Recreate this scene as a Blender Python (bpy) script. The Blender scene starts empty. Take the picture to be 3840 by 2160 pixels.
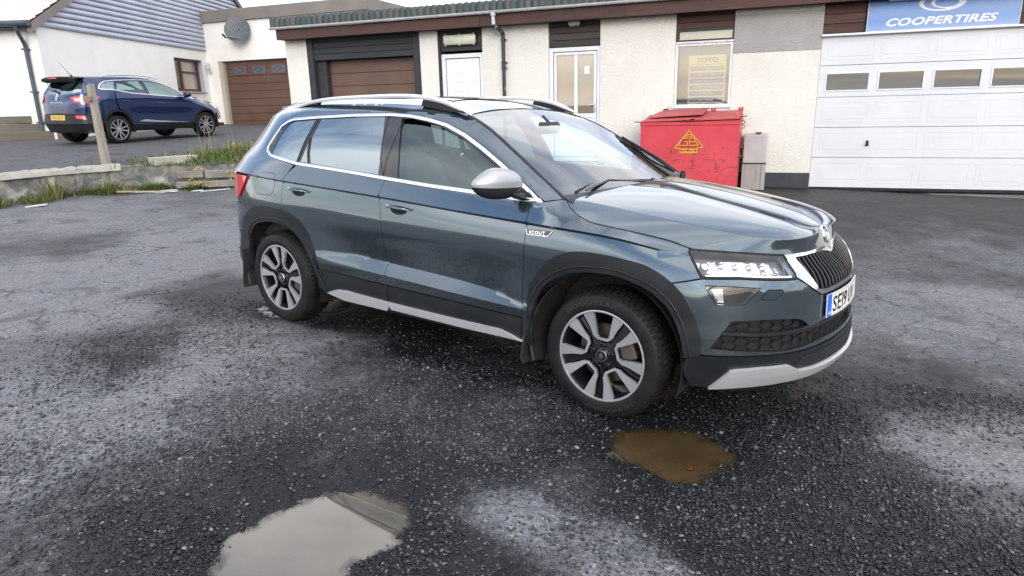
import bpy, math, random
import numpy as np
from mathutils import Matrix, Vector
from mathutils.geometry import delaunay_2d_cdt
random.seed(7); RNG = np.random.default_rng(7)
SC = bpy.context.scene; COL = SC.collection

# ---------------- camera ----------------
cam_d = bpy.data.cameras.new('camera'); cam = bpy.data.objects.new('camera', cam_d); COL.objects.link(cam)
cam_d.sensor_width = 36.0; cam_d.lens = 23.47; cam_d.clip_start = .05; cam_d.clip_end = 3000
_r = Vector((.9362293, .3506195, -.0232518)); _u = Vector((-.0717930, .2556383, .9641031)); _f = Vector((-.3439774, .9009523, -.2645081))
cam.matrix_world = Matrix(((_r.x, _u.x, -_f.x, .489233), (_r.y, _u.y, -_f.y, -3.966525), (_r.z, _u.z, -_f.z, 1.585918), (0, 0, 0, 1)))
SC.camera = cam

# ---------------- world, sun, exposure ----------------
SUN_EL, SUN_AZ = math.radians(22), math.radians(150)       # compass-like angle of the sun, from +Y towards +X
world = bpy.data.worlds.new('World'); SC.world = world; world.use_nodes = True
wn = world.node_tree.nodes; wl = world.node_tree.links; wn.clear()
def W(t, **k):
    n = wn.new(t)
    for a, b_ in k.items(): setattr(n, a, b_)
    return n
sky = W('ShaderNodeTexSky', sky_type='NISHITA', sun_disc=False)
sky.sun_elevation = SUN_EL; sky.sun_rotation = SUN_AZ; sky.air_density = 1.2; sky.dust_density = 1.5; sky.ozone_density = 1.6
geo = W('ShaderNodeNewGeometry')
sep = W('ShaderNodeSeparateXYZ'); tc = W('ShaderNodeTexCoord'); wl.new(tc.outputs['Generated'], sep.inputs[0])
zc = W('ShaderNodeMath', operation='MAXIMUM'); wl.new(sep.outputs[2], zc.inputs[0]); zc.inputs[1].default_value = 0.0
za = W('ShaderNodeMath', operation='ADD'); wl.new(zc.outputs[0], za.inputs[0]); za.inputs[1].default_value = .16
dx = W('ShaderNodeMath', operation='DIVIDE'); wl.new(sep.outputs[0], dx.inputs[0]); wl.new(za.outputs[0], dx.inputs[1])
dy = W('ShaderNodeMath', operation='DIVIDE'); wl.new(sep.outputs[1], dy.inputs[0]); wl.new(za.outputs[0], dy.inputs[1])
cmb = W('ShaderNodeCombineXYZ'); wl.new(dx.outputs[0], cmb.inputs[0]); wl.new(dy.outputs[0], cmb.inputs[1])
mp = W('ShaderNodeMapping'); wl.new(cmb.outputs[0], mp.inputs[0]); mp.inputs['Scale'].default_value = (.55, 1.25, 1); mp.inputs['Rotation'].default_value = (0, 0, 2.6); mp.inputs['Location'].default_value = (9, 3, 0)
n1 = W('ShaderNodeTexNoise'); wl.new(mp.outputs[0], n1.inputs['Vector']); n1.inputs['Scale'].default_value = 1.05; n1.inputs['Detail'].default_value = 9; n1.inputs['Roughness'].default_value = .56; n1.inputs['Distortion'].default_value = .55
r1 = W('ShaderNodeValToRGB'); wl.new(n1.outputs[0], r1.inputs[0])
r1.color_ramp.elements[0].position = .38; r1.color_ramp.elements[0].color = (.10, .10, .10, 1); r1.color_ramp.elements[1].position = .57; r1.color_ramp.elements[1].color = (1, 1, 1, 1)
n2 = W('ShaderNodeTexNoise'); wl.new(mp.outputs[0], n2.inputs['Vector']); n2.inputs['Scale'].default_value = .75; n2.inputs['Detail'].default_value = 4
r2 = W('ShaderNodeValToRGB'); wl.new(n2.outputs[0], r2.inputs[0])
r2.color_ramp.elements[0].position = .38; r2.color_ramp.elements[0].color = (6.0, 6.5, 7.6, 1); r2.color_ramp.elements[1].position = .62; r2.color_ramp.elements[1].color = (12.5, 12.0, 11.8, 1)
mx = W('ShaderNodeMix', data_type='RGBA'); wl.new(r1.outputs[0], mx.inputs[0]); gn = W('ShaderNodeMix', data_type='RGBA', blend_type='MULTIPLY'); gn.inputs[0].default_value = 1; wl.new(sky.outputs[0], gn.inputs[6]); gn.inputs[7].default_value = (1.35, 1.5, 1.75, 1); wl.new(gn.outputs[2], mx.inputs[6]); wl.new(r2.outputs[0], mx.inputs[7])
# pale band of cloud low down towards the horizon
hz = W('ShaderNodeMapRange'); wl.new(sep.outputs[2], hz.inputs[0]); hz.inputs[1].default_value = .16; hz.inputs[2].default_value = .0; hz.inputs[3].default_value = 0; hz.inputs[4].default_value = .6
mx2 = W('ShaderNodeMix', data_type='RGBA'); wl.new(hz.outputs[0], mx2.inputs[0]); wl.new(mx.outputs[2], mx2.inputs[6]); mx2.inputs[7].default_value = (9.2, 8.8, 8.2, 1)
bg = W('ShaderNodeBackground'); wl.new(mx2.outputs[2], bg.inputs[0]); bg.inputs[1].default_value = .10
wo = W('ShaderNodeOutputWorld'); wl.new(bg.outputs[0], wo.inputs[0])
sun_d = bpy.data.lights.new('sun', 'SUN'); sun = bpy.data.objects.new('sun', sun_d); COL.objects.link(sun)
sun_d.energy = .8; sun_d.angle = math.radians(25); sun_d.color = (1.0, .93, .84)
_d = Vector((math.sin(SUN_AZ)*math.cos(SUN_EL), math.cos(SUN_AZ)*math.cos(SUN_EL), math.sin(SUN_EL)))
sun.rotation_euler = _d.to_track_quat('Z', 'Y').to_euler()
SC.view_settings.view_transform = 'Standard'; SC.view_settings.look = 'None'
SC.view_settings.exposure = 1.12; SC.view_settings.gamma = 1; SC.view_settings.use_curve_mapping = False
SC.cycles.max_bounces = 8; SC.cycles.transparent_max_bounces = 12; SC.cycles.caustics_reflective = False; SC.cycles.caustics_refractive = False
# ---------------- materials ----------------
def L(nt, a, b_): nt.links.new(a, b_)
def newmat(name, col=(.5, .5, .5), rough=.5, metal=0., coat=0., spec=.5, emit=None, estr=1.):
    m = bpy.data.materials.new(name); m.use_nodes = True
    b_ = m.node_tree.nodes['Principled BSDF']
    b_.inputs['Base Color'].default_value = (*col, 1); b_.inputs['Roughness'].default_value = rough; b_.inputs['Metallic'].default_value = metal
    b_.inputs['Coat Weight'].default_value = coat; b_.inputs['Coat Roughness'].default_value = .03; b_.inputs['Specular IOR Level'].default_value = spec
    if emit: b_.inputs['Emission Color'].default_value = (*emit, 1); b_.inputs['Emission Strength'].default_value = estr
    return m
def N(m, t, **k):
    n = m.node_tree.nodes.new(t)
    for a, b_ in k.items():
        if a.startswith('i_'): n.inputs[a[2:].replace('_', ' ')].default_value = b_
        else: setattr(n, a, b_)
    return n
def bs(m): return m.node_tree.nodes['Principled BSDF']
def noise(m, scale, detail=6, rough=.55, coord='Object', vec=None, dist=0.):
    n = N(m, 'ShaderNodeTexNoise'); n.inputs['Scale'].default_value = scale; n.inputs['Detail'].default_value = detail; n.inputs['Roughness'].default_value = rough; n.inputs['Distortion'].default_value = dist
    if vec is None:
        t = N(m, 'ShaderNodeTexCoord'); vec = t.outputs[coord]
    L(m.node_tree, vec, n.inputs['Vector']); return n
def ramp(m, src, stops):
    r = N(m, 'ShaderNodeValToRGB'); L(m.node_tree, src, r.inputs[0]); e = r.color_ramp.elements
    while len(e) < len(stops): e.new(.5)
    for q, (p_, c) in zip(e, stops): q.position = p_; q.color = (*c, 1) if len(c) == 3 else c
    return r
def mixc(m, fac, a, b_, blend='MIX'):
    x = N(m, 'ShaderNodeMix', data_type='RGBA', blend_type=blend)
    for s_, i in ((fac, 0), (a, 6), (b_, 7)):
        if hasattr(s_, 'is_output') or hasattr(s_, 'links'): L(m.node_tree, s_, x.inputs[i])
        elif i == 0: x.inputs[0].default_value = s_
        else: x.inputs[i].default_value = (*s_, 1)
    return x.outputs[2]
def bump(m, src, strength=.3, dist=.01, prev=None):
    b_ = N(m, 'ShaderNodeBump'); b_.inputs['Strength'].default_value = strength; b_.inputs['Distance'].default_value = dist
    L(m.node_tree, src, b_.inputs['Height'])
    if prev is not None: L(m.node_tree, prev, b_.inputs['Normal'])
    return b_.outputs[0]
def mottled(name, c0, c1, scale=3., rough=.6, rvar=.15, bstr=0., bdist=.005, bscale=40., metal=0., p0=.35, p1=.65, detail=8, coat=0.):
    m = newmat(name, c0, rough, metal, coat); n = noise(m, scale, detail, .6)
    r = ramp(m, n.outputs[0], [(p0, c0), (p1, c1)]); L(m.node_tree, r.outputs[0], bs(m).inputs['Base Color'])
    n2 = noise(m, scale*2.3, 5); rr = N(m, 'ShaderNodeMapRange'); L(m.node_tree, n2.outputs[0], rr.inputs[0]); rr.inputs[3].default_value = rough-rvar; rr.inputs[4].default_value = rough+rvar
    L(m.node_tree, rr.outputs[0], bs(m).inputs['Roughness'])
    if bstr: L(m.node_tree, bump(m, noise(m, bscale, 6).outputs[0], bstr, bdist), bs(m).inputs['Normal'])
    return m
def glassmat(name, tint, refl=(1, 1, 1), f0=.06, rough=.01, dirt=0.):
    m = bpy.data.materials.new(name); m.use_nodes = True; nt = m.node_tree; nt.nodes.clear()
    o = nt.nodes.new('ShaderNodeOutputMaterial'); tr = nt.nodes.new('ShaderNodeBsdfTransparent'); tr.inputs[0].default_value = (*tint, 1)
    gl = nt.nodes.new('ShaderNodeBsdfGlossy'); gl.inputs[0].default_value = (*refl, 1); gl.inputs['Roughness'].default_value = rough
    gm = nt.nodes.new('ShaderNodeNewGeometry'); dt = nt.nodes.new('ShaderNodeVectorMath'); dt.operation = 'DOT_PRODUCT'; nt.links.new(gm.outputs['Normal'], dt.inputs[0]); nt.links.new(gm.outputs['Incoming'], dt.inputs[1])
    ab = nt.nodes.new('ShaderNodeMath'); ab.operation = 'ABSOLUTE'; nt.links.new(dt.outputs['Value'], ab.inputs[0]); on = nt.nodes.new('ShaderNodeMath'); on.operation = 'SUBTRACT'; on.inputs[0].default_value = 1; nt.links.new(ab.outputs[0], on.inputs[1])
    pw = nt.nodes.new('ShaderNodeMath'); pw.operation = 'POWER'; nt.links.new(on.outputs[0], pw.inputs[0]); pw.inputs[1].default_value = 5
    mr = nt.nodes.new('ShaderNodeMapRange'); nt.links.new(pw.outputs[0], mr.inputs[0]); mr.inputs[3].default_value = f0; mr.inputs[4].default_value = 1
    ms = nt.nodes.new('ShaderNodeMixShader'); nt.links.new(mr.outputs[0], ms.inputs[0]); nt.links.new(tr.outputs[0], ms.inputs[1]); nt.links.new(gl.outputs[0], ms.inputs[2])
    last = ms.outputs[0]
    if dirt:
        df = nt.nodes.new('ShaderNodeBsdfDiffuse'); df.inputs[0].default_value = (.6, .6, .58, 1); m2 = nt.nodes.new('ShaderNodeMixShader'); m2.inputs[0].default_value = dirt
        nt.links.new(last, m2.inputs[1]); nt.links.new(df.outputs[0], m2.inputs[2]); last = m2.outputs[0]
    nt.links.new(last, o.inputs[0]); return m

# ---------------- meshes ----------------
def mk(name, V, F, mat, parent=None, smooth=None, kind=None):
    me = bpy.data.meshes.new(name)
    V = np.asarray(V, float).reshape(-1, 3)
    if isinstance(F, np.ndarray):
        n, k = F.shape
        me.vertices.add(len(V)); me.vertices.foreach_set('co', V.ravel()); me.loops.add(n*k); me.loops.foreach_set('vertex_index', F.ravel().astype(np.int32))
        me.polygons.add(n); me.polygons.foreach_set('loop_start', np.arange(0, n*k, k, dtype=np.int32)); me.update(calc_edges=True)
    else: me.from_pydata([tuple(v) for v in V], [], [tuple(f_) for f_ in F])
    if smooth is not None:
        me.polygons.foreach_set('use_smooth', np.ones(len(me.polygons), bool))
        if smooth < 179: me.set_sharp_from_angle(angle=math.radians(smooth))
    me.validate()
    if mat is not None: me.materials.append(mat)
    o = bpy.data.objects.new(name, me); COL.objects.link(o)
    if parent is not None: o.parent = parent
    if kind: o['kind'] = kind
    return o
def tag(o, label=None, cat=None, group=None, kind=None):
    if label: o['label'] = label
    if cat: o['category'] = cat
    if group: o['group'] = group
    if kind: o['kind'] = kind
    return o
def empty(name, loc=(0, 0, 0), rz=0., label=None, cat=None, group=None):
    o = bpy.data.objects.new(name, None); COL.objects.link(o); o.location = loc; o.rotation_euler = (0, 0, rz); o.empty_display_size = .2
    return tag(o, label, cat, group)
class MB:
    "collects shapes into one mesh"
    def __init__(s): s.V = []; s.F = []
    def add(s, V, F):
        n = len(s.V); s.V += [tuple(v) for v in V]; s.F += [tuple(i+n for i in f_) for f_ in F]; return s
    def box(s, a, b_, bev=0.):
        x0, x1 = sorted((a[0], b_[0])); y0, y1 = sorted((a[1], b_[1])); z0, z1 = sorted((a[2], b_[2]))
        bev = min(bev, .45*min(x1-x0, y1-y0, z1-z0))
        if bev <= 0:
            V = [(x, y, z) for x in (x0, x1) for y in (y0, y1) for z in (z0, z1)]
            return s.add(V, [(0, 1, 3, 2), (4, 6, 7, 5), (0, 4, 5, 1), (2, 3, 7, 6), (0, 2, 6, 4), (1, 5, 7, 3)])
        V = []; idx = {}
        X = ((x0, x0+bev), (x1, x1-bev)); Y = ((y0, y0+bev), (y1, y1-bev)); Z = ((z0, z0+bev), (z1, z1-bev))
        for i in (0, 1):
            for j in (0, 1):
                for k in (0, 1):
                    idx[i, j, k] = len(V)
                    V += [(X[i][0], Y[j][1], Z[k][1]), (X[i][1], Y[j][0], Z[k][1]), (X[i][1], Y[j][1], Z[k][0])]
        g = lambda i, j, k, a: idx[i, j, k]+a
        F = []
        for i in (0, 1):
            q = [g(i, 0, 0, 0), g(i, 1, 0, 0), g(i, 1, 1, 0), g(i, 0, 1, 0)]; F.append(q if i else q[::-1])
            q = [g(0, i, 0, 1), g(0, i, 1, 1), g(1, i, 1, 1), g(1, i, 0, 1)]; F.append(q if i else q[::-1])
            q = [g(0, 0, i, 2), g(1, 0, i, 2), g(1, 1, i, 2), g(0, 1, i, 2)]; F.append(q if i else q[::-1])
        for j in (0, 1):
            for k in (0, 1):
                q = [g(0, j, k, 1), g(1, j, k, 1), g(1, j, k, 2), g(0, j, k, 2)]; F.append(q if (j ^ k) else q[::-1])
                q = [g(j, 0, k, 0), g(j, 1, k, 0), g(j, 1, k, 2), g(j, 0, k, 2)]; F.append(q[::-1] if (j ^ k) else q)
                q = [g(j, k, 0, 0), g(j, k, 1, 0), g(j, k, 1, 1), g(j, k, 0, 1)]; F.append(q if (j ^ k) else q[::-1])
        for i in (0, 1):
            for j in (0, 1):
                for k in (0, 1):
                    q = [g(i, j, k, 0), g(i, j, k, 1), g(i, j, k, 2)]; F.append(q if (i+j+k) % 2 else q[::-1])
        return s.add(V, F)
    def tube(s, P, r, n=10, caps=True, ry=None, up=(0, 0, 1)):
        P = [np.array(q, float) for q in P]; R_ = r if hasattr(r, '__len__') else [r]*len(P); base = len(s.V)
        for i, q in enumerate(P):
            t = P[min(i+1, len(P)-1)] - P[max(i-1, 0)]; t = t/np.linalg.norm(t)
            a = np.cross(t, up)
            if np.linalg.norm(a) < 1e-3: a = np.cross(t, (1, 0, 0))
            a /= np.linalg.norm(a); b_ = np.cross(a, t); rr = R_[i]; r2 = rr if ry is None else rr*ry
            for k in range(n):
                w = 2*math.pi*k/n; s.V.append(tuple(q + a*math.cos(w)*rr + b_*math.sin(w)*r2))
        for i in range(len(P)-1):
            for k in range(n):
                a = base+i*n+k; b_ = base+i*n+(k+1) % n; s.F.append((a, b_, b_+n, a+n))
        if caps: s.F.append(tuple(base+k for k in range(n))[::-1]); s.F.append(tuple(base+(len(P)-1)*n+k for k in range(n)))
        return s
    def lathe(s, prof, n=32, axis='z', c=(0, 0, 0), closed=False):
        base = len(s.V); m = len(prof)
        for k in range(n):
            w = 2*math.pi*k/n
            for (r, h) in prof:
                if axis == 'z': v = (r*math.cos(w), r*math.sin(w), h)
                elif axis == 'y': v = (r*math.cos(w), -h, r*math.sin(w))
                else: v = (h, r*math.cos(w), r*math.sin(w))
                s.V.append((v[0]+c[0], v[1]+c[1], v[2]+c[2]))
        mm = m if closed else m-1
        for k in range(n):
            for i in range(mm):
                a = base+k*m+i; b_ = base+k*m+(i+1) % m; c_ = base+((k+1) % n)*m+(i+1) % m; d = base+((k+1) % n)*m+i
                s.F.append((a, b_, c_, d))
        return s
    def prism(s, poly, fn, d):
        "poly 2-D, fn maps (u,v,w) to 3-D, extruded from w=0 to w=d"
        n = len(poly); V = [fn(u, v, 0) for u, v in poly]+[fn(u, v, d) for u, v in poly]
        F = [tuple(range(n))[::-1], tuple(range(n, 2*n))]+[(i, (i+1) % n, n+(i+1) % n, n+i) for i in range(n)]
        return s.add(V, F)
    def build(s, name, mat, parent=None, smooth=None, kind=None): return mk(name, s.V, s.F, mat, parent, smooth, kind)
def inpoly(P, poly):
    x, y = P[:, 0], P[:, 1]; c = np.zeros(len(P), bool); n = len(poly)
    for i in range(n):
        x1, y1 = poly[i]; x2, y2 = poly[(i+1) % n]
        if y1 == y2: continue
        k = ((y1 > y) != (y2 > y)) & (x < (x2-x1)*(y-y1)/(y2-y1)+x1); c ^= k
    return c
def densify(poly, step, closed=True):
    out = []; n = len(poly)
    for i in range(n if closed else n-1):
        a = np.array(poly[i][:2], float); b_ = np.array(poly[(i+1) % n][:2], float); k = max(1, int(math.ceil(np.linalg.norm(b_-a)/step)))
        for j in range(k): out.append(a+(b_-a)*j/k)
    if not closed: out.append(np.array(poly[-1][:2], float))
    return np.array(out)
def shrink(P, d):
    if d == 0: return P
    A = np.roll(P, 1, 0); B = np.roll(P, -1, 0); t = B-A; t /= np.maximum(np.linalg.norm(t, axis=1, keepdims=True), 1e-9)
    nrm = np.stack([-t[:, 1], t[:, 0]], 1); area = .5*np.sum(P[:, 0]*B[:, 1]-B[:, 0]*P[:, 1])
    return P+nrm*d*(1 if area > 0 else -1)
def spline(P, k=4, closed=False):
    "Catmull-Rom through the points"
    P = np.array(P, float); n = len(P); out = []
    for i in range(n if closed else n-1):
        p0 = P[(i-1) % n] if closed or i > 0 else 2*P[0]-P[1]; p1 = P[i]; p2 = P[(i+1) % n]; p3 = P[(i+2) % n] if closed or i+2 < n else 2*P[-1]-P[-2]
        for j in range(k):
            t = j/k; out.append(.5*((2*p1)+(-p0+p2)*t+(2*p0-5*p1+4*p2-p3)*t*t+(-p0+3*p1-3*p2+p3)*t**3))
    if not closed: out.append(P[-1])
    return np.array(out)
def patch2d(poly, holes, step, lines=()):
    "constrained triangulation of a polygon with holes; returns 2-D points and triangles"
    P = [np.asarray(poly)]; E = []; n = len(poly); E += [(i, (i+1) % n) for i in range(n)]
    for h in holes:
        b_ = sum(len(q) for q in P); P.append(np.asarray(h)); E += [(b_+i, b_+(i+1) % len(h)) for i in range(len(h))]
    allb = np.concatenate(P); lp = []
    for ln in lines:
        ok = inpoly(ln, poly)
        b_ = sum(len(q) for q in P); sel = np.nonzero(ok)[0]
        if len(sel) < 2: continue
        P.append(ln[sel]); lp.append(ln[sel])
        for a in range(len(sel)-1):
            if sel[a+1] == sel[a]+1: E.append((b_+a, b_+a+1))
    lo = allb.min(0); hi = allb.max(0)
    gx = np.arange(lo[0]+step*.5, hi[0], step); gy = np.arange(lo[1]+step*.5, hi[1], step)
    if len(gx) and len(gy):
        G = np.stack(np.meshgrid(gx, gy), -1).reshape(-1, 2); ok = inpoly(G, poly)
        for h in holes: ok &= ~inpoly(G, h)
        G = G[ok]; Q = np.concatenate([allb]+lp) if lp else allb
        if len(G):
            keep = np.ones(len(G), bool)
            for c in range(0, len(G), 2000):
                d = ((G[c:c+2000, None]-Q[None])**2).sum(-1).min(1); keep[c:c+2000] = d > (step*.42)**2
            P.append(G[keep])
    A = np.concatenate(P)
    v, e_, f_, *_ = delaunay_2d_cdt([Vector(map(float, q)) for q in A], E, [], 0, 1e-6)
    v = np.array([tuple(q) for q in v]); f_ = np.array([q for q in f_ if len(q) == 3])
    c = v[f_].mean(1); ok = inpoly(c, poly)
    for h in holes: ok &= ~inpoly(c, h)
    f_ = f_[ok]; a = v[f_]; ar = np.cross(a[:, 1]-a[:, 0], a[:, 2]-a[:, 0]); f_ = f_[np.abs(ar) > 1e-9]
    a = v[f_]; ar = np.cross(a[:, 1]-a[:, 0], a[:, 2]-a[:, 0]); f_[ar < 0] = f_[ar < 0][:, ::-1]
    return v, f_
def boundary(F):
    from collections import Counter
    e = {}
    for t in F:
        for i in range(3):
            a, b_ = int(t[i]), int(t[(i+1) % 3]); k = (min(a, b_), max(a, b_)); e.setdefault(k, []).append((a, b_))
    return [q[0] for q in e.values() if len(q) == 1]
_font_cache = {}
def text2d(s_, size=1., shear=0., spacing=1., bold=0.):
    cu = bpy.data.curves.new('lettering', 'FONT'); cu.body = s_; cu.size = size; cu.shear = shear; cu.space_character = spacing; cu.offset = bold; cu.resolution_u = 3; cu.fill_mode = 'FRONT'
    o = bpy.data.objects.new('lettering', cu); COL.objects.link(o); dg = bpy.context.evaluated_depsgraph_get(); me = bpy.data.meshes.new_from_object(o.evaluated_get(dg))
    V = np.array([tuple(v.co) for v in me.vertices]).reshape(-1, 3); F = [tuple(p_.vertices) for p_ in me.polygons]
    bpy.data.objects.remove(o); bpy.data.curves.remove(cu); bpy.data.meshes.remove(me)
    return V[:, :2], F
def textmesh(name, s_, fn, mat, parent, width=None, height=None, shear=0., spacing=1., bold=0., thick=None):
    "flat lettering centred at the origin of (u,v); fn maps arrays u,v,w to 3-D"
    V, F = text2d(s_, 1., shear, spacing, bold); lo = V.min(0); hi = V.max(0); V = V-(lo+hi)/2; sz = hi-lo
    if width and height: V = V*np.array([width/sz[0], height/sz[1]])
    elif width: V = V*(width/sz[0])
    else: V = V*(height/sz[1])
    return mk(name, fn(V[:, 0], V[:, 1]), F, mat, parent)
# ---- car surface functions (numpy) ----
def pchip(xs, ys):
    xs = np.asarray(xs, float); ys = np.asarray(ys, float)
    h = np.diff(xs); dl = np.diff(ys) / h
    m = np.zeros_like(ys)
    for i in range(1, len(xs) - 1):
        if dl[i-1] * dl[i] > 0:
            w1 = 2*h[i] + h[i-1]; w2 = h[i] + 2*h[i-1]
            m[i] = (w1 + w2) / (w1/dl[i-1] + w2/dl[i])
    m[0] = dl[0]; m[-1] = dl[-1]
    def fn(x):
        x = np.clip(np.asarray(x, float), xs[0], xs[-1])
        i = np.clip(np.searchsorted(xs, x) - 1, 0, len(xs) - 2)
        t = (x - xs[i]) / h[i]; t2 = t*t; t3 = t2*t
        return (2*t3-3*t2+1)*ys[i] + (t3-2*t2+t)*h[i]*m[i] + (-2*t3+3*t2)*ys[i+1] + (t3-t2)*h[i]*m[i+1]
    return fn
def catmull(xs, ys):
    xs = np.asarray(xs, float); ys = np.asarray(ys, float)
    m = np.gradient(ys, xs); h = np.diff(xs)
    def fn(x):
        x = np.asarray(x, float)
        i = np.clip(np.searchsorted(xs, x) - 1, 0, len(xs) - 2)
        t = (x - xs[i]) / h[i]; t2 = t*t; t3 = t2*t
        return (2*t3-3*t2+1)*ys[i] + (t3-2*t2+t)*h[i]*m[i] + (-2*t3+3*t2)*ys[i+1] + (t3-t2)*h[i]*m[i+1]
    return fn
class Surface:
    "right-hand half of a car body: s runs along the plan contour (s = x on the straight part), z is height"
    def __init__(self, plan, rows, i0):
        q = [0.]
        for a, b_ in zip(plan[:-1], plan[1:]): q.append(q[-1] + math.hypot(b_[0]-a[0], b_[1]-a[1]))
        q = np.array(q); q = q - q[i0] + plan[i0][0]; self.smin, self.smax = float(q[0]), float(q[-1])
        self.fine = np.linspace(self.smin, self.smax, 1601); cx = catmull(q, [p_[0] for p_ in plan])(self.fine); cy = catmull(q, [p_[1] for p_ in plan])(self.fine)
        k = np.hanning(121); k /= k.sum(); n = 60
        def sm(a, odd):
            l = (2*a[0]-a[n:0:-1]) if odd else a[n:0:-1]; r_ = (2*a[-1]-a[-2:-n-2:-1]) if odd else a[-2:-n-2:-1]
            return np.convolve(np.r_[l, a, r_], k, 'valid')
        self.cx = sm(cx, False); self.cy = sm(cy, True); self.tx = np.gradient(self.cx, self.fine); self.ty = np.gradient(self.cy, self.fine)
        self.rows = rows; self.names = [r_[0] for r_ in rows]; self.sharp = [r_[1] for r_ in rows]
        self.rz = [pchip([p_[0] for p_ in r_[2]], [p_[1] for p_ in r_[2]]) for r_ in rows]
        self.rd = [pchip([p_[0] for p_ in r_[2]], [p_[2] for p_ in r_[2]]) for r_ in rows]
    def row_z(self, name, s): return self.rz[self.names.index(name)](s)
    def contour(self, s):
        x = np.interp(s, self.fine, self.cx); y = np.interp(s, self.fine, self.cy); tx = np.interp(s, self.fine, self.tx); ty = np.interp(s, self.fine, self.ty); l = np.hypot(tx, ty)
        return x, y, ty/l, -tx/l
    def inset(self, s, z):
        s = np.atleast_1d(np.asarray(s, float)); z = np.atleast_1d(np.asarray(z, float))
        Z = np.array([f_(s) for f_ in self.rz]); D = np.array([f_(s) for f_ in self.rd])   # rows x n
        Z = np.maximum.accumulate(Z + np.arange(len(Z))[:, None]*1e-5, axis=0)
        n = len(Z); h = np.maximum(np.diff(Z, axis=0), 1e-5); dl = np.diff(D, axis=0) / h
        # one-sided tangents at sharp rows, harmonic at smooth rows
        ml = np.zeros_like(Z); mr = np.zeros_like(Z)
        ml[0] = mr[0] = dl[0]; ml[-1] = mr[-1] = dl[-1]
        for i in range(1, n-1):
            if self.sharp[i]: ml[i] = dl[i-1]; mr[i] = dl[i]
            else:
                w = h[i-1]/(h[i-1]+h[i]); m = dl[i-1]*(1-w) + dl[i]*w
                ml[i] = mr[i] = m
        for i in range(1, n-1):                                   # sharp row next to a smooth one: parabola end
            if self.sharp[i] and not self.sharp[i-1]: ml[i] = 1.5*dl[i-1] - .5*mr[i-1]
            if self.sharp[i] and not self.sharp[i+1]: mr[i] = 1.5*dl[i] - .5*ml[i+1]
        zz = np.clip(z, Z[0]-.1, Z[-1]+.1)
        idx = np.clip((zz[None] >= Z).sum(0)-1, 0, n-2); c = np.arange(len(s))
        t = (zz - Z[idx, c]) / h[idx, c]
        t = np.clip(t, -3, 3)
        t_in = np.clip(t, 0, 1); t2 = t_in*t_in; t3 = t2*t_in; H = h[idx, c]
        v = (2*t3-3*t2+1)*D[idx, c] + (t3-2*t2+t_in)*H*mr[idx, c] + (-2*t3+3*t2)*D[idx+1, c] + (t3-t2)*H*ml[idx+1, c]
        return v + (t - t_in)*H*dl[idx, c]
    def body(self, s, z, off=0.):
        s = np.atleast_1d(np.asarray(s, float)); z = np.atleast_1d(np.asarray(z, float))
        s, z = np.broadcast_arrays(s, z)
        def raw(s, z):
            x, y, nx, ny = self.contour(s); d = self.inset(s, z)
            return np.stack([x - nx*d, y - ny*d, z + 0*x], -1)
        P = raw(s, z)
        if np.any(off):
            e = .002
            a = raw(s+e, z) - raw(s-e, z); b_ = raw(s, z+e) - raw(s, z-e)
            n = np.cross(a, b_); n /= np.maximum(np.linalg.norm(n, axis=1, keepdims=True), 1e-9)
            x, y, nx, ny = self.contour(s)
            sgn = np.sign(n[:, 0]*nx + n[:, 1]*ny); sgn[sgn == 0] = 1
            P = P + n*sgn[:, None]*np.broadcast_to(off, s.shape)[:, None]
        return P
# plan contour of the right-hand half: x, y  (front = +x, right side = -y)
PLAN = [(-3.56, 0), (-3.55, -.25), (-3.50, -.5), (-3.42, -.68), (-3.26, -.82), (-3.02, -.895), (-2.7, -.922), (-2.2, -.925), (-1.3, -.925), (-.4, -.925),
        (0, -.928), (.25, -.928), (.40, -.918), (.50, -.888), (.60, -.835), (.715, -.745), (.80, -.65), (.858, -.56), (.912, -.40), (.95, -.2), (.963, 0)]
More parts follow.
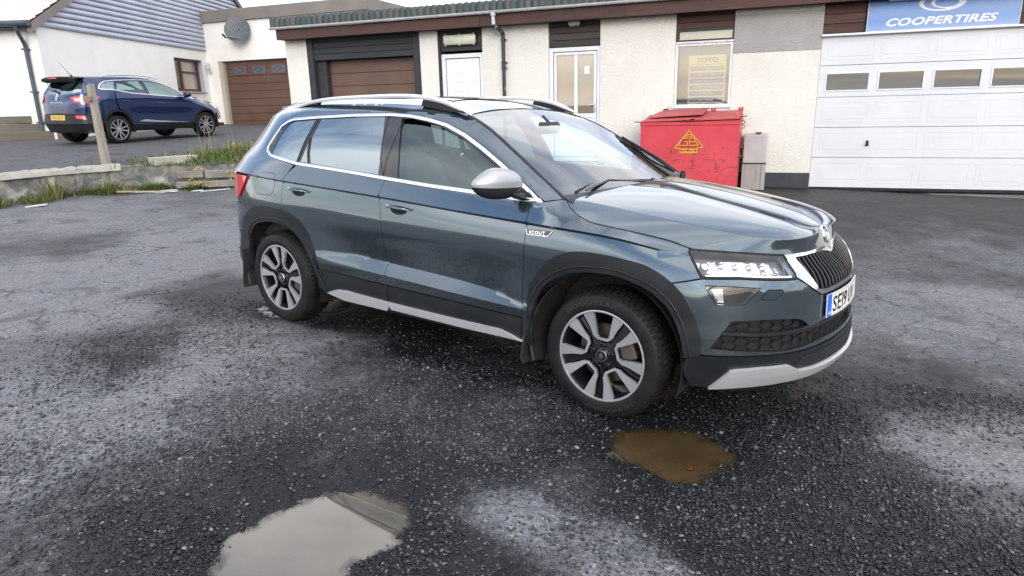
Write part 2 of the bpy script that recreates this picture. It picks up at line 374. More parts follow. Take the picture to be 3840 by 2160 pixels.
# horizontal rows: (s, z, inset) ; sharp rows break the smoothing
ROWS = [
 ('low',  False, [(-4.2,.27,.10),(-3.4,.24,.12),(-2.2,.19,.10),(-.4,.19,.10),(.4,.20,.07),(.9,.20,.13),(1.2,.21,.12),(1.6,.21,.12)]),
 ('sill', False, [(-4.2,.33,.05),(-3.4,.30,.05),(-2.2,.30,.035),(-.4,.30,.03),(.4,.30,.02),(.55,.31,.035),(.9,.31,.045),(1.2,.315,.018),(1.6,.315,.006)]),
 ('clad', True,  [(-4.2,.48,.01),(-3.4,.48,.01),(-2.2,.476,.012),(-.4,.455,.012),(.4,.455,.004),(.9,.455,.0),(1.6,.455,.0)]),
 ('fac0', True,  [(-4.2,.53,.01),(-3.4,.53,.008),(-2.2,.545,.004),(-1.5,.53,.002),(-.4,.505,.002),(.1,.53,.004),(.4,.55,.006),(.9,.54,.008),(1.2,.56,.01),(1.6,.56,.01)]),
 ('fac1', True,  [(-4.2,.60,.01),(-3.4,.60,.01),(-2.35,.60,.008),(-2.0,.605,.027),(-1.8,.618,.037),(-1.5,.605,.041),(-1.1,.592,.041),(-.7,.57,.034),(-.45,.53,.012),(-.1,.56,.006),(.4,.60,.012),(.9,.60,.012),(1.2,.62,.016),(1.6,.62,.012)]),
 ('waist',False, [(-4.2,.72,.01),(-3.4,.72,.01),(-2.6,.72,.000),(-2.1,.72,.020),(-1.5,.70,.028),(-.9,.70,.026),(-.4,.70,.010),(0.,.70,.004),(.4,.70,.016),(.9,.70,.024),(1.2,.70,.022),(1.6,.70,.018)]),
 ('bulge',False, [(-4.2,.86,.02),(-3.4,.86,.015),(-2.6,.86,.000),(-2.0,.84,.003),(-1.5,.82,.004),(-.9,.81,.004),(-.4,.83,.003),(0.,.83,.004),(.4,.77,.026),(.6,.785,.036),(.9,.79,.042),(1.2,.77,.046),(1.6,.765,.04)]),
 ('shld', False, [(-4.2,1.0,.05),(-3.4,.97,.03),(-2.6,.965,.012),(-1.5,.93,.013),(-.9,.92,.013),(-.4,.91,.013),(0.,.90,.014),(.4,.845,.052),(.6,.83,.07),(.9,.83,.075),(1.2,.815,.080),(1.6,.805,.085)]),
 ('crs0', True,  [(-4.2,1.055,.06),(-3.4,1.06,.035),(-3.0,1.055,.028),(-2.5,1.037,.024),(-1.5,1.003,.024),(-.9,.977,.024),(-.4,.958,.024),(0.,.944,.03),(.4,.888,.085),(.6,.865,.105),(.9,.860,.11),(1.2,.842,.112),(1.6,.825,.112)]),
 ('crs1', True,  [(-4.2,1.07,.05),(-3.4,1.075,.022),(-3.0,1.069,.014),(-2.5,1.051,.010),(-1.5,1.018,.010),(-.9,.992,.010),(-.4,.974,.012),(0.,.958,.022),(.4,.896,.088),(.6,.872,.112),(.9,.867,.118),(1.2,.848,.118),(1.6,.830,.118)]),
 ('belt', True,  [(-4.2,1.18,.14),(-3.4,1.18,.12),(-3.05,1.175,.07),(-2.5,1.16,0.038),(-1.9,1.132,0.038),(-1.5,1.112,0.038),(-1.1,1.092,0.038),(-0.7,1.076,0.04),(-0.4,1.062,0.046),(-0.32,1.035,0.055),(-0.24,1.015,0.053),(-0.18,1,0.048),(-0.1,0.985,0.044),(0,0.972,0.046),(0.16,0.949,0.07),(0.3,0.925,0.095),(0.43,0.897,0.108),(0.6,0.888,0.12),(0.9,0.878,0.126),(1.2,0.856,0.122),(1.6,0.836,0.121)]),
 ('mid1', False, [(-4.2,1.30,.27),(-3.4,1.30,.25),(-3.0,1.30,.16),(-2.8,1.295,.120),(-2.5,1.29,0.105),(-1.5,1.28,0.115),(-1.1,1.25,0.115),(-0.7,1.16,0.09),(-0.45,1.095,0.07),(-0.32,1.06,0.09),(-0.24,1.03,0.066),(-0.18,1.01,0.058),(-0.1,0.991,0.052),(0,0.978,0.056),(0.16,0.956,0.085),(0.3,0.934,0.112),(0.43,0.904,0.122),(0.6,0.894,0.13),(0.9,0.884,0.134),(1.2,0.862,0.126),(1.6,0.84,0.123)]),
 ('mid2', True,  [(-4.2,1.47,.38),(-3.4,1.46,.365),(-3.1,1.47,.315),(-2.8,1.48,.25),(-2.5,1.49,0.232),(-1.9,1.505,0.24),(-1.5,1.505,0.245),(-1.25,1.482,0.245),(-0.95,1.375,0.215),(-0.7,1.265,0.175),(-0.45,1.155,0.13),(-0.32,1.085,0.12),(-0.24,1.045,0.08),(-0.18,1.02,0.066),(-0.1,0.998,0.06),(0,0.985,0.068),(0.16,0.963,0.1),(0.3,0.94,0.127),(0.43,0.911,0.135),(0.6,0.902,0.142),(0.9,0.89,0.142),(1.2,0.868,0.129),(1.6,0.844,0.125)]),
 ('edge', True,  [(-4.2,1.53,.43),(-3.4,1.51,.43),(-3.1,1.52,.395),(-2.8,1.54,.345),(-2.5,1.55,0.325),(-1.9,1.562,0.335),(-1.5,1.555,0.34),(-1.25,1.53,0.345),(-1.1,1.5,0.345),(-0.95,1.45,0.305),(-0.7,1.32,0.245),(-0.45,1.175,0.19),(-0.3,1.093,0.148),(-0.24,1.058,0.1),(-0.18,1.029,0.075),(-0.1,1.003,0.068),(0,0.991,0.078),(0.16,0.968,0.115),(0.3,0.945,0.142),(0.43,0.917,0.148),(0.6,0.908,0.155),(0.9,0.895,0.15),(1.2,0.872,0.132),(1.6,0.848,0.127)]),
]
SURF = Surface(PLAN, ROWS, 8)
contour, inset, body, row_z, S_MIN, S_MAX = SURF.contour, SURF.inset, SURF.body, SURF.row_z, SURF.smin, SURF.smax
TR = {
 'reargap': [(-2.385,1.155),(-2.439,1.103),(-2.482,1.052),(-2.507,0.955),(-2.506,0.855),(-2.499,0.791),(-2.484,0.728)],
 'midgap': [(-1.507,1.116),(-1.529,1.066),(-1.548,1.009),(-1.538,0.943),(-1.523,0.833),(-1.525,0.715),(-1.518,0.597),(-1.492,0.487),(-1.505,0.345)],
 'fgap': [(-0.455,1.071),(-0.45,1.024),(-0.454,0.957),(-0.457,0.881),(-0.464,0.753),(-0.474,0.599),(-0.472,0.456),(-0.476,0.314)],
 'rarch_o': [(-3.098,0.628),(-3.038,0.712),(-2.946,0.793),(-2.872,0.827),(-2.792,0.846),(-2.704,0.857),(-2.622,0.857),(-2.482,0.844),(-2.401,0.82),(-2.338,0.79),(-2.293,0.745),(-2.256,0.698),(-2.227,0.648),(-2.206,0.596),(-2.178,0.543),(-2.171,0.489)],
 'rarch_i': [(-2.963,0.559),(-2.943,0.618),(-2.862,0.694),(-2.785,0.728),(-2.652,0.751),(-2.523,0.749),(-2.433,0.727),(-2.37,0.691),(-2.318,0.646),(-2.275,0.597),(-2.24,0.548),(-2.219,0.492),(-2.196,0.446),(-2.159,0.388),(-2.137,0.334)],
 'farch_o': [(-0.434,0.634),(-0.392,0.691),(-0.321,0.782),(-0.224,0.841),(-0.12,0.866),(0.032,0.866),(0.126,0.857),(0.216,0.844),(0.29,0.814),(0.35,0.779),(0.393,0.745),(0.43,0.709),(0.479,0.62),(0.504,0.553),(0.514,0.502),(0.512,0.452)],
 'farch_i': [(-0.395,0.498),(-0.379,0.575),(-0.317,0.666),(-0.216,0.732),(-0.108,0.766),(0.044,0.777),(0.121,0.768),(0.195,0.75),(0.255,0.727),(0.306,0.695),(0.348,0.658),(0.381,0.611),(0.406,0.56),(0.423,0.512),(0.44,0.434)],
 'chrome': [(-0.389,1.077),(-0.509,1.074),(-0.853,1.088),(-1.151,1.098),(-1.51,1.116),(-1.875,1.137),(-2.354,1.159),(-2.545,1.183),(-2.682,1.2),(-2.744,1.228),(-2.759,1.259),(-2.734,1.335),(-2.702,1.411),(-2.636,1.447),(-2.577,1.463),(-2.319,1.481),(-1.963,1.499),(-1.642,1.507),(-1.475,1.501),(-1.321,1.482),(-1.172,1.453),(-1.022,1.4),(-0.869,1.33),(-0.716,1.254),(-0.561,1.174),(-0.474,1.129)],
 'qglass': [(-2.683,1.231),(-2.665,1.308),(-2.648,1.377),(-2.613,1.431),(-2.554,1.445),(-2.334,1.463),(-2.349,1.319),(-2.374,1.181),(-2.54,1.2),(-2.648,1.216)],
 'rglass': [(-2.289,1.465),(-1.956,1.481),(-1.69,1.491),(-1.628,1.343),(-1.596,1.235),(-1.582,1.142),(-1.888,1.158),(-2.232,1.176),(-2.27,1.239),(-2.308,1.338)],
 'rglass2': [(-2.321,1.341),(-2.255,1.178),(-2.342,1.183)],
 'fglass': [(-1.536,1.448),(-1.36,1.441),(-1.184,1.418),(-1.004,1.358),(-0.845,1.281),(-0.69,1.202),(-0.593,1.148),(-0.592,1.099),(-0.864,1.107),(-1.163,1.118),(-1.417,1.131),(-1.468,1.274)],
 'fopen': [(-1.543,1.477),(-1.452,1.481),(-1.238,1.449),(-1.039,1.381),(-0.879,1.302),(-0.725,1.227),(-0.577,1.152),(-0.584,1.095),(-0.862,1.105),(-1.16,1.116),(-1.417,1.128),(-1.466,1.273)],
 'HL': [(0.41,0.909),(0.418,0.914),(0.435,0.915),(0.703,0.906),(0.999,0.886),(0.995,0.843),(0.998,0.797),(0.984,0.795),(0.67,0.811),(0.491,0.809),(0.455,0.86)],
 'fog': [(0.51,0.777),(0.642,0.776),(0.775,0.768),(0.74,0.735),(0.7,0.695),(0.63,0.694),(0.562,0.693),(0.538,0.733)],
 'wash': [(0.813,0.759),(0.888,0.756),(0.897,0.751),(0.895,0.743),(0.862,0.713),(0.855,0.711),(0.785,0.715),(0.78,0.719),(0.781,0.725),(0.806,0.755)],
 'intake': [(0.642,0.616),(0.731,0.62),(0.852,0.62),(0.963,0.612),(1.003,0.606),(1.03,0.596),(1.079,0.564),(1.2,0.562),(1.343,0.564)],
 'intakeb': [(1.206,0.481),(1.094,0.477),(0.965,0.467),(0.862,0.469),(0.741,0.477),(0.64,0.483),(0.556,0.489)],
 'bar': [(0.607,0.564),(0.736,0.556),(0.857,0.552),(0.96,0.552),(1.089,0.558),(1.267,0.561)],
 'silver': [(0.566,0.288),(0.641,0.373),(0.655,0.389),(0.687,0.396),(0.806,0.404),(0.952,0.4),(0.989,0.384),(1.037,0.359)],
 'lowcorner': [(0.436,0.431),(0.436,0.398),(0.444,0.349),(0.482,0.284),(0.569,0.276)],
 'grille_o': [(0.997,0.885),(1.079,0.883),(1.198,0.88),(1.34,0.88),(1.451,0.88),(1.55,0.849)],
 'chromei': [(1.085,0.871),(1.143,0.868),(1.249,0.865),(1.403,0.86),(1.508,0.85),(1.56,0.833)],
 'chromeb': [(1.157,0.725),(1.229,0.719),(1.333,0.73),(1.425,0.74)],
 'chromebo': [(0.997,0.796),(1.067,0.76),(1.108,0.735),(1.176,0.699),(1.237,0.697),(1.357,0.705)],
 'plate': [(1.216,0.691),(1.208,0.579)],
 'tail': [(-3.28,1.02),(-3.089,1.046),(-2.941,1.042),(-2.98,0.995),(-3.087,0.891)],
 'fuel': [(-2.764,1.079),(-2.74,1.09),(-2.604,1.095),(-2.568,1.082),(-2.589,1.024),(-2.61,0.96),(-2.642,0.937),(-2.808,0.934),(-2.832,0.955),(-2.826,1.033)],
 'bline': [(0.197,0.739),(0.348,0.776),(0.493,0.805)],
 'scout': [(-0.45,0.937),(-0.291,0.942),(-0.314,0.917),(-0.443,0.913)],
 'handR': [(-2.424,0.997),(-2.209,0.989)],
 'handF': [(-1.486,0.963),(-1.263,0.954)],
 'fac0': [(-2.149,0.562),(-1.783,0.552),(-1.494,0.535),(-0.995,0.519),(-0.467,0.51)],
 'fac1': [(-2.149,0.562),(-2.044,0.594),(-1.905,0.62),(-1.517,0.595),(-1.161,0.587),(-0.676,0.562),(-0.469,0.515)],
 'cladtop': [(-2.223,0.476),(-1.794,0.476),(-1.506,0.47),(-1.003,0.466),(-0.478,0.454)],
 'silsil_t': [(-2.088,0.324),(-2.03,0.348),(-1.967,0.366),(-1.892,0.372),(-1.856,0.372),(-1.488,0.363),(-0.992,0.362),(-0.614,0.366),(-0.54,0.35),(-0.46,0.326)],
 'silsil_b': [(-2.088,0.324),(-1.923,0.3),(-1.509,0.305),(-1.461,0.32),(-0.861,0.321),(-0.595,0.327),(-0.46,0.326)],
 'emb': [(1.325,0.992),(1.62,0.888)],
}
# ================= the big grey-blue car =================
# car frame: x forward, y to its left, z up; origin on the ground under the front axle
CAR_ROT = Matrix(((.9636002, .2659854, .0269512), (-.2663210, .9638359, .0096738), (-.0234034, -.0164994, .9995899)))
WB = 2.634
def tagcar():
    car = bpy.data.objects.new('parked_car', None); COL.objects.link(car)
    car.matrix_world = CAR_ROT.to_4x4()
    return tag(car, 'slate grey metallic SUV with silver roof rails parked beside the muddy puddles', 'car')
CAR = tagcar()
# paint with metal flake
m_honey = newmat('mesh black', (.007, .007, .008), .6, 0, 0, .2)
m_paint = newmat('slate paint', (.050, .078, .094), .26, .80, 1.0); bs(m_paint).inputs['Coat IOR'].default_value = 1.75
_n = noise(m_paint, 900, 2, .5); _r1 = ramp(m_paint, _n.outputs[0], [(.3, (.050, .078, .098)), (.7, (.083, .120, .145))]); L(m_paint.node_tree, _r1.outputs[0], bs(m_paint).inputs['Base Color'])
_n = noise(m_paint, 2.2, 6, .6); _mr = N(m_paint, 'ShaderNodeMapRange'); L(m_paint.node_tree, _n.outputs[0], _mr.inputs[0]); _mr.inputs[3].default_value = .10; _mr.inputs[4].default_value = .17; L(m_paint.node_tree, _mr.outputs[0], bs(m_paint).inputs['Roughness'])
_n = noise(m_paint, 14, 8, .7); _mr = N(m_paint, 'ShaderNodeMapRange'); L(m_paint.node_tree, _n.outputs[0], _mr.inputs[0]); _mr.inputs[1].default_value = .4; _mr.inputs[2].default_value = .8; _mr.inputs[3].default_value = .015; _mr.inputs[4].default_value = .07; L(m_paint.node_tree, _mr.outputs[0], bs(m_paint).inputs['Coat Roughness'])
_tc = N(m_paint, 'ShaderNodeTexCoord'); _sp = N(m_paint, 'ShaderNodeSeparateXYZ'); L(m_paint.node_tree, _tc.outputs['Object'], _sp.inputs[0]); _n3 = noise(m_paint, 5, 8, .7)
_ad = N(m_paint, 'ShaderNodeMath', operation='MULTIPLY_ADD'); L(m_paint.node_tree, _n3.outputs[0], _ad.inputs[0]); _ad.inputs[1].default_value = -.9; L(m_paint.node_tree, _sp.outputs[2], _ad.inputs[2])
_r3 = ramp(m_paint, _ad.outputs[0], [(.0, (.30, .30, .30)), (.22, (.0, .0, .0))]); _mc = mixc(m_paint, _r3.outputs[0], _r1.outputs[0], (.11, .10, .09)); L(m_paint.node_tree, _mc, bs(m_paint).inputs['Base Color'])
m_clad = mottled('black cladding', (.010, .012, .014), (.017, .019, .021), 6, .38, .08, .12, .0006, 700)
bs(m_clad).inputs['Specular IOR Level'].default_value = .28
m_gap = newmat('dark recess', (.006, .006, .007), .8)
m_gloss = newmat('gloss black', (.010, .010, .012), .10, 0, .5)
m_chrome = newmat('bright trim', (.80, .80, .82), .12, 1.)
m_silver = mottled('silver lacquer', (.58, .59, .61), (.62, .63, .65), 1.5, .34, .04, 0, metal=.5)
m_alloy = mottled('machined alloy', (.40, .40, .43), (.50, .50, .53), 3, .30, .08, .05, .0004, 300, metal=.55)
m_rubber = mottled('tyre rubber', (.007, .007, .008), (.015, .0145, .014), 9, .55, .12, .25, .0008, 260)
bs(m_rubber).inputs['Specular IOR Level'].default_value = .22
m_rubber2 = newmat('tyre lettering', (.022, .022, .023), .5)
m_wheelblk = newmat('wheel gloss black', (.007, .008, .010), .25, .0, .25)
m_glass = glassmat('clear car glass', (.66, .82, .78), refl=(.78, .95, 1.), f0=.10)
m_glassd = glassmat('tinted car glass', (.22, .30, .32), refl=(.82, .95, 1.), f0=.34)
m_screen = glassmat('windscreen glass', (.70, .78, .76), f0=.20)
m_lens = glassmat('lamp lens', (.90, .93, .95), f0=.07)
m_inter = mottled('dark interior', (.018, .018, .020), (.03, .03, .033), 5, .7, .1)
m_seat = mottled('seat fabric', (.035, .036, .040), (.055, .055, .06), 12, .85, .1)
m_white = newmat('white plate', (.78, .78, .76), .35, 0, .3)
m_blue = newmat('plate blue', (.01, .12, .62), .35, 0, .3)
m_black = newmat('black print', (.008, .008, .009), .5)
m_red = newmat('red lamp lens', (.55, .012, .015), .10, 0, 1.)
m_refl = newmat('lamp reflector', (.88, .88, .88), .14, .9)
m_smoke = newmat('lamp housing', (.50, .54, .60), .20, .8)
m_mud = newmat('mud flap rubber', (.014, .014, .014), .7)
m_slat = newmat('grille black', (.008, .008, .009), .28, 0, 0, .35); m_mcap = newmat('satin silver cap', (.36, .37, .39), .30, .6, .4); m_rail = newmat('sky-brightened silver rail', (.72, .72, .74), .25, .5); m_disc = newmat('brake disc', (.12, .105, .095), .4, .9)  # rail silver is paler: brightness from the sky is put into its colour
SHARP_ROWS = [r_[0] for r_ in ROWS if r_[1] and r_[0] != 'edge']
def crease_lines(lo, hi, step):
    out = []
    s_ = np.arange(math.floor(lo[0]/step)*step, hi[0]+step, step)
    for nm in SHARP_ROWS: out.append(np.stack([s_, row_z(nm, s_)], 1))
    return out
def side_fn(off=0.):
    return lambda P, o=0.: body(P[:, 0], P[:, 1], off+o)
def panel(name, poly, mat, parent=None, off=0., step=.032, fold=.022, holes=(), both=False, mirror=False, gap=.0018, fn=None, creases=True, smooth=32, edge_in=None, dens=None):
    dens = dens or step*.8
    P = shrink(densify(poly, dens), gap); H = [shrink(densify(h, dens), -gap) for h in holes]
    lines = crease_lines(P.min(0), P.max(0), step*.75) if (creases and fn is None) else ()
    v, F = patch2d(P, H, step, lines)
    f_ = fn or (lambda q, o: body(q[:, 0], q[:, 1], off+o))
    A = f_(v, 0.*v[:, 0]); n0 = len(A); V = [A]; FF = [tuple(t) for t in F]
    # body() is x along s, z up: right-hand side faces -y, so 2-D ccw triangles already point outward
    if fold:
        B = boundary(F); used = sorted({a for e in B for a in e}); mp_ = {a: n0+i for i, a in enumerate(used)}
        uu = v[used]; V.append(f_(uu, 0*uu[:, 0]-fold))
        for a, b_ in B:
            if both and abs(v[a][0]-S_MAX) < .004 and abs(v[b_][0]-S_MAX) < .004: continue
            if both and abs(v[a][0]-S_MIN) < .004 and abs(v[b_][0]-S_MIN) < .004: continue
            FF.append((b_, a, mp_[a], mp_[b_]))
    V = np.concatenate(V)
    if both or mirror:
        M_ = V*np.array([1, -1, 1]); FM = [t[::-1] for t in FF]
        if both: n = len(V); V = np.concatenate([V, M_]); FF = FF+[tuple(i+n for i in t) for t in FM]
        else: V, FF = M_, FM
    return mk(name, V, FF, mat, parent or CAR, smooth)
def pair(name, *a, **k):
    r_ = panel(name, *a, **k); l_ = panel(name, *a, **dict(k, mirror=True)); return r_, l_
def nrm(P_fn, s, z, e=.003):
    a = P_fn(s+e, z)-P_fn(s-e, z); b_ = P_fn(s, z+e)-P_fn(s, z-e); n = np.cross(a, b_); n /= np.maximum(np.linalg.norm(n, axis=1, keepdims=True), 1e-9); return n
def ribbon3(P, Nn, width, height, mat, name, parent=None, mirror=False, closed=False, prof=None, both=False, smooth=50):
    "raised strip along 3-D points with normals"
    P = np.asarray(P); Nn = np.asarray(Nn); n = len(P)
    T = np.roll(P, -1, 0)-np.roll(P, 1, 0)
    if not closed: T[0] = P[1]-P[0]; T[-1] = P[-1]-P[-2]
    T /= np.linalg.norm(T, axis=1, keepdims=True); B = np.cross(Nn, T); B /= np.linalg.norm(B, axis=1, keepdims=True)
    wd = width if hasattr(width, '__len__') else np.full(n, width); wd = np.asarray(wd)
    prof = prof or [(-.5, -.6), (-.5, .55), (-.34, 1.), (.34, 1.), (.5, .55), (.5, -.6)]
    m_ = len(prof); V = np.zeros((n, m_, 3))
    for j, (a, h) in enumerate(prof): V[:, j] = P+B*(a*wd)[:, None]+Nn*(h*height)
    V = V.reshape(-1, 3); F = []
    for i in range(n if closed else n-1):
        for j in range(m_):
            a = i*m_+j; b_ = i*m_+(j+1) % m_; c = ((i+1) % n)*m_; F.append((a, c+j, c+(j+1) % m_, b_))
    if not closed: F.append(tuple(range(m_))); F.append(tuple((n-1)*m_+j for j in range(m_))[::-1])
    if mirror: V = V*np.array([1, -1, 1]); F = [t[::-1] for t in F]
    if both:
        k = len(V); F = F+[tuple(i+k for i in t)[::-1] for t in F]; V = np.concatenate([V, V*np.array([1, -1, 1])])
    return mk(name, V, F, mat, parent or CAR, smooth)
def ribbon(name, path, width, height, mat, parent=None, off=0., mirror=False, closed=False, step=.03, both=False):
    q = densify(path, step, closed); s, z = q[:, 0], q[:, 1]
    P = body(s, z, off); n = nrm(lambda a, b_: body(a, b_), s, z)
    # smooth the normals a little across creases
    x, y, nx, ny = contour(s); sg = np.sign(n[:, 0]*nx+n[:, 1]*ny); sg[sg == 0] = 1; n = n*sg[:, None]
    k = n.copy(); n[1:-1] = (k[:-2]+2*k[1:-1]+k[2:])/4; n /= np.linalg.norm(n, axis=1, keepdims=True)
    return ribbon3(P, n, width, height, mat, name, parent, mirror, closed, both=both)
def T_(k): return [tuple(q) for q in TR[k]]
def rev(a): return list(a)[::-1]
def rowpath(name, s0, s1, n=12, dz=0.):
    s_ = np.linspace(s0, s1, n); return [(float(a), float(b_)+dz) for a, b_ in zip(s_, row_z(name, s_))]
def arch(c, r, a0, a1, n=14): return [(c[0]+r*math.cos(math.radians(a)), c[1]+r*math.sin(math.radians(a))) for a in np.linspace(a0, a1, n)]
def contract(path, c, d):
    out = []
    for s, z in path:
        v = np.array([s-c[0], z-c[1]]); l = np.linalg.norm(v); v = v*(l-d)/l; out.append((c[0]+v[0], c[1]+v[1]))
    return out
# ---- outlines shared by neighbouring panels
GR, GM, GF = T_('reargap'), T_('midgap'), T_('fgap')
FO, FI = [tuple(q) for q in spline(T_('farch_o'), 3)], [tuple(q) for q in spline(T_('farch_i')[1:], 3)]
RO, RI = [tuple(q) for q in spline(T_('rarch_o'), 3)], [tuple(q) for q in spline(T_('rarch_i'), 3)]
FI = [(-.425, .30), (-.418, .42)]+FI; RI = [(-3.0, .36), (-2.99, .47)]+RI
FOi = contract(FO, (0., .36), .03); ROi = contract(RO, (-2.62, .36), .03)
CH = T_('chrome')
belt_pts = CH[1:8]                         # lower chrome edge, front to rear
CLz = lambda s: float(row_z('clad', s))
fdoor = [(-.472, CLz(-.47))]+[q for q in rev(GF) if q[1] > .5 and q[1] < 1.06]+[(-.455, 1.074), (-.509, 1.074), (-.853, 1.088), (-1.151, 1.098)]+[q for q in GM if q[1] > .49]+[(-1.497, CLz(-1.5))]
pair('front_door', fdoor, m_paint, step=.03)
rdoor = rev([(-1.497, CLz(-1.5))]+[q for q in rev(GM) if q[1] > .49]+[(-1.51, 1.116), (-1.875, 1.137), (-2.354, 1.159)]+GR[1:-1]+[(-2.478, .74)]+[q for q in ROi if -2.47 < q[0] and q[1] > .49]+[(-2.165, CLz(-2.2))])
pair('rear_door', rdoor, m_paint, step=.03)
wing = [(-.474, .30)]+[q for q in rev(GF) if q[1] > .4]+[(-.455, 1.075), (-.389, 1.078), (-.301, 1.093)]+rowpath('edge', -.27, .40, 14)+[(.412, .909), (.455, .86), (.491, .807), (.348, .775)]+[q for q in rev(FOi) if q[0] < .31]+[(-.40, .45), (-.41, .30)]
pair('front_wing', wing, m_paint, step=.028)
bump_top = [(.350, .772), (.491, .803), (.67, .806), (.984, .790), (.998, .793), (1.067, .757), (1.108, .732), (1.176, .697), (1.237, .695), (1.357, .698), (S_MAX, .700)]
bumper = bump_top+[(S_MAX, CLz(1.57))]+rowpath('clad', 1.5, .47, 16)+[q for q in rev(FOi) if q[0] > .36]
IT, IB = T_('intake'), T_('intakeb')
intake = IT[:-1]+[(1.343, .563), (1.62, .563), (1.62, .478)]+[(1.343, .480)]+IB
fogp, washp = T_('fog'), T_('wash')
panel('front_bumper', bumper, m_paint, both=True, step=.03, holes=[intake, fogp, washp])
pair('headlamp_washer_cover', washp, m_paint, step=.02, gap=.001, fold=.01, off=.0015)
# quarter panel with its rear pillar
quarter = [(-2.475, .745)]+rev(GR)[1:]+[(-2.385, 1.157), (-2.545, 1.183), (-2.682, 1.2), (-2.744, 1.228), (-2.759, 1.259), (-2.734, 1.335), (-2.702, 1.411), (-2.636, 1.447), (-2.577, 1.463), (-2.577, 1.540)]+rowpath('edge', -2.62, -3.28, 8)+[(-3.33, 1.40), (-3.36, 1.2), (-3.34, 1.075), (-2.945, 1.058), (-3.07, .87), (-3.36, .80), (-3.36, .62), (-3.13, .62)]+[q for q in ROi if q[0] < -2.5]
fuel = T_('fuel')
pair('rear_quarter', quarter, m_paint, step=.034, holes=[fuel])
panel('fuel_flap', fuel, m_paint, off=.0005, gap=.0012, fold=.01, step=.03)
# cantrail and windscreen pillar
cant = [(-2.577, 1.465), (-2.319, 1.483), (-1.963, 1.501), (-1.642, 1.509), (-1.475, 1.503), (-1.321, 1.484), (-1.172, 1.455), (-1.022, 1.402), (-.869, 1.332), (-.716, 1.256), (-.561, 1.176), (-.474, 1.131), (-.389, 1.082), (-.301, 1.094)]+rowpath('edge', -.33, -2.577, 44)
pair('windscreen_pillar', cant, m_paint, step=.03, fold=.01, gap=.0005)
# black surround of the side glass with openings
sur = [(-.392, 1.079)]+CH[1:]
QG, RG, RG2, FG, FOP = T_('qglass'), T_('rglass'), T_('rglass2'), T_('fglass'), T_('fopen')
pair('window_surround', sur, m_gloss, off=-.004, fold=.02, gap=-.003, step=.035, holes=[QG, RG, RG2, FOP])
pair('quarter_window', QG, m_glassd, off=-.007, fold=0, gap=-.004, step=.04)
pair('rear_door_window', RG, m_glassd, off=-.007, fold=0, gap=-.004, step=.04)
pair('rear_fixed_window', RG2, m_glassd, off=-.007, fold=0, gap=-.004, step=.04)
pair('front_door_window', FG, m_glass, off=-.012, fold=.004, gap=-.002, step=.04)
# bright strip round the side glass
for mm in (False, True):
    ch = [tuple(q) for q in CH]
    low = ch[1:8]; up_ = ch[8:]
    ctr = [(-2.60, 1.20)]
    path = shrink(densify(ch, .03), .0105)
    ribbon('window_chrome_strip', [tuple(q) for q in path], .021, .004, m_chrome, closed=True, mirror=mm, step=.03)
    ribbon('door_seal', [(-1.508, 1.10)]+[(-1.588, 1.145), (-1.60, 1.235), (-1.632, 1.343), (-1.655, 1.50)][1:], .004, .0015, m_gap, mirror=mm, off=-.003)
    ribbon('door_gap_line', [(-1.535, 1.13), (-1.545, 1.23), (-1.53, 1.38), (-1.515, 1.495)], .004, .0012, m_gap, mirror=mm, off=-.003)
    ribbon('window_guide', [(-2.362, 1.17), (-2.348, 1.32), (-2.312, 1.47)], .024, .003, m_clad, mirror=mm, off=-.003)
    ribbon('window_divider', [(-2.246, 1.175), (-2.288, 1.25), (-2.312, 1.34)], .012, .003, m_gap, mirror=mm, off=-.003)
# cladding
cf = rev([(-.474, CLz(-.47)-.002), (-.474, .33), (-.60, .30), (-1.0, .29), (-1.47, .285), (-1.492, .40), (-1.497, CLz(-1.5)-.002)])
pair('sill_cladding', cf, m_clad, off=.006, step=.04)
cr_ = rev([(-1.500, CLz(-1.5)-.002), (-1.498, .40), (-1.475, .285), (-1.9, .285), (-2.12, .31), (-2.165, .36), (-2.195, .44), (-2.2, .478)])
pair('sill_cladding', cr_, m_clad, off=.006, step=.04)
def ring(o, i): return list(o)+list(rev(i))
FO2 = list(FO); FI2 = FI
pair('wheel_arch_trim', [(-.437, .32), (-.437, .50)]+FO2[1:]+[(.512, .452), (.442, .434)]+rev(FI2), m_clad, off=.010, step=.026, gap=0, fold=.03, creases=False)
pair('wheel_arch_trim', [(-3.17, .36), (-3.165, .50), (-3.135, .57)]+RO+[(-2.172, .486), (-2.172, .34), (-2.134, .334)]+rev(RI)[1:], m_clad, off=.010, step=.026, gap=0, fold=.03, creases=False)
# ridge along the inner part of each arch trim
for mm in (False, True):
    ribbon('wheel_arch_lip', [tuple(q) for q in contract(FI2[2:], (0, .36), -.028)], .010, .004, m_clad, off=.011, mirror=mm)
    ribbon('wheel_arch_lip', [tuple(q) for q in contract(RI[2:], (-2.62, .36), -.028)], .010, .004, m_clad, off=.011, mirror=mm)
LC = T_('lowcorner')
val = [(.452, .432)]+rev(rowpath('clad', 1.56, .53, 14, -.004))+[(S_MAX, .451), (S_MAX, .25), (1.2, .245), (.9, .24), (.70, .25)]+rev(LC)[:-1]
panel('front_valance', val, m_clad, both=True, off=.002, step=.035)
SV = [(.566, .282), (.641, .367), (.655, .384), (.687, .391), (.806, .398), (.952, .396), (.989, .380), (1.037, .356), (1.15, .352), (1.3, .352), (S_MAX, .352), (S_MAX, .308), (1.25, .306), (1.1, .302), (.92, .297), (.72, .292)]
panel('silver_skid_plate', SV, m_silver, both=True, off=.020, step=.03, fold=.02)
panel('lower_grille_mesh', [(1.06, .362), (1.0, .392), (1.04, .425), (S_MAX, .432), (S_MAX, .358)], m_gap, both=True, off=.004, step=.05, fold=0)
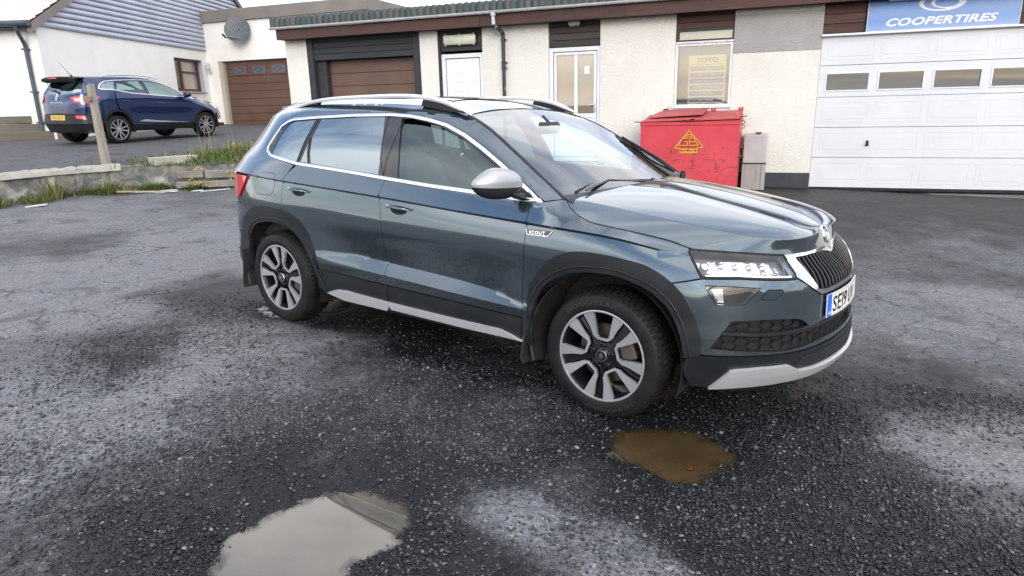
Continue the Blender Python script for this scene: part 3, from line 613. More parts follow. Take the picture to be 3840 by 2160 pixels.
# silver sill strip in two pieces
ST, SB = T_('silsil_t'), T_('silsil_b')
pair('silver_sill_strip', [(-1.497, .363), (-.992, .362), (-.614, .366), (-.54, .35), (-.462, .326), (-.595, .325), (-.861, .319), (-1.467, .318)], m_silver, off=.022, step=.04, fold=.03)
pair('silver_sill_strip', [(-2.088, .324), (-2.03, .348), (-1.967, .366), (-1.892, .372), (-1.503, .363), (-1.475, .345), (-1.512, .303), (-1.923, .298)], m_silver, off=.022, step=.04, fold=.03)
# rear: hatch, bumper, lamps
hatch = [(S_MIN, 1.50)]+rowpath('edge', -4.1, -3.29, 6, -.004)+[(-3.335, 1.40), (-3.365, 1.2), (-3.345, 1.08), (-3.42, 1.04), (-3.42, .82), (S_MIN, .80)]
panel('tailgate', hatch, m_paint, both=True, step=.05, holes=[[(S_MIN-.05, 1.44), (-3.45, 1.43), (-3.52, 1.18), (S_MIN-.05, 1.16)]])
panel('rear_window', [(S_MIN, 1.45), (-3.44, 1.44), (-3.51, 1.17), (S_MIN, 1.15)], m_glassd, both=True, step=.06, off=-.004, fold=0)
panel('rear_bumper', [(S_MIN, .795), (-3.37, .795), (-3.37, .64), (-3.14, .61), (-3.15, .48), (S_MIN, .48)], m_paint, both=True, step=.05)
panel('rear_valance', [(S_MIN, .478), (-3.15, .478), (-3.16, .36), (-3.2, .30), (S_MIN, .28)], m_clad, both=True, off=.004, step=.05)
pair('tail_lamp', [(-3.43, 1.052), (-3.09, 1.050), (-2.948, 1.047), (-2.985, .995), (-3.09, .888), (-3.2, .90), (-3.42, .96)], m_red, off=.012, fold=.03, gap=0, step=.04, creases=False)
# headlamps
HLp = T_('HL')
for mm in (False, True):
    cov = panel('headlight', HLp, m_lens, off=.001, fold=0, gap=.001, step=.03, mirror=mm, creases=False)
    panel('lamp_housing', HLp, m_smoke, parent=cov, off=-.055, fold=0, gap=-.002, step=.03, mirror=mm, creases=False)
    ribbon('lamp_rim', HLp, .012, .004, m_gap, parent=cov, off=0., closed=True, mirror=mm, step=.02)
    ribbon('daylight_strip', [(.51, .818), (.68, .820), (.97, .806)], .013, .008, newmat('white light guide', (.95, .97, 1.), .25) if not mm else bpy.data.materials['white light guide'], parent=cov, off=-.012, mirror=mm)
    for k, (s0, z0, rr) in enumerate([(.515, .868, .024), (.60, .868, .015), (.680, .866, .015), (.760, .864, .015), (.840, .860, .015)]):
        c = body([s0], [z0], -.034)[0]; n_ = body([s0], [z0], .0)[0]-c; n_ /= np.linalg.norm(n_)
        if mm: c = c*np.array([1, -1, 1]); n_ = n_*np.array([1, -1, 1])
        b_ = MB(); b_.tube([c-n_*.012, c-n_*.004, c+n_*.006, c+n_*.011], [rr, rr*1.06, rr*.8, rr*.2], 14); b_.build('lamp_projector', m_refl, cov, 60)
        q = [(s0+.022, z0-.030), (s0+.062, z0-.016), (s0+.052, z0+.026), (s0+.010, z0+.022)]
        if True: panel('lamp_reflector', q, m_refl, parent=cov, off=-.040, fold=.012, gap=0, step=.02, mirror=mm, creases=False)
    panel('lamp_bowl', [(.45, .86), (.455, .905), (.70, .898), (.90, .888), (.90, .835), (.60, .838)], m_refl, parent=cov, off=-.050, fold=0, gap=0, step=.03, mirror=mm, creases=False)
    for k in range(9):
        s0 = .53+k*.048; ribbon('lamp_rib', [(s0, .842), (s0+.045, .832)], .004, .004, m_refl, parent=cov, off=-.040, mirror=mm, step=.02)
    fg = panel('fog_lamp', fogp, m_lens, off=-.003, fold=0, gap=.001, step=.03, mirror=mm, creases=False)
    panel('lamp_housing', fogp, m_smoke, parent=fg, off=-.05, fold=-.047, gap=.0, step=.03, mirror=mm, creases=False)
    panel('lamp_reflector', [(.545, .762), (.60, .765), (.61, .70), (.575, .70)], m_refl, parent=fg, off=-.035, fold=.01, gap=0, step=.02, mirror=mm, creases=False)
# grille
g_in = T_('chromei')[:-1]+[(1.545, .838), (S_MAX, .828)]
g_ino = [(.999, .886), (1.079, .884), (1.198, .882), (1.34, .882), (1.451, .880), (1.52, .863), (S_MAX, .847)]
frame_out = g_ino+[(S_MAX, .700), (1.357, .700), (1.237, .697), (1.176, .699), (1.108, .735), (1.067, .760), (.998, .797)]
frame_hole = [(1.085, .869), (1.143, .868), (1.249, .866), (1.403, .862), (1.50, .848), (1.545, .836), (1.64, .822), (1.64, .722), (1.40, .722), (1.229, .719), (1.157, .728), (1.105, .80)]
gf = panel('grille_frame', frame_out, m_chrome, both=True, off=.004, fold=.035, gap=.001, step=.02, holes=[frame_hole], creases=False, smooth=25)
panel('grille_backing', [(1.07, .878), (S_MAX, .85), (S_MAX, .71), (1.14, .71)], m_gap, both=True, off=-.045, fold=0, step=.05, creases=False)
tops = g_in
def ztop(s): return float(np.interp(s, [q[0] for q in frame_hole[:7]], [q[1] for q in frame_hole[:7]]))
def zbot(s): return float(np.interp(s, [1.105, 1.157, 1.229, 1.60], [.80, .728, .719, .722]))
for k in range(11):
    s0 = 1.118+k*.0425
    if s0 > S_MAX-.01: break
    zb, zt = zbot(s0)+.002, ztop(s0)-.002
    for mm in (False, True):
        ribbon('grille_slat', [(s0, zt), (s0+.002, (zb+zt)/2), (s0, zb)], .013, .014, m_slat, off=-.014, mirror=mm, step=.04)
# badge on the bonnet nose is added after the bonnet
# lower intake: backing, honeycomb and cross bar
panel('intake_backing', [(.56, .49), (.64, .615), (1.0, .606), (1.08, .566), (S_MAX, .566), (S_MAX, .474), (.9, .464)], m_gap, both=True, off=-.030, fold=0, step=.05, creases=False)
ribbon('intake_bar', [(.600, .562), (.736, .556), (.857, .552), (.96, .552), (1.089, .556), (1.267, .559), (S_MAX, .559)], .020, .012, m_clad, off=-.006, both=True)
hexo = MB()
def hexline(a, b_):
    q = densify([a, b_], .02, False); P = body(q[:, 0], q[:, 1], -.020); Nn = nrm(lambda u, v: body(u, v, 0.), q[:, 0], q[:, 1]); x, y, nx, ny = contour(q[:, 0]); Nn *= np.sign(Nn[:, 0]*nx+Nn[:, 1]*ny)[:, None]
    T = P[-1]-P[0]; T /= np.linalg.norm(T); B = np.cross(Nn[0], T)*.0035; h = Nn[0]*.0035
    for sg in (1, -1):
        f_ = np.array([1, sg, 1])
        A = [P[0]-B, P[0]+B, P[-1]+B, P[-1]-B]; A = [v*f_ for v in A]+[(v+h)*f_ for v in A]
        hexo.add(A, [(4, 5, 6, 7), (0, 1, 5, 4), (2, 3, 7, 6), (1, 2, 6, 5), (3, 0, 4, 7)])
hw, hh = .082, .0190
zn = 0
for r_i in range(9):
    zc_ = .480+r_i*hh
    for k in range(14):
        s0 = .585+k*hw*1.5+(hw*.75 if r_i % 2 else 0)
        pts = [(s0+hw*.5*a, zc_+hh*b_) for a, b_ in ((1, 0), (.5, 1), (-.5, 1), (-1, 0))]
        for a, b_ in zip(pts[:-1], pts[1:]):
            mid = np.array([[(a[0]+b_[0])/2, (a[1]+b_[1])/2]])
            if inpoly(mid, intake)[0] and mid[0][0] < S_MAX and abs(mid[0][1]-.557) > .008: hexline(a, b_)
tag(hexo.build('honeycomb_mesh', m_honey, CAR), kind='stuff')
# number plate, bent round the bumper
PS = (1.213, 1.213+.52)
def plate_pt(u, v, w=0.):
    "u metres along the plate from its centre, v up"
    u = np.asarray(u, float); v = np.asarray(v, float); s = PS[0]+.26+u; o = .016+w
    sg = np.where(s > S_MAX, -1., 1.); sm = np.where(s > S_MAX, 2*S_MAX-s, s)
    P = body(np.atleast_1d(sm), np.atleast_1d(.634+v*1.0), o); P[:, 1] *= sg
    return P
def plategrid(name, u0, u1, v0, v1, w, mat, parent, n=24):
    U = np.linspace(u0, u1, n); A = plate_pt(U, U*0+v0, w); B = plate_pt(U, U*0+v1, w); C_ = plate_pt(U, U*0+v0, -.006); D = plate_pt(U, U*0+v1, -.006)
    V = np.concatenate([A, B, C_, D]); F = []
    for i in range(n-1): F += [(i, i+1, n+i+1, n+i), (2*n+i, 2*n+i+1, i+1, i), (n+i, n+i+1, 3*n+i+1, 3*n+i)]
    F += [(0, n, 3*n, 2*n), (n-1, 3*n-1, 4*n-1, 2*n-1)]
    return mk(name, V, F, mat, parent, 40)
plate = plategrid('number_plate', -.26, .26, -.0555, .0555, .0, m_white, CAR)
plategrid('plate_band', -.2595, -.214, -.055, .055, .0008, m_blue, plate, 6)
cw = .050; xs_ = -.200
for ch_ in 'SE19 UV':
    if ch_ == ' ': xs_ += .022; continue
    w_ = .014 if ch_ == '1' else cw
    V, F = text2d(ch_, 1., 0, 1, .012); lo = V.min(0); hi = V.max(0); V = (V-lo)/(hi-lo)
    P = plate_pt(xs_+V[:, 0]*w_, (V[:, 1]-.5)*.079, .0012); mk('plate_letter', P, F, m_black, plate); xs_ += w_+.011
V, F = text2d('GB', 1., 0, 1, .01); lo = V.min(0); hi = V.max(0); V = (V-lo)/(hi-lo); mk('plate_letter', plate_pt(-.252+V[:, 0]*.030, -.043+V[:, 1]*.020, .0016), F, m_white, plate)
ribbon3(plate_pt(np.linspace(-.208, .256, 30), np.linspace(-.208, .256, 30)*0-.050), nrm(lambda a, b_: plate_pt(a, b_), np.linspace(-.208, .256, 30), np.zeros(30)), .0016, .001, m_black, 'plate_border', plate)
ribbon3(plate_pt(np.linspace(-.208, .256, 30), np.linspace(-.208, .256, 30)*0+.050), nrm(lambda a, b_: plate_pt(a, b_), np.linspace(-.208, .256, 30), np.zeros(30)), .0016, .001, m_black, 'plate_border', plate)

# ---- bonnet, windscreen, roof as lofted patches
def loft(curves, nu, nv, bulge=0., sub=None):
    "curves: list of (n,3) arrays with matching parameter; linear between neighbours"
    C_ = [np.array([catmull(np.linspace(0, 1, len(c)), np.asarray(c)[:, k])(np.linspace(0, 1, nu)) for k in range(3)]).T for c in curves]
    rows = []
    for a in range(len(C_)-1):
        for t in np.linspace(0, 1, nv[a], endpoint=False): rows.append((a, t))
    rows.append((len(C_)-2, 1.))
    out = np.array([C_[a]*(1-t)+C_[a+1]*t for a, t in rows]); return out, rows, C_
def grid_faces(nr, nc, flip=False):
    F = []
    for i in range(nr-1):
        for j in range(nc-1):
            q = (i*nc+j, i*nc+j+1, (i+1)*nc+j+1, (i+1)*nc+j); F.append(q[::-1] if flip else q)
    return F
def sym_grid(name, G, mat, smooth=40, fold=None, parent=None):
    nr, nc, _ = G.shape; V = G.reshape(-1, 3); M_ = G[:-1][::-1]*np.array([1, -1, 1])
    A = np.concatenate([G, M_]); return mk(name, A.reshape(-1, 3), grid_faces(A.shape[0], nc), mat, parent or CAR, smooth)
es = np.array([-.295, 0, .3, .6, .9, 1.2, S_MAX])
ee = np.interp(np.linspace(0, 1, 61), np.linspace(0, 1, 7), es)
c0 = body(ee, row_z('edge', ee)+.001)
c0f = c0
knots = np.linspace(0, 1, 7); tt = np.linspace(0, 1, 61)
def curve(pts): pts = np.array(pts, float); return np.array([pchip(knots, pts[:, k])(tt) for k in range(3)]).T
c1 = curve([(-.275, -.725, 1.092), (.02, -.690, 1.049), (.32, -.665, 1.012), (.606, -.590, .972), (.752, -.43, .954), (.800, -.23, .955), (.795, 0, .945)])
c2 = curve([(-.185, -.30, 1.128), (.03, -.24, 1.120), (.30, -.25, 1.082), (.56, -.275, 1.036), (.70, -.26, 1.001), (.760, -.15, .972), (.777, 0, .963)])
c3 = curve([(-.165, 0, 1.136), (0, 0, 1.130), (.3, 0, 1.096), (.56, 0, 1.046), (.68, 0, 1.015), (.745, 0, .986), (.776, 0, .966)])
def bonnet_grid():
    nv = (7, 9, 6); rows = []
    C_ = [c0, c1, c2, c3]; u = np.linspace(0, 1, 61)
    for a in range(3):
        for t in (1-np.cos(np.pi*np.linspace(0, 1, nv[a], endpoint=False)))/2:
            P = C_[a]*(1-t)+C_[a+1]*t; b_ = [.004, .012, -.006][a]*4*t*(1-t)*np.sin(np.pi*np.clip(u*1.05, 0, 1))**.6
            P = P.copy(); P[:, 2] += b_; rows.append(P)
    rows.append(c3.copy()); G = np.array(rows); H_ = G.copy(); H_[1:-1] = .25*G[:-2]+.5*G[1:-1]+.25*G[2:]; G[14:-1] = H_[14:-1]
    return G
BG = bonnet_grid()
bon = sym_grid('bonnet', BG, m_paint, 60)
# folded flange round the bonnet so the shut line reads dark
_f0 = BG[0]; _f1 = _f0+np.array([0, .012, -.02]); mk('bonnet_flange', np.concatenate([np.concatenate([_f0, _f1]), np.concatenate([_f0, _f1])*np.array([1, -1, 1])]), [(i, i+1, 61+i+1, 61+i) for i in range(60)]+[(122+i, 122+i+1, 183+i+1, 183+i) for i in range(60)], m_gap, CAR)
for mm in (1, -1):
    ed = BG[0][2:56]*np.array([1, mm, 1]); MB().tube(ed-np.array([0, 0, .001]), .0028, 6).build('bonnet_shut_line', m_gap, CAR)
# round badge on the nose
def on_bonnet(u, v):                      # u across (car y), v along from the badge centre
    pass
bc = np.array([.797, 0, .921]); bn_ = np.array([.90, 0, .44]); bn_ /= np.linalg.norm(bn_); bu = np.array([0, 1., 0]); bv = np.cross(bn_, bu); bv *= np.sign(bv[2])
badge = MB(); prof = [(.0, .004), (.040, .004), (.041, .010), (.048, .011), (.050, .002)]
def bpt(u, v, w): return bc+bu*u+bv*v+bn_*w
def disc(mb, c2, r0, r1, w, n=28):
    V = []; F = []
    for k in range(n):
        a = 2*math.pi*k/n
        for r in (r0, r1): V.append(bpt(c2[0]+r*math.cos(a), c2[1]+r*math.sin(a), w))
    for k in range(n): F.append((2*k, 2*k+1, (2*k+3) % (2*n), (2*k+2) % (2*n)))
    mb.add(V, F)
def loop_at(r, w, n=32): return [bpt(r*math.cos(2*math.pi*k/n), r*math.sin(2*math.pi*k/n), w) for k in range(n)]
lo_ = [loop_at(r, w) for r, w in ((.049, -.01), (.049, .008), (.045, .013), (.040, .012), (.039, .006))]
V = [v for l in lo_ for v in l]; F = [(i*32+k, i*32+(k+1) % 32, (i+1)*32+(k+1) % 32, (i+1)*32+k) for i in range(4) for k in range(32)]
bdg = mk('bonnet_badge', V, F, m_chrome, CAR, 50)
mk('badge_field', loop_at(.0395, .006), [tuple(range(32))], m_gloss, bdg)
def plate3(name, poly, fn, d, mat, parent):
    b_ = MB(); b_.prism(poly, fn, d); return b_.build(name, mat, parent)
ARW = [(-.012, -.030), (.006, -.030), (.006, -.012), (.022, -.012), (-.003, .030), (-.012, .016)]
WNG = [[(-.014, .018), (-.031, .004), (-.014, .008)], [(-.014, .004), (-.034, -.010), (-.014, -.005)], [(-.014, -.010), (-.030, -.022), (-.014, -.018)]]
for w_ in [ARW]+WNG: plate3('badge_emblem', w_, lambda u, v, w: bpt(u, v, .006+w), .004, m_chrome, bdg)
# windscreen
te = np.linspace(-.30, -1.10, 25); We = body(te, row_z('edge', te)-.002)
top_c, bot_c = np.array([-1.13, 0, 1.535]), np.array([-.20, 0, 1.10])
G = []
for i in range(25):
    t = i/24; e_ = We[i]; c_ = bot_c*(1-t)+top_c*t+np.array([.055, 0, .02])*math.sin(math.pi*t)*.5; r_ = []
    for k in range(15):
        v = k/14; w = v*(2-v) if True else v; y = e_[1]*(1-v); P = np.array([e_[0]+(c_[0]-e_[0])*w, y, e_[2]+(c_[2]-e_[2])*w]); r_.append(P)
    G.append(r_)
G = np.array(G).transpose(1, 0, 2); sym_grid('windscreen', G, m_screen, 60)
# black band round the screen
for mm in (1, -1):
    P = We*np.array([1, mm, 1]); Nn = np.tile(np.array([.45, -.35*mm, .8]), (25, 1)); Nn /= np.linalg.norm(Nn[0]); ribbon3(P-Nn*.001, Nn, .020, .003, m_clad, 'windscreen_seal')
topline = np.concatenate([G[:, -1], (G[:-1, -1][::-1])*np.array([1, -1, 1])]); Nn = np.tile([.3, 0, .95], (len(topline), 1)); ribbon3(topline, Nn, .016, .002, m_gap, 'windscreen_seal')
botline = np.concatenate([G[:, 0], (G[:-1, 0][::-1])*np.array([1, -1, 1])]); ribbon3(botline+np.array([.01, 0, -.002]), np.tile([.4, 0, .9], (len(botline), 1)), .09, .004, m_clad, 'scuttle_panel')
# roof
rs = np.concatenate([np.linspace(-1.10, -3.0, 34), np.linspace(-3.06, -3.42, 7)]); Re = body(rs, row_z('edge', rs))
xc = [-3.56, -3.30, -3.0, -2.2, -1.7, -1.4, -1.13]; zcn = [1.555, 1.575, 1.592, 1.612, 1.610, 1.590, 1.537]
G = []
for i in range(len(rs)):
    e_ = Re[i]; xcen = np.interp(i/(len(rs)-1), [0, .82, 1.], [-1.13, -3.0, -3.24]); zcen = float(pchip(xc, zcn)(xcen)); r_ = []
    for k in range(17):
        v = k/16; w = 1-(1-v)**2.6; r_.append((e_[0]+(xcen-e_[0])*(v*(2-v)), e_[1]*(1-v), e_[2]+(zcen-e_[2])*w))
    G.append(r_)
RG_ = np.array(G).transpose(1, 0, 2); roof = sym_grid('roof', RG_, m_paint, 60)
# dark glass sunroof panel laid in the roof
sg = RG_[6:, 5:24].copy(); sg[:, :, 2] += .004; sym_grid('sunroof', sg, m_gloss, 60)
# roof spoiler
sp = MB(); ys = np.linspace(-.50, .50, 25); V = []; 
for y in ys:
    b_ = (y/.50)**2; V += [(-3.10+.10*b_, y, 1.570-.04*b_), (-3.27+.30*b_, y, 1.548-.05*b_), (-3.28+.30*b_, y, 1.53-.05*b_), (-3.20+.26*b_, y, 1.50-.05*b_)]
F = [(i*4+j, i*4+(j+1) % 4, i*4+4+(j+1) % 4, i*4+4+j) for i in range(24) for j in range(4)]; mk('roof_spoiler', V, F, m_paint, CAR, 30)
# roof rails
for mm in (1, -1):
    rp = spline([(-2.74, 1.522), (-2.62, 1.556), (-2.45, 1.585), (-2.2, 1.604), (-1.7, 1.618), (-1.45, 1.611), (-1.30, 1.591), (-1.18, 1.558), (-1.06, 1.512)], 5)
    P = np.array([(x, -mm*(.600+.008*math.sin(math.pi*min(1, max(0, (x+2.74)/1.68)))), z) for x, z in rp]); n = len(P)
    prof = [(-.017, -.010), (-.019, .002), (-.012, .012), (0, .015), (.012, .012), (.019, .002), (.015, -.010)]
    V = []; taper = [min(1, .35+.65*min(i, n-1-i)/5) for i in range(n)]
    for i, q in enumerate(P): V += [(q[0], q[1]+a*taper[i], q[2]-.012+b_*taper[i]) for a, b_ in prof]
    F = [(i*7+j, i*7+(j+1) % 7, i*7+7+(j+1) % 7, i*7+7+j) for i in range(n-1) for j in range(7)]+[tuple(range(7)), tuple((n-1)*7+j for j in range(7))]
    rail = mk('roof_rail', V, F, m_rail, CAR, 40)
    for poly in ([(-2.70, 1.525), (-2.56, 1.565), (-2.40, 1.585), (-2.43, 1.553), (-2.6, 1.54)], [(-1.43, 1.598), (-1.30, 1.578), (-1.17, 1.545), (-1.09, 1.508), (-1.25, 1.520), (-1.45, 1.55)]):
        b_ = MB(); b_.prism(poly, lambda u, v, w: (u, -mm*(.602+.012-w), v), .024); b_.build('rail_foot', m_clad, rail)

# ---- handles, mirror, wipers, badge
def handle(s0, z0, mm):
    f_ = np.array([1, -1 if mm else 1, 1])
    cup = MB(); u = np.linspace(0, 2*math.pi, 25)[:-1]; V = [body([s0+.068*math.cos(a)-.004], [z0-.004+.030*math.sin(a)*(1 if math.sin(a) < 0 else .75)], .0015)[0]*f_ for a in u]
    cup.add(V, [tuple(range(24))]); h = cup.build('handle_recess', m_gap, CAR)
    P = []; R_ = []
    for t in np.linspace(0, 1, 15):
        s = s0-.098+t*.196; o = .004+.030*math.sin(math.pi*t)**.5; P.append(body([s], [z0+.012-.012*t], o)[0]*f_); R_.append(.004+.012*math.sin(math.pi*min(1, max(0, t*.9+.1)))**.5)
    b_ = MB(); b_.tube(P, R_, 12, ry=.62, up=(0, 0, 1)); q = b_.build('door_handle', m_paint, CAR, 60)
    ribbon('handle_trim', [(s0-.08, z0+.018), (s0, z0+.012), (s0+.085, z0+.005)], .004, .002, m_chrome, parent=q, off=.034, mirror=mm)
for mm in (False, True):
    handle(-2.318, .990, mm); handle(-1.375, .956, mm)
def sgp(v, e): return np.sign(v)*np.abs(v)**e
def mirror_housing(mm):
    n, m_ = 36, 18; V = []
    c = np.array([-.565, -1.005, 1.172])
    for i in range(m_+1):
        ph = -math.pi/2+math.pi*i/m_
        for j in range(n):
            th = 2*math.pi*j/n
            yy = sgp(math.cos(ph), .75)*sgp(math.cos(th), .8); xx = sgp(math.cos(ph), .75)*sgp(math.sin(th), .8); zz = sgp(math.sin(ph), .85)
            y_ = -yy*.122; x_ = xx*(.062 if xx > 0 else .034)*(1-.35*max(yy, 0)**2)-.060*yy-.012; z_ = zz*.080*(1-(.60 if zz > 0 else .30)*max(yy, 0)**1.7)*(1-(.30*max(-yy, 0)**2 if zz > 0 else 0))
            V.append(c+np.array([x_, y_, z_]))
    V = np.array(V)
    if mm: V = V*np.array([1, -1, 1])+np.array([-.17, -.07, 0])
    F = [(i*n+j, i*n+(j+1) % n, (i+1)*n+(j+1) % n, (i+1)*n+j) for i in range(m_) for j in range(n)]
    V0 = V-c; zs_ = V0[:, 2]
    up_, dn = [], []
    for f_ in F: (up_ if np.mean([zs_[k] for k in f_]) > -.010 else dn).append(f_)
    g = mk('door_mirror', V, dn, m_clad, CAR, 50)
    mk('mirror_cap', V, up_, m_mcap, g, 60)
    # turn signal strip along the split
    pts = [V[i] for i in range(len(V)) if abs(zs_[i]+.02) < .012]
    b_ = MB(); s_ = -1 if mm else 1
    b_.tube([(-.56, -.845*s_, 1.093), (-.50, -.895*s_, 1.104), (-.515, -.96*s_, 1.118)], [.035, .030, .022], 12, ry=.6); (b_.build('mirror_arm', m_clad, g, 60) if not mm else 0)
    tri = [(-.655, 1.086), (-.42, 1.080), (-.46, 1.122), (-.58, 1.17)]
    panel('mirror_base', tri, m_clad, parent=g, off=.003, fold=.01, step=.03, mirror=mm)
    if mm: return
    b_ = MB(); b_.add([(-.600, -.925*s_, 1.13), (-.600, -.925*s_, 1.215), (-.655, -1.08*s_, 1.20), (-.655, -1.08*s_, 1.135)], [(0, 1, 2, 3)]); b_.build('mirror_glass', m_refl, g)
for mm in (False, True): mirror_housing(mm)
for (a, b_, c_) in (((-.27, -.62, 1.125), (-.31, -.30, 1.150), (-.21, .12, 1.112)), ((-.27, .60, 1.135), (-.42, .62, 1.215), (-.62, .60, 1.315))):
    w = MB(); A, B, Cc = map(np.array, (a, b_, c_)); w.tube([A, B, Cc], [.007, .009, .008], 6, ry=.6); w.build('wiper_arm', m_clad, CAR, 50)
w = MB(); w.tube([(-.235, .10, 1.118), (-.30, -.2, 1.142), (-.33, -.45, 1.140), (-.31, -.66, 1.115)], .008, 6); w.build('wiper_blade', m_gap, CAR, 50)
w = MB(); w.tube([(-.33, .70, 1.12), (-.50, .655, 1.235), (-.70, .615, 1.345)], .008, 6); w.build('wiper_blade', m_gap, CAR, 50)
w = MB(); w.tube([(-.24, .13, 1.095), (-.225, .13, 1.128)], [.02, .014], 10); w.tube([(-.24, .62, 1.10), (-.235, .62, 1.14)], [.02, .014], 10); w.build('wiper_spindle', m_clad, CAR, 50)
# door badge: chrome outlined plate with letters
def sbadge(mm):
    bp = [(-.452, .938), (-.292, .943), (-.316, .916), (-.443, .911)]
    g = panel('wing_badge', bp, m_gloss, off=.0035, fold=.003, gap=0, step=.03, creases=False, mirror=mm)
    for seg in ([(-.452, .938), (-.443, .911)], [(-.345, .914), (-.316, .916), (-.292, .943)], [(-.44, .9125), (-.33, .9165)]): ribbon('badge_outline', seg, .004, .002, m_chrome, parent=g, off=.004, mirror=mm, step=.02)
    V, F = text2d('SCOUT', 1., 0, 1.1, .01); lo = V.min(0); hi = V.max(0); V = (V-(lo+hi)/2)/(hi-lo)
    s = -.384+V[:, 0]*.098; z = .9275+V[:, 1]*.015+(s+.384)*.03
    P = body(s if not mm else -.768-s, z, .0055); 
    if mm: P = P*np.array([1, -1, 1])
    mk('badge_letter', P, F, m_chrome, g)
sbadge(False); sbadge(True)
# ---- wheels
def wheel(x, side, steer, rot, name='wheel'):
    w = bpy.data.objects.new(name, None); COL.objects.link(w); w.parent = CAR; w.location = (x, side*.788, .335); w.rotation_euler = (0, 0, steer + (math.pi if side > 0 else 0)); return w
tyre_prof = [(.232, .090), (.241, .106), (.250, .1105), (.268, .1135), (.288, .1130), (.305, .1085), (.318, .1000), (.327, .0880), (.3315, .072), (.333, .04), (.333, -.04), (.3315, -.072), (.327, -.088), (.305, -.1085), (.27, -.1135), (.241, -.106), (.232, -.090)]
b_ = MB(); b_.lathe([(r, o) for r, o in tyre_prof], 72, 'y'); tyre_me = b_.build('tyre', m_rubber, CAR, 60)
tr = MB()
def tpt(a, o, r): return (r*math.cos(a), -o, r*math.sin(a))
def tread_r(o): return float(np.interp(abs(o), [0, .04, .072, .088, .100, .1085], [.333, .333, .3315, .327, .318, .305]))
NT = 62
for k in range(NT):
    a0 = 2*math.pi*k/NT
    for sg in (1, -1):
        for (o0, o1, da, wd, hh_) in ((.064, .104, .0, .066, .0065), (.034, .060, .030, .060, .0065), (.006, .030, .055, .060, .0065)):
            V = []
            for o, sh in ((o0, da), (o1, da-.02)):
                r0 = tread_r(o)-.002; r1 = r0+hh_+.002
                V += [tpt(a0+sg*sh*.6, sg*o, r0), tpt(a0+sg*sh*.6+wd, sg*o, r0), tpt(a0+sg*sh*.6+wd, sg*o, r1), tpt(a0+sg*sh*.6, sg*o, r1)]
            tr.add(V, [(3, 2, 6, 7), (0, 3, 7, 4), (1, 5, 6, 2), (0, 1, 2, 3), (4, 7, 6, 5)])
tread_me = tr.build('tread_blocks', m_rubber, CAR); tread_me['kind'] = 'stuff'
# raised lettering on the sidewall
lt = MB()
for word, a_c, span, rad, hgt in (('GOODYEAR', 105, 62, .283, .024), ('ULTRAGRIP', 285, 58, .283, .018)):
    V, F = text2d(word, 1., 0, 1.15, .03); lo = V.min(0); hi = V.max(0); V = (V-(lo+hi)/2)/(hi-lo)
    a = math.radians(a_c)-V[:, 0]*math.radians(span); r = rad+V[:, 1]*hgt; lt.add([tpt(-q if False else q, .1142, rr) for q, rr in zip(a, r)], F)
letter_me = lt.build('sidewall_lettering', m_rubber2, CAR)
b_ = MB(); b_.lathe([(.238, .100), (.2405, .1045), (.238, .1065), (.233, .1055), (.228, .098), (.219, .080), (.212, .03), (.212, -.06), (.228, -.098), (.236, -.100)], 64, 'y'); rim_me = b_.build('rim', m_wheelblk, CAR, 40)
b_ = MB(); b_.lathe([(.241, .1035), (.2415, .1068), (.2365, .1085), (.2315, .1070), (.2305, .104)], 64, 'y'); lip_me = b_.build('rim_lip', m_alloy, CAR, 50)
# machined U-shaped spoke face
def spoke_front(t, r): return .1035-.010*(1-np.clip((r-.08)/.15, 0, 1))
def polar(a, r): return (r*math.sin(math.radians(a)), r*math.cos(math.radians(a)))
so = [polar(a, .2315) for a in np.linspace(29.2, -29.2, 13)]
left = [polar(-28.2, .19), polar(-27.2, .155), (-.0545, .102), (-.030, .082), (.030, .082), (.0545, .102), polar(27.2, .155), polar(28.2, .19)]
outl = so+left
hole = [(-.053, .226), (-.030, .098), (-.024, .093), (.024, .093), (.030, .098), (.053, .226)]
hole_o = [(-.053, .226), (-.027, .2295), (0, .2305), (.027, .2295), (.053, .226)]
hole = [(-.056, .2235), (-.033, .101), (-.025, .0945), (.025, .0945), (.033, .101), (.056, .2235), (.027, .2285), (0, .2298), (-.027, .2285)]
v, F = patch2d(densify(outl, .012), [densify(hole, .012)], .014)
def plate_mesh(v, F, front, thick):
    n = len(v); A = np.stack([v[:, 0], -front(v[:, 0], v[:, 1]), v[:, 1]], 1); B_ = A+np.array([0, thick, 0]); FF = [tuple(t) for t in F]+[(b_, a, n+a, n+b_) for a, b_ in boundary(F)]
    return np.concatenate([A, B_]), FF
V, FF = plate_mesh(v, F, spoke_front, .018); spoke_me = mk('spoke', V, FF, m_alloy, CAR)
# gloss black hub star behind the spokes
star = []
for k in range(5):
    a = 36+72*k
    star += [polar(a-9, .075), polar(a-6.5, .13), polar(a-6.6, .226), polar(a+6.6, .226), polar(a+6.5, .13), polar(a+9, .075)]
v, F = patch2d(densify(rev(star), .02), [], .03)
V, FF = plate_mesh(v, F, lambda t, r: .070+.018*np.clip(1-np.hypot(t, r)/.09, 0, 1), .03); star_me = mk('hub_star', V, FF, m_wheelblk, CAR, 40)
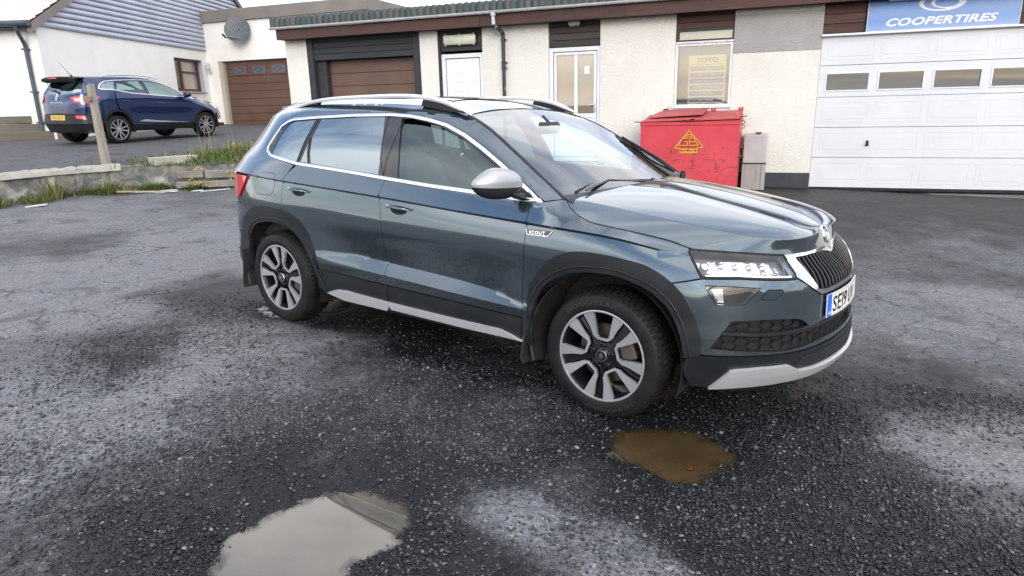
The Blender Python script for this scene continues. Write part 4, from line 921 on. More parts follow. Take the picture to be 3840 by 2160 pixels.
# black backing of each U spoke (side walls of the pockets)
v, F = patch2d(densify([(x*1.0, y) for x, y in outl], .02), [densify([(x*1.04, y) for x, y in hole], .02)], .03)
V, FF = plate_mesh(v, F, lambda t, r: .0855+0*t, .030); back_me = mk('spoke_back', V, FF, m_wheelblk, CAR)
b_ = MB()
for k in range(1):
    a = math.radians(90+72*k); b_.lathe([(.010, .070), (.0155, .072), (.0155, .094), (.012, .096), (.0115, .080), (0, .080)], 12, 'y', c=(.056*math.cos(a), 0, .056*math.sin(a)))
bolt_me = b_.build('wheel_bolt', m_wheelblk, CAR, 50)
b_ = MB(); b_.lathe([(.034, .07), (.0335, .098), (.031, .1015), (.026, .1015)], 28, 'y'); cap_me = b_.build('centre_cap', m_chrome, CAR, 50)
b_ = MB(); b_.lathe([(.026, .1012), (0, .1012)], 28, 'y'); capf_me = b_.build('cap_field', m_gloss, CAR)
b_ = MB()
for w_ in [ARW]+WNG: b_.prism([(x*.58, y*.58) for x, y in w_], lambda u, v, w: (u, -.1012-w, v), .002)
cape_me = b_.build('cap_emblem', m_chrome, CAR)
b_ = MB(); b_.lathe([(.155, .035), (.155, .012), (.06, .012), (.06, .035), (.155, .035)], 40, 'y'); b_.lathe([(.06, .05), (.06, 0)], 20, 'y'); disc_me = b_.build('brake_disc', m_disc, CAR, 40)
b_ = MB(); b_.box((.075, -.055, -.07), (.165, .02, .07), .01); cal_me = b_.build('brake_caliper', newmat('cast iron', (.10, .09, .08), .6, .3), CAR)
def child(o, src, parent, rot=0., name=None):
    c = src.copy(); COL.objects.link(c); c.parent = parent; c.rotation_euler = (0, rot, 0); 
    return c
letter_me['kind'] = 'stuff'
first = [tyre_me, tread_me, letter_me, rim_me, lip_me, star_me, cap_me, capf_me, cape_me]
for x, side, steer, rot in ((0, -1, .004, .02), (-WB, -1, 0, .62), (0, 1, .004, .4), (-WB, 1, 0, 1.1)):
    w = wheel(x, side, steer, rot)
    for src in first: child(w, src, w, rot)
    for k in range(5): child(w, spoke_me, w, rot+k*math.radians(72)); child(w, back_me, w, rot+k*math.radians(72)); child(w, bolt_me, w, rot+k*math.radians(72))
    child(w, disc_me, w); child(w, cal_me, w, math.radians(-25 if x == 0 else 20))
for o in first+[bolt_me, spoke_me, back_me, disc_me, cal_me]: bpy.data.objects.remove(o)
# ---- under-shell, wheel liners, mud flaps
shell = [(-3.5, 1.16), (-3.1, 1.15), (-2.5, 1.14), (-.5, 1.04), (.1, .93), (.5, .84), (S_MAX, .80), (S_MAX, .24), (.56, .28)]+[(.43, .30), (.43, .45)]+[(.47*math.cos(a), .36+.43*math.sin(a)) for a in np.linspace(.2, math.pi-.2, 14)]+[(-.45, .30), (-2.14, .30)]+[(-2.62+.47*math.cos(a), .36+.42*math.sin(a)) for a in np.linspace(.2, math.pi-.2, 14)]+[(-3.1, .32), (S_MIN, .30), (S_MIN, 1.1)]
panel('inner_body', shell, m_gap, both=True, off=-.035, fold=0, step=.08, creases=False)
for x in (0, -WB+.01):
    for sd in (-1, 1):
        b_ = MB(); V = []; n = 20
        for i in range(n+1):
            a = math.radians(-18+216*i/n); r = .425
            for y in (.925, .885, .60): V.append((x+(r+(.01 if y > .9 else 0))*math.cos(a), sd*(y-(0.03 if y > .9 else 0)), .345+(.415)*math.sin(a)))
        F = [(i*3+j, i*3+j+1, i*3+4+j, i*3+3+j) for i in range(n) for j in range(2)]; V2 = [(x, sd*.60, .33)]; k = len(V); V += V2; F += [(k, i*3+2, i*3+5) for i in range(n)]
        mk('wheel_arch_liner', V, F, m_mud, CAR)
for x, z1_ in ((-.445, .46), (-3.045, .46)):
    for sd in (-1, 1):
        V = []
        pr = [(0, .50), (0, .42), (-.012, .33), (-.03, .24), (-.015, .20)]
        b_ = MB()
        for (dx_, zz) in pr: V += [(x+dx_, sd*.925, zz), (x+dx_, sd*.74, zz), (x+dx_+.012, sd*.74, zz), (x+dx_+.012, sd*.925, zz)]
        F = [(i*4+j, i*4+(j+1) % 4, i*4+4+(j+1) % 4, i*4+4+j) for i in range(4) for j in range(4)]+[(0, 1, 2, 3), (16, 17, 18, 19)]; mk('mud_flap', V, F, m_mud, CAR, 40)
b_ = MB(); b_.box((-3.3, -.74, .25), (.45, .74, .32), .02); b_.build('underbody', m_gap, CAR)
# ---- interior
def seat(x, y, w=.50):
    s_ = MB(); s_.box((x-.50, y-w/2, .52), (x+.02, y+w/2, .68), .05); o = s_.build('seat', m_seat, CAR, 50)
    V = MB(); n = 9; prof = [(-.46, .60, .25), (-.53, .80, .24), (-.60, 1.0, .22), (-.66, 1.15, .19), (-.68, 1.21, .13)]
    P = []
    for dx_, z, hw_ in prof:
        for a in np.linspace(0, 2*math.pi, 17)[:-1]: P.append((x+dx_+.065*sgp(math.sin(a), .6), y+hw_*sgp(math.cos(a), .5), z))
    F = [(i*16+j, i*16+(j+1) % 16, i*16+16+(j+1) % 16, i*16+16+j) for i in range(4) for j in range(16)]+[tuple(range(64, 80))]; mk('seat_back', P, F, m_seat, o, 50)
    P = []
    for z, hw_, t in ((1.235, .10, .03), (1.26, .13, .05), (1.36, .13, .055), (1.41, .10, .04)):
        for a in np.linspace(0, 2*math.pi, 17)[:-1]: P.append((x-.70+t*sgp(math.sin(a), .6), y+hw_*sgp(math.cos(a), .5), z))
    F = [(i*16+j, i*16+(j+1) % 16, i*16+16+(j+1) % 16, i*16+16+j) for i in range(3) for j in range(16)]+[tuple(range(48, 64))]; mk('headrest', P, F, m_seat, o, 50)
seat(-1.05, -.37); seat(-1.05, .37); seat(-1.98, -.37, .62); seat(-1.98, .37, .62)
b_ = MB(); b_.box((-.62, -.70, .70), (-.18, .70, 1.02), .05); b_.box((-.70, -.62, .86), (-.45, -.15, 1.08), .04); b_.build('dashboard', m_inter, CAR, 50)
b_ = MB(); n = 28
for k in range(n):
    pass
cw_ = np.array([-.80, -.37, .98]); ax = np.array([.42, 0, -.9]); e1 = np.array([0, 1, 0]); e2 = np.cross(ax/np.linalg.norm(ax), e1)
b_.tube([cw_+.18*(e1*math.cos(a)+e2*math.sin(a)) for a in np.linspace(0, 2*math.pi, 29)], .014, 8, caps=False); b_.tube([cw_-e1*.17, cw_, cw_+e1*.17], .02, 6); b_.build('steering_wheel', m_inter, CAR, 60)
b_ = MB(); b_.box((-.92, -.14, 1.38), (-.88, .10, 1.455), .02); b_.tube([(-.90, -.02, 1.45), (-.95, -.02, 1.49)], .010, 8); b_.build('interior_mirror', m_inter, CAR, 50)
b_ = MB(); b_.box((-3.1, -.80, .55), (-.45, .80, .58), 0); b_.box((-3.15, -.78, .58), (-2.62, .78, 1.1), .03); b_.build('cabin_floor', m_inter, CAR)
# roof lining so that the cabin is closed above
rl = RG_[2:, 1:-3].copy(); rl[:, :, 2] -= .035; sym_grid('roof_lining', rl, newmat('roof lining', (.35, .35, .34), .9), 60)
# aerial fin
# ================= ground =================
GPTS = [(-8.77,2.02,0.45),(-8.1,2.3,0.5),(-7.12,2.7,0.45),(-7.35,4.1,0.4),(-7.28,1.18,0.35),(-6.82,1.32,0.25),(-6.13,1.91,0.55),(-5.53,2.15,0.55),(-5.68,0.06,0.6),(-5.31,0.36,0.65),(-4.93,0.69,0.6),(-4.36,0.91,0.5),(-4.78,-0.64,0.65),(-4.34,-0.58,0.72),(-4.01,-0.34,0.55),(-3.99,0.15,0.25),(-3.39,-0.21,0.4),(-4.11,-1.16,0.5),(-3.84,-0.97,0.45),(-3.51,-0.84,0.2),(-3.06,-0.48,0.6),(-2.8,-0.96,0.65),(-2.68,-1.32,0.6),(-2.55,-0.71,0.6),(-2.08,-1.09,0.55),(-3.2,-1.33,0.3),(-3.36,-1.58,0.55),(-2.94,-1.96,0.68),(-2.72,-1.87,0.65),(-2.44,-1.77,0.6),(-2.23,-1.59,0.5),(-2.0,-1.5,0.35),(-1.63,-1.45,0.3),(-1.53,-1.11,0.35),(-1.53,-0.68,0.3),(-1.98,-0.41,0.45),(-2.38,-0.39,0.5),(-1.61,-0.26,0.2),(-1.27,-0.36,0.15),(-0.99,-0.4,0.12),(-2.41,-2.32,0.55),(-2.05,-2.34,0.35),(-1.95,-2.14,0.3),(-1.8,-2.01,0.3),(-1.67,-2.48,0.2),(-1.83,-2.66,0.35),(-1.63,-2.33,0.15),(-1.46,-1.85,0.2),(-1.17,-1.66,0.3),(-0.91,-1.36,0.3),(-0.57,-1.43,0.3),(-0.66,-0.93,0.3),(-0.37,-1.15,0.25),(-0.43,-1.78,0.65),(-0.27,-1.75,0.7),(-0.56,-2.05,0.25),(-0.36,-2.14,0.25),(-0.09,-1.82,0.55),(0.06,-1.81,0.65),(0.23,-1.94,0.8),(-0.16,-1.55,0.35),(0.01,-1.55,0.2),(0.25,-1.55,0.15),(0.41,-1.68,0.15),(0.69,-1.44,0.15),(0.97,-1.46,0.15),(1.22,-1.49,0.15),(0.54,-1.18,0.15),(0.79,-0.9,0.15),(0.62,-0.53,0.1),(0.91,-0.42,0.12),(0.31,-0.28,0.05),(1.3,-0.27,0.45),(1.46,-0.35,0.62),(1.33,-0.62,0.62),(1.54,-0.73,0.62),(1.51,-1.03,0.45),(1.19,-0.93,0.3),(1.14,-0.07,0.3),(1.69,0.26,0.35),(1.35,0.66,0.4),(1.79,1.15,0.5),(1.52,1.84,0.45),(2.18,2.34,0.5),(2.26,3.38,0.3),(1.77,3.53,0.35),(2.87,4.5,0.4),(1.77,4.96,0.3),(2.83,6.09,0.3),(1.51,7.23,0.2),(2.64,7.65,0.25),(3.56,7.26,0.25),(-2.18,0.16,0.08),(-1.5,0.13,0.08),(-0.8,-0.18,0.06),(-3.71,0.4,0.15),(-5.17,-0.57,0.7),(-3.31,-1.8,0.6),(-2.12,4.62,0.2),(-2.64,1.27,0.1)]  # x, y, tone: wet to dry, with the shade under the car put in
PD1 = [(-1.275,-2.477),(-1.299,-2.436),(-1.317,-2.362),(-1.344,-2.322),(-1.34,-2.224),(-1.312,-2.12),(-1.276,-2.024),(-1.249,-1.962),(-1.191,-1.916),(-1.186,-1.891),(-1.11,-1.875),(-1.04,-1.843),(-0.966,-1.836),(-0.895,-1.844),(-0.817,-1.866),(-0.744,-1.912),(-0.717,-1.952),(-0.734,-2.012),(-0.715,-2.072),(-0.713,-2.101),(-0.729,-2.141),(-0.759,-2.172),(-0.793,-2.224),(-0.804,-2.267),(-0.777,-2.307),(-0.735,-2.424),(-0.894,-2.56),(-1.126,-2.614),(-1.224,-2.564)]
PD2 = [(-0.152,-1.113),(-0.148,-1.016),(-0.125,-0.908),(-0.035,-0.818),(0.092,-0.777),(0.199,-0.802),(0.317,-0.837),(0.374,-0.86),(0.425,-0.945),(0.43,-1.052),(0.415,-1.1),(0.374,-1.199),(0.319,-1.262),(0.2,-1.296),(0.1,-1.243),(-0.024,-1.212),(-0.106,-1.177)]
PD3 = [(-3.221,0.045),(-3.251,0.131),(-3.168,0.123),(-3.039,0.008),(-2.903,-0.069),(-2.986,-0.093),(-3.075,-0.062)]
PD4 = [(-2.675,0.154),(-2.762,0.378),(-2.823,0.527),(-2.713,0.524),(-2.576,0.399),(-2.565,0.246)]

def vnoise(x, y, sc, seed):
    r = np.random.default_rng(seed); T = r.random((256, 256)); X = x*sc+1000; Y = y*sc+1000; xi = np.floor(X).astype(int); yi = np.floor(Y).astype(int); fx = X-xi; fy = Y-yi
    fx = fx*fx*(3-2*fx); fy = fy*fy*(3-2*fy); a = T[xi % 256, yi % 256]; b_ = T[(xi+1) % 256, yi % 256]; c = T[xi % 256, (yi+1) % 256]; d = T[(xi+1) % 256, (yi+1) % 256]
    return (a*(1-fx)+b_*fx)*(1-fy)+(c*(1-fx)+d*fx)*fy-.5
def fbm(x, y, sc, n, seed, g=.5):
    o = 0*x; a = 1.
    for i in range(n): o = o+a*vnoise(x, y, sc*2**i, seed+i); a *= g
    return o
def gz(X, Y):
    X = np.clip(X, -13, 9); t = np.clip((Y-3)/5.5, 0, 1); t = t*t*(3-2*t); Y2 = np.clip(Y, -9, 12)
    return -(.02696*X+.00968*Y2)+.10*t
def polydist(P, poly):
    poly = np.array(poly); d = np.full(len(P), 1e9)
    for i in range(len(poly)):
        a = poly[i]; b_ = poly[(i+1) % len(poly)]; e = b_-a; t = np.clip(((P-a)@e)/(e@e), 0, 1); d = np.minimum(d, np.linalg.norm(P-a-t[:, None]*e, axis=1))
    return np.where(inpoly(P, poly), -d, d)
PUD = [(PD1, .0, .30, .030), (PD2, -.018, .16, .022), (PD3, .072, .10, .012), (PD4, .060, .10, .012)]
def ground_z(X, Y, fine=True):
    h = gz(X, Y)
    n = .010*fbm(X, Y, 1.3, 3, 5)
    if fine: n = n+.006*fbm(X, Y, 9, 3, 11, .6)+.0035*fbm(X, Y, 60, 2, 21, .7)
    h = h+n; P = np.stack([X.ravel(), Y.ravel()], 1)
    for poly, wz, rad, dep in PUD:
        c = np.mean(poly, 0); m = (np.abs(P[:, 0]-c[0]) < 1.6) & (np.abs(P[:, 1]-c[1]) < 1.6)
        if not m.any(): continue
        d = np.full(len(P), 9.); d[m] = polydist(P[m], poly); d = d.reshape(X.shape); t = np.clip(d/(rad*1.3), 0, 1)**.62; t = t*t*(3-2*t)*.5+t*.5
        tin = np.clip(-d/.25, 0, 1); low = wz-.003+n*.9-tin*dep+(.009*fbm(X, Y, 11, 3, 91, .6)+.006*fbm(X, Y, 38, 2, 95, .6))*np.exp(-(d/.07)**2)
        h = np.where(d < rad*1.3, low*(1-t)+h*t, h)
    return h
_G = np.array(GPTS); _far = np.hypot(_G[:, 0]-.49, _G[:, 1]+3.97); _G[:, 2] += .10*np.clip((_far-4)/3, 0, 1)+np.where((_far < 3.9) & (_G[:, 2] < .4) & (_G[:, 0] < .3), .09, 0); _rad = .085*np.hypot(_G[:, 0]-.49, _G[:, 1]+3.97)**1.15
def dry_shade(X, Y):  # wet-to-dry tone; low values below the car paint its shade
    x = X.ravel(); y = Y.ravel(); jx = .35*fbm(x, y, 1.6, 3, 71)+.12*fbm(x, y, 7, 2, 75); jy = .35*fbm(x, y, 1.6, 3, 81)+.12*fbm(x, y, 7, 2, 85)
    sc = np.clip(np.hypot(x-.49, y+3.97)/6, .35, 1.6); num = np.zeros(len(x)); den = np.zeros(len(x))+1e-9
    for gx, gy, gv, r in zip(_G[:, 0], _G[:, 1], _G[:, 2], _rad):
        w = 1/(((x+jx*sc-gx)**2+(y+jy*sc-gy)**2)/r**2+.3)**2.2; num += w*gv; den += w
    D = num/den; D = .43+(D-.43)*1.65+.13*fbm(x, y, 2.6, 3, 301)+.07*fbm(x, y, 9, 3, 305); D = np.clip(D, .02, .82); P = np.stack([x, y], 1); D = np.where(np.hypot(x-.49, y+3.97) > 12, D, D)
    for poly, wz, rad, dep in PUD:
        c = np.mean(poly, 0); m = (np.abs(x-c[0]) < 1.8) & (np.abs(y-c[1]) < 1.8)
        if m.any(): d = np.full(len(x), 9.); d[m] = polydist(P[m], poly)+.25*jx[m]; D = D*(1-.85*np.exp(-np.clip(d, 0, 9)/(rad*.75)))
    return D.reshape(X.shape)
def graded(a, b_, step, lo, hi, g=1.09, mx=12.):
    v = list(np.arange(a, b_, step)); s = step
    while v[-1] < hi: s = min(s*g, mx); v.append(v[-1]+s)
    s = step; w = [a]
    while w[-1] > lo: s = min(s*g, mx); w.append(w[-1]-s)
    return np.array(w[::-1][:-1]+v)
gx_ = graded(-3.6, 1.7, .017, -300, 300, 1.035, 14); gy_ = graded(-3.2, .0, .017, -300, 300, 1.035, 14)
GX, GY = np.meshgrid(gx_, gy_); GZ = ground_z(GX, GY); DR = dry_shade(GX, GY)
nx, ny = len(gx_), len(gy_); idx = np.arange(nx*ny).reshape(ny, nx)
F = np.stack([idx[:-1, :-1], idx[:-1, 1:], idx[1:, 1:], idx[1:, :-1]], -1).reshape(-1, 4)
m_ground = newmat('worn wet tarmac', (.05, .05, .05), .7)
def build_ground_mat(m, attr=True, base_dark=(.0085, .0092, .0105), base_light=(.165, .170, .182)):
    nt = m.node_tree; tc = N(m, 'ShaderNodeTexCoord'); v = tc.outputs['Object']
    big = noise(m, 2.2, 8, .6, vec=v); med = noise(m, 16, 8, .65, vec=v); fin = noise(m, 150, 4, .6, vec=v)
    if attr: at = N(m, 'ShaderNodeAttribute', attribute_name='dry'); src = at.outputs['Fac']  # this field also carries the shade painted beneath the car
    else: src = ramp(m, big.outputs[0], [(.3, (.40, .40, .40)), (.7, (.62, .62, .62))]).outputs[0]
    a1 = N(m, 'ShaderNodeMath', operation='MULTIPLY_ADD'); L(nt, med.outputs[0], a1.inputs[0]); a1.inputs[1].default_value = .46; L(nt, src, a1.inputs[2])
    a2 = N(m, 'ShaderNodeMath', operation='MULTIPLY_ADD'); L(nt, big.outputs[0], a2.inputs[0]); a2.inputs[1].default_value = .22; L(nt, a1.outputs[0], a2.inputs[2])
    a2b = N(m, 'ShaderNodeMath', operation='MULTIPLY_ADD'); L(nt, fin.outputs[0], a2b.inputs[0]); a2b.inputs[1].default_value = .30; L(nt, a2.outputs[0], a2b.inputs[2])
    a3 = N(m, 'ShaderNodeMath', operation='MULTIPLY_ADD'); L(nt, a2b.outputs[0], a3.inputs[0]); a3.inputs[1].default_value = 1.55; a3.inputs[2].default_value = -.985
    dr = N(m, 'ShaderNodeClamp'); L(nt, a3.outputs[0], dr.inputs[0])
    cr = ramp(m, dr.outputs[0], [(0, base_dark), (.16, tuple(.7*a+.3*b_ for a, b_ in zip(base_dark, (.03, .03, .033)))), (.28, (.026, .0255, .027)), (.40, (.056, .055, .057)), (.58, (.098, .101, .108)), (.85, base_light)])
    # aggregate: small stones with their own tones
    vo = N(m, 'ShaderNodeTexVoronoi', feature='F1'); L(nt, v, vo.inputs['Vector']); vo.inputs['Scale'].default_value = 115; vo.inputs['Randomness'].default_value = 1
    sp = N(m, 'ShaderNodeSeparateColor'); L(nt, vo.outputs['Color'], sp.inputs[0])
    st = ramp(m, sp.outputs[0], [(0, (.58, .58, .60)), (.6, (.92, .92, .94)), (.88, (1.25, 1.24, 1.22)), (.98, (1.8, 1.75, 1.7)), (1, (2.1, 2.0, 1.9))])
    c1 = mixc(m, .85, cr.outputs[0], st.outputs[0], 'MULTIPLY')
    red = noise(m, .8, 5, .6, vec=v); rr = ramp(m, red.outputs[0], [(.42, (0, 0, 0)), (.64, (1, 1, 1))])
    warm = mixc(m, 1., c1, (1.06, 1.0, .965), 'MULTIPLY'); c2 = mixc(m, rr.outputs[0], c1, warm)
    sil = noise(m, 1.9, 5, .55, vec=v, dist=.5); sr_ = ramp(m, sil.outputs[0], [(.60, (0, 0, 0)), (.68, (.55, .55, .55))]); c2 = mixc(m, sr_.outputs[0], c2, (.068, .056, .047))
    L(nt, c2, bs(m).inputs['Base Color'])
    ro = N(m, 'ShaderNodeMapRange'); L(nt, dr.outputs[0], ro.inputs[0]); ro.inputs[3].default_value = .46; ro.inputs[4].default_value = .92; L(nt, ro.outputs[0], bs(m).inputs['Roughness'])
    bs(m).inputs['Specular IOR Level'].default_value = .30
    sm = N(m, 'ShaderNodeMath', operation='MULTIPLY'); L(nt, vo.outputs['Distance'], sm.inputs[0]); sm.inputs[1].default_value = -1
    b1 = bump(m, sm.outputs[0], .5, .005); b2 = bump(m, fin.outputs[0], .6, .002, b1); b3 = bump(m, med.outputs[0], .35, .007, b2)
    # fine cracks in the hard surface
    cw_ = noise(m, 3, 5, .6, vec=v); vm = N(m, 'ShaderNodeVectorMath', operation='MULTIPLY_ADD'); L(nt, cw_.outputs['Color'], vm.inputs[0]); vm.inputs[1].default_value = (.35, .35, .35); L(nt, v, vm.inputs[2])
    vc = N(m, 'ShaderNodeTexVoronoi', feature='DISTANCE_TO_EDGE'); L(nt, vm.outputs[0], vc.inputs['Vector']); vc.inputs['Scale'].default_value = 2.3
    ck = ramp(m, vc.outputs['Distance'], [(0, (0, 0, 0)), (.016, (.25, .25, .25)), (.036, (1, 1, 1))]); b4 = bump(m, ck.outputs[0], .8, .006, b3); L(nt, b4, bs(m).inputs['Normal'])
    c3 = mixc(m, ck.outputs[0], (.010, .010, .011), c2); cm = N(m, 'ShaderNodeMath', operation='LESS_THAN'); 
    gate = ramp(m, big.outputs[0], [(.50, (0, 0, 0)), (.64, (.7, .7, .7))]); c4 = mixc(m, gate.outputs[0], c2, c3); L(nt, c4, bs(m).inputs['Base Color'])
build_ground_mat(m_ground)
ground = mk('ground', np.stack([GX.ravel(), GY.ravel(), GZ.ravel()], 1), F, m_ground, None, 180, kind='structure')
at = ground.data.attributes.new('dry', 'FLOAT', 'POINT'); at.data.foreach_set('value', DR.ravel().astype(np.float32))  # stores dampness together with the painted under-car shade
# ---- puddles
def water(name, poly, wz, col, grow, rough=.015, coat=1.5):
    P = np.array(poly); c = P.mean(0); Q = c+(P-c)*(1+grow); v, F = patch2d(densify([tuple(q) for q in Q], .035), [], .022)
    m = newmat(name+' water', col, rough, 0, 0, .5); bs(m).inputs['IOR'].default_value = 1.36; bs(m).inputs['Coat Weight'].default_value = 1. if coat > 1 else 0; bs(m).inputs['Coat IOR'].default_value = max(coat, 1.01); bs(m).inputs['Coat Roughness'].default_value = .005
    n = noise(m, 3, 4, .5); r_ = ramp(m, n.outputs[0], [(.35, tuple(.75*a for a in col)), (.65, tuple(1.15*a for a in col))]); L(m.node_tree, r_.outputs[0], bs(m).inputs['Base Color'])
    o = mk(name, np.stack([v[:, 0], v[:, 1], v[:, 0]*0+wz], 1), [tuple(t) for t in F], m, None); dpt = np.clip((wz-ground_z(v[:, 0], v[:, 1])+.0015)/.011, 0, 1); at_ = o.data.attributes.new('depth', 'FLOAT', 'POINT'); at_.data.foreach_set('value', dpt.astype(np.float32)); an = N(m, 'ShaderNodeAttribute', attribute_name='depth'); ar = ramp(m, an.outputs['Fac'], [(0, (.0, .0, .0)), (.12, (.35, .35, .35)), (.8, (1, 1, 1))]); L(m.node_tree, ar.outputs[0], bs(m).inputs['Alpha'])
    o['kind'] = 'structure'; return o
water('puddle', PD1, .0, (.090, .076, .052), .14, .015, 1.55)
water('puddle', PD2, -.018, (.062, .042, .020), .30)
water('puddle', PD3, .072, (.10, .08, .05), .1, .12, 0); water('puddle', PD4, .060, (.10, .08, .05), .1, .12, 0)
# ---- loose stones as real pieces
def stones(name, n, xr, yr, smin, smax, seed, dens, cols):
    r = np.random.default_rng(seed); x = r.uniform(*xr, n*3); y = r.uniform(*yr, n*3)
    # keep density even in the picture: more stones near the viewer
    d = np.hypot(x-.49, y+3.97); p_ = dens(x, y)*np.clip(2.4/d, 0, 1)**1.1; k = r.random(n*3) < p_; x, y = x[k][:n], y[k][:n]; n = len(x)
    z = ground_z(x, y); s = r.uniform(smin, smax, n)**1.0; s = s*np.where(r.random(n) < .08, 1.6, 1.)
    base = np.array([(1, 0, 0), (-1, 0, 0), (0, 1, 0), (0, -1, 0), (0, 0, 1), (0, 0, -1), (.62, .62, .35), (-.62, .6, -.3)], float)
    tri = np.array([(0, 6, 4), (6, 2, 4), (2, 1, 4), (1, 3, 4), (3, 0, 4), (6, 0, 5), (2, 6, 5), (1, 2, 5), (3, 1, 5), (0, 3, 5)]); base = base[:7]; tri = tri[:, :]
    V = base[None]*(1+.35*(r.random((n, 7, 1))-.5))*np.stack([s, s*r.uniform(.6, 1, n), s*r.uniform(.4, .75, n)], 1)[:, None]
    a = r.random(n)*6.283; t = r.normal(0, .35, n); ca, sa, ct, st = np.cos(a), np.sin(a), np.cos(t), np.sin(t)
    X = V[..., 0]*ct[:, None]+V[..., 2]*st[:, None]; Z = -V[..., 0]*st[:, None]+V[..., 2]*ct[:, None]; X2 = X*ca[:, None]-V[..., 1]*sa[:, None]; Y2 = X*sa[:, None]+V[..., 1]*ca[:, None]
    V = np.stack([X2+x[:, None], Y2+y[:, None], Z+(z+s*.22)[:, None]], -1)
    F = (tri[None]+7*np.arange(n)[:, None, None]).reshape(-1, 3)
    m = newmat(name+' stone', (.1, .1, .1), .6, 0, 0, .4); at_ = N(m, 'ShaderNodeAttribute', attribute_name='tone'); rp = ramp(m, at_.outputs['Fac'], cols); L(m.node_tree, rp.outputs[0], bs(m).inputs['Base Color'])
    o = mk(name, V.reshape(-1, 3), F, m, None); a2 = o.data.attributes.new('tone', 'FLOAT', 'POINT'); dv = dry_shade(x, y); tone = np.clip(r.random(n)**1.1*.82+.75*(dv-.38)+.25*fbm(x, y, 1.1, 2, 55), 0, 1); tone = np.where(r.random(n) < .025, r.uniform(.88, 1, n), np.minimum(tone, .86)); a2.data.foreach_set('value', np.repeat(tone, 7).astype(np.float32))
    o['kind'] = 'stuff'; return o
def inwater(x, y):
    P = np.stack([x, y], 1); w = np.zeros(len(x), bool)
    for poly, *_ in PUD: w |= polydist(P, poly) < -.035
    return w
GB = [(-2.61,-2.29,0.22),(-2.43,-2.15,0.2),(-2.28,-1.97,0.2),(-2.06,-1.76,0.18),(-1.99,-1.45,0.16),(-1.66,-1.42,0.16),(-1.34,-1.39,0.16),(-1.11,-1.2,0.16),(-0.64,-1.25,0.18),(-0.58,-0.85,0.18),(-1.11,-0.71,0.16),(-2.99,-0.55,0.18),(-2.31,-0.98,0.12),(0.03,-1.66,0.14),(0.41,-1.68,0.18),(0.82,-1.6,0.2),(1.28,-1.52,0.22),(1.07,-1.23,0.18),(0.62,-1.41,0.16),(-0.65,-2.06,0.09),(-0.64,-2.27,0.09),(-1.5,-2.41,0.1),(-1.9,-2.28,0.12),(0.72,-0.64,0.2),(1.66,0.13,0.2),(-3.39,0.14,0.2),(-5.78,1.11,0.3),(-3.2,-1.33,0.2)]
def bandmask(x, y):
    jx = .10*fbm(x, y, 4, 3, 61); jy = .10*fbm(x, y, 4, 3, 62); m = 0*x
    for gx, gy, r in GB: m = np.maximum(m, np.exp(-(((x+jx-gx)**2+(y+jy-gy)**2)/(r*2.0)**2)))
    return m
def dens1(x, y):
    d = dry_shade(x, y); n = fbm(x, y, 2.2, 3, 41)+.5; base = np.clip(.13+1.2*bandmask(x, y)*np.clip(n*1.5, .4, 1)-.5*np.clip(d-.45, 0, 1), .05, 1); return np.where(inwater(x, y), .006, base)
SCOL = [(0, (.010, .0115, .014)), (.35, (.026, .028, .032)), (.65, (.062, .066, .073)), (.86, (.115, .12, .128)), (.94, (.20, .20, .205)), (1, (.20, .14, .10))]
stones('loose_gravel', 78000, (-4.6, 2.6), (-3.35, .2), .0042, .0092, 3, dens1, SCOL)
stones('loose_gravel', 9000, (-7.5, 5.0), (-1.2, 4.5), .006, .011, 4, dens1, SCOL)
stones('gravel_chips', 3000, (-4.0, 2.4), (-3.3, .0), .0085, .0145, 5, dens1, SCOL)
# ---- raised drive on the left, behind the little wall
def drive_z(X, Y):
    X = np.asarray(X, float); Y = np.asarray(Y, float); P = np.stack([X.ravel(), Y.ravel()], 1); d = np.full(len(P), 1e9); w = np.array(WALL)
    for a, b_ in zip(w[:-1], w[1:]): e = b_-a; t = np.clip(((P-a)@e)/(e@e), 0, 1); d = np.minimum(d, np.linalg.norm(P-a-t[:, None]*e, axis=1))
    return .893-.0168*(np.clip(X, -40, 0)+14.55)+.0117*(np.clip(Y, -10, 40)-8.43)-.105*np.exp(-(d.reshape(X.shape)/1.6)**2)
WALL = [(-11.0, -1.2), (-10.98, 1.2), (-10.95, 2.3), (-10.90, 3.1), (-10.85, 3.59), (-10.78, 4.0), (-10.61, 4.42), (-10.37, 4.83), (-10.02, 5.17), (-9.47, 5.52), (-8.85, 5.88), (-8.1, 6.6), (-7.3, 8.0), (-6.75, 9.44)]
WS = [tuple(q) for q in spline(WALL, 6)]
dp = WS+[(-6.75, 9.60), (-6.75, 60), (-70, 60), (-70, -1.2)]
v, F = patch2d(densify(dp, 2.0), [], 2.2); m_drive = newmat('drive tarmac', (.05, .05, .05), .8); build_ground_mat(m_drive, False, (.030, .031, .034), (.085, .085, .090))
mk('driveway', np.stack([v[:, 0], v[:, 1], drive_z(v[:, 0], v[:, 1])], 1), [tuple(t) for t in F], m_drive, None, kind='structure')
PLAN2 = [(-3.54, 0), (-3.53, -.3), (-3.49, -.55), (-3.41, -.73), (-3.24, -.84), (-3.0, -.893), (-2.65, -.915), (-2.2, -.918), (-1.3, -.918), (-.4, -.918),
         (0, -.920), (.25, -.915), (.45, -.880), (.62, -.80), (.75, -.67), (.84, -.48), (.89, -.25), (.905, 0)]
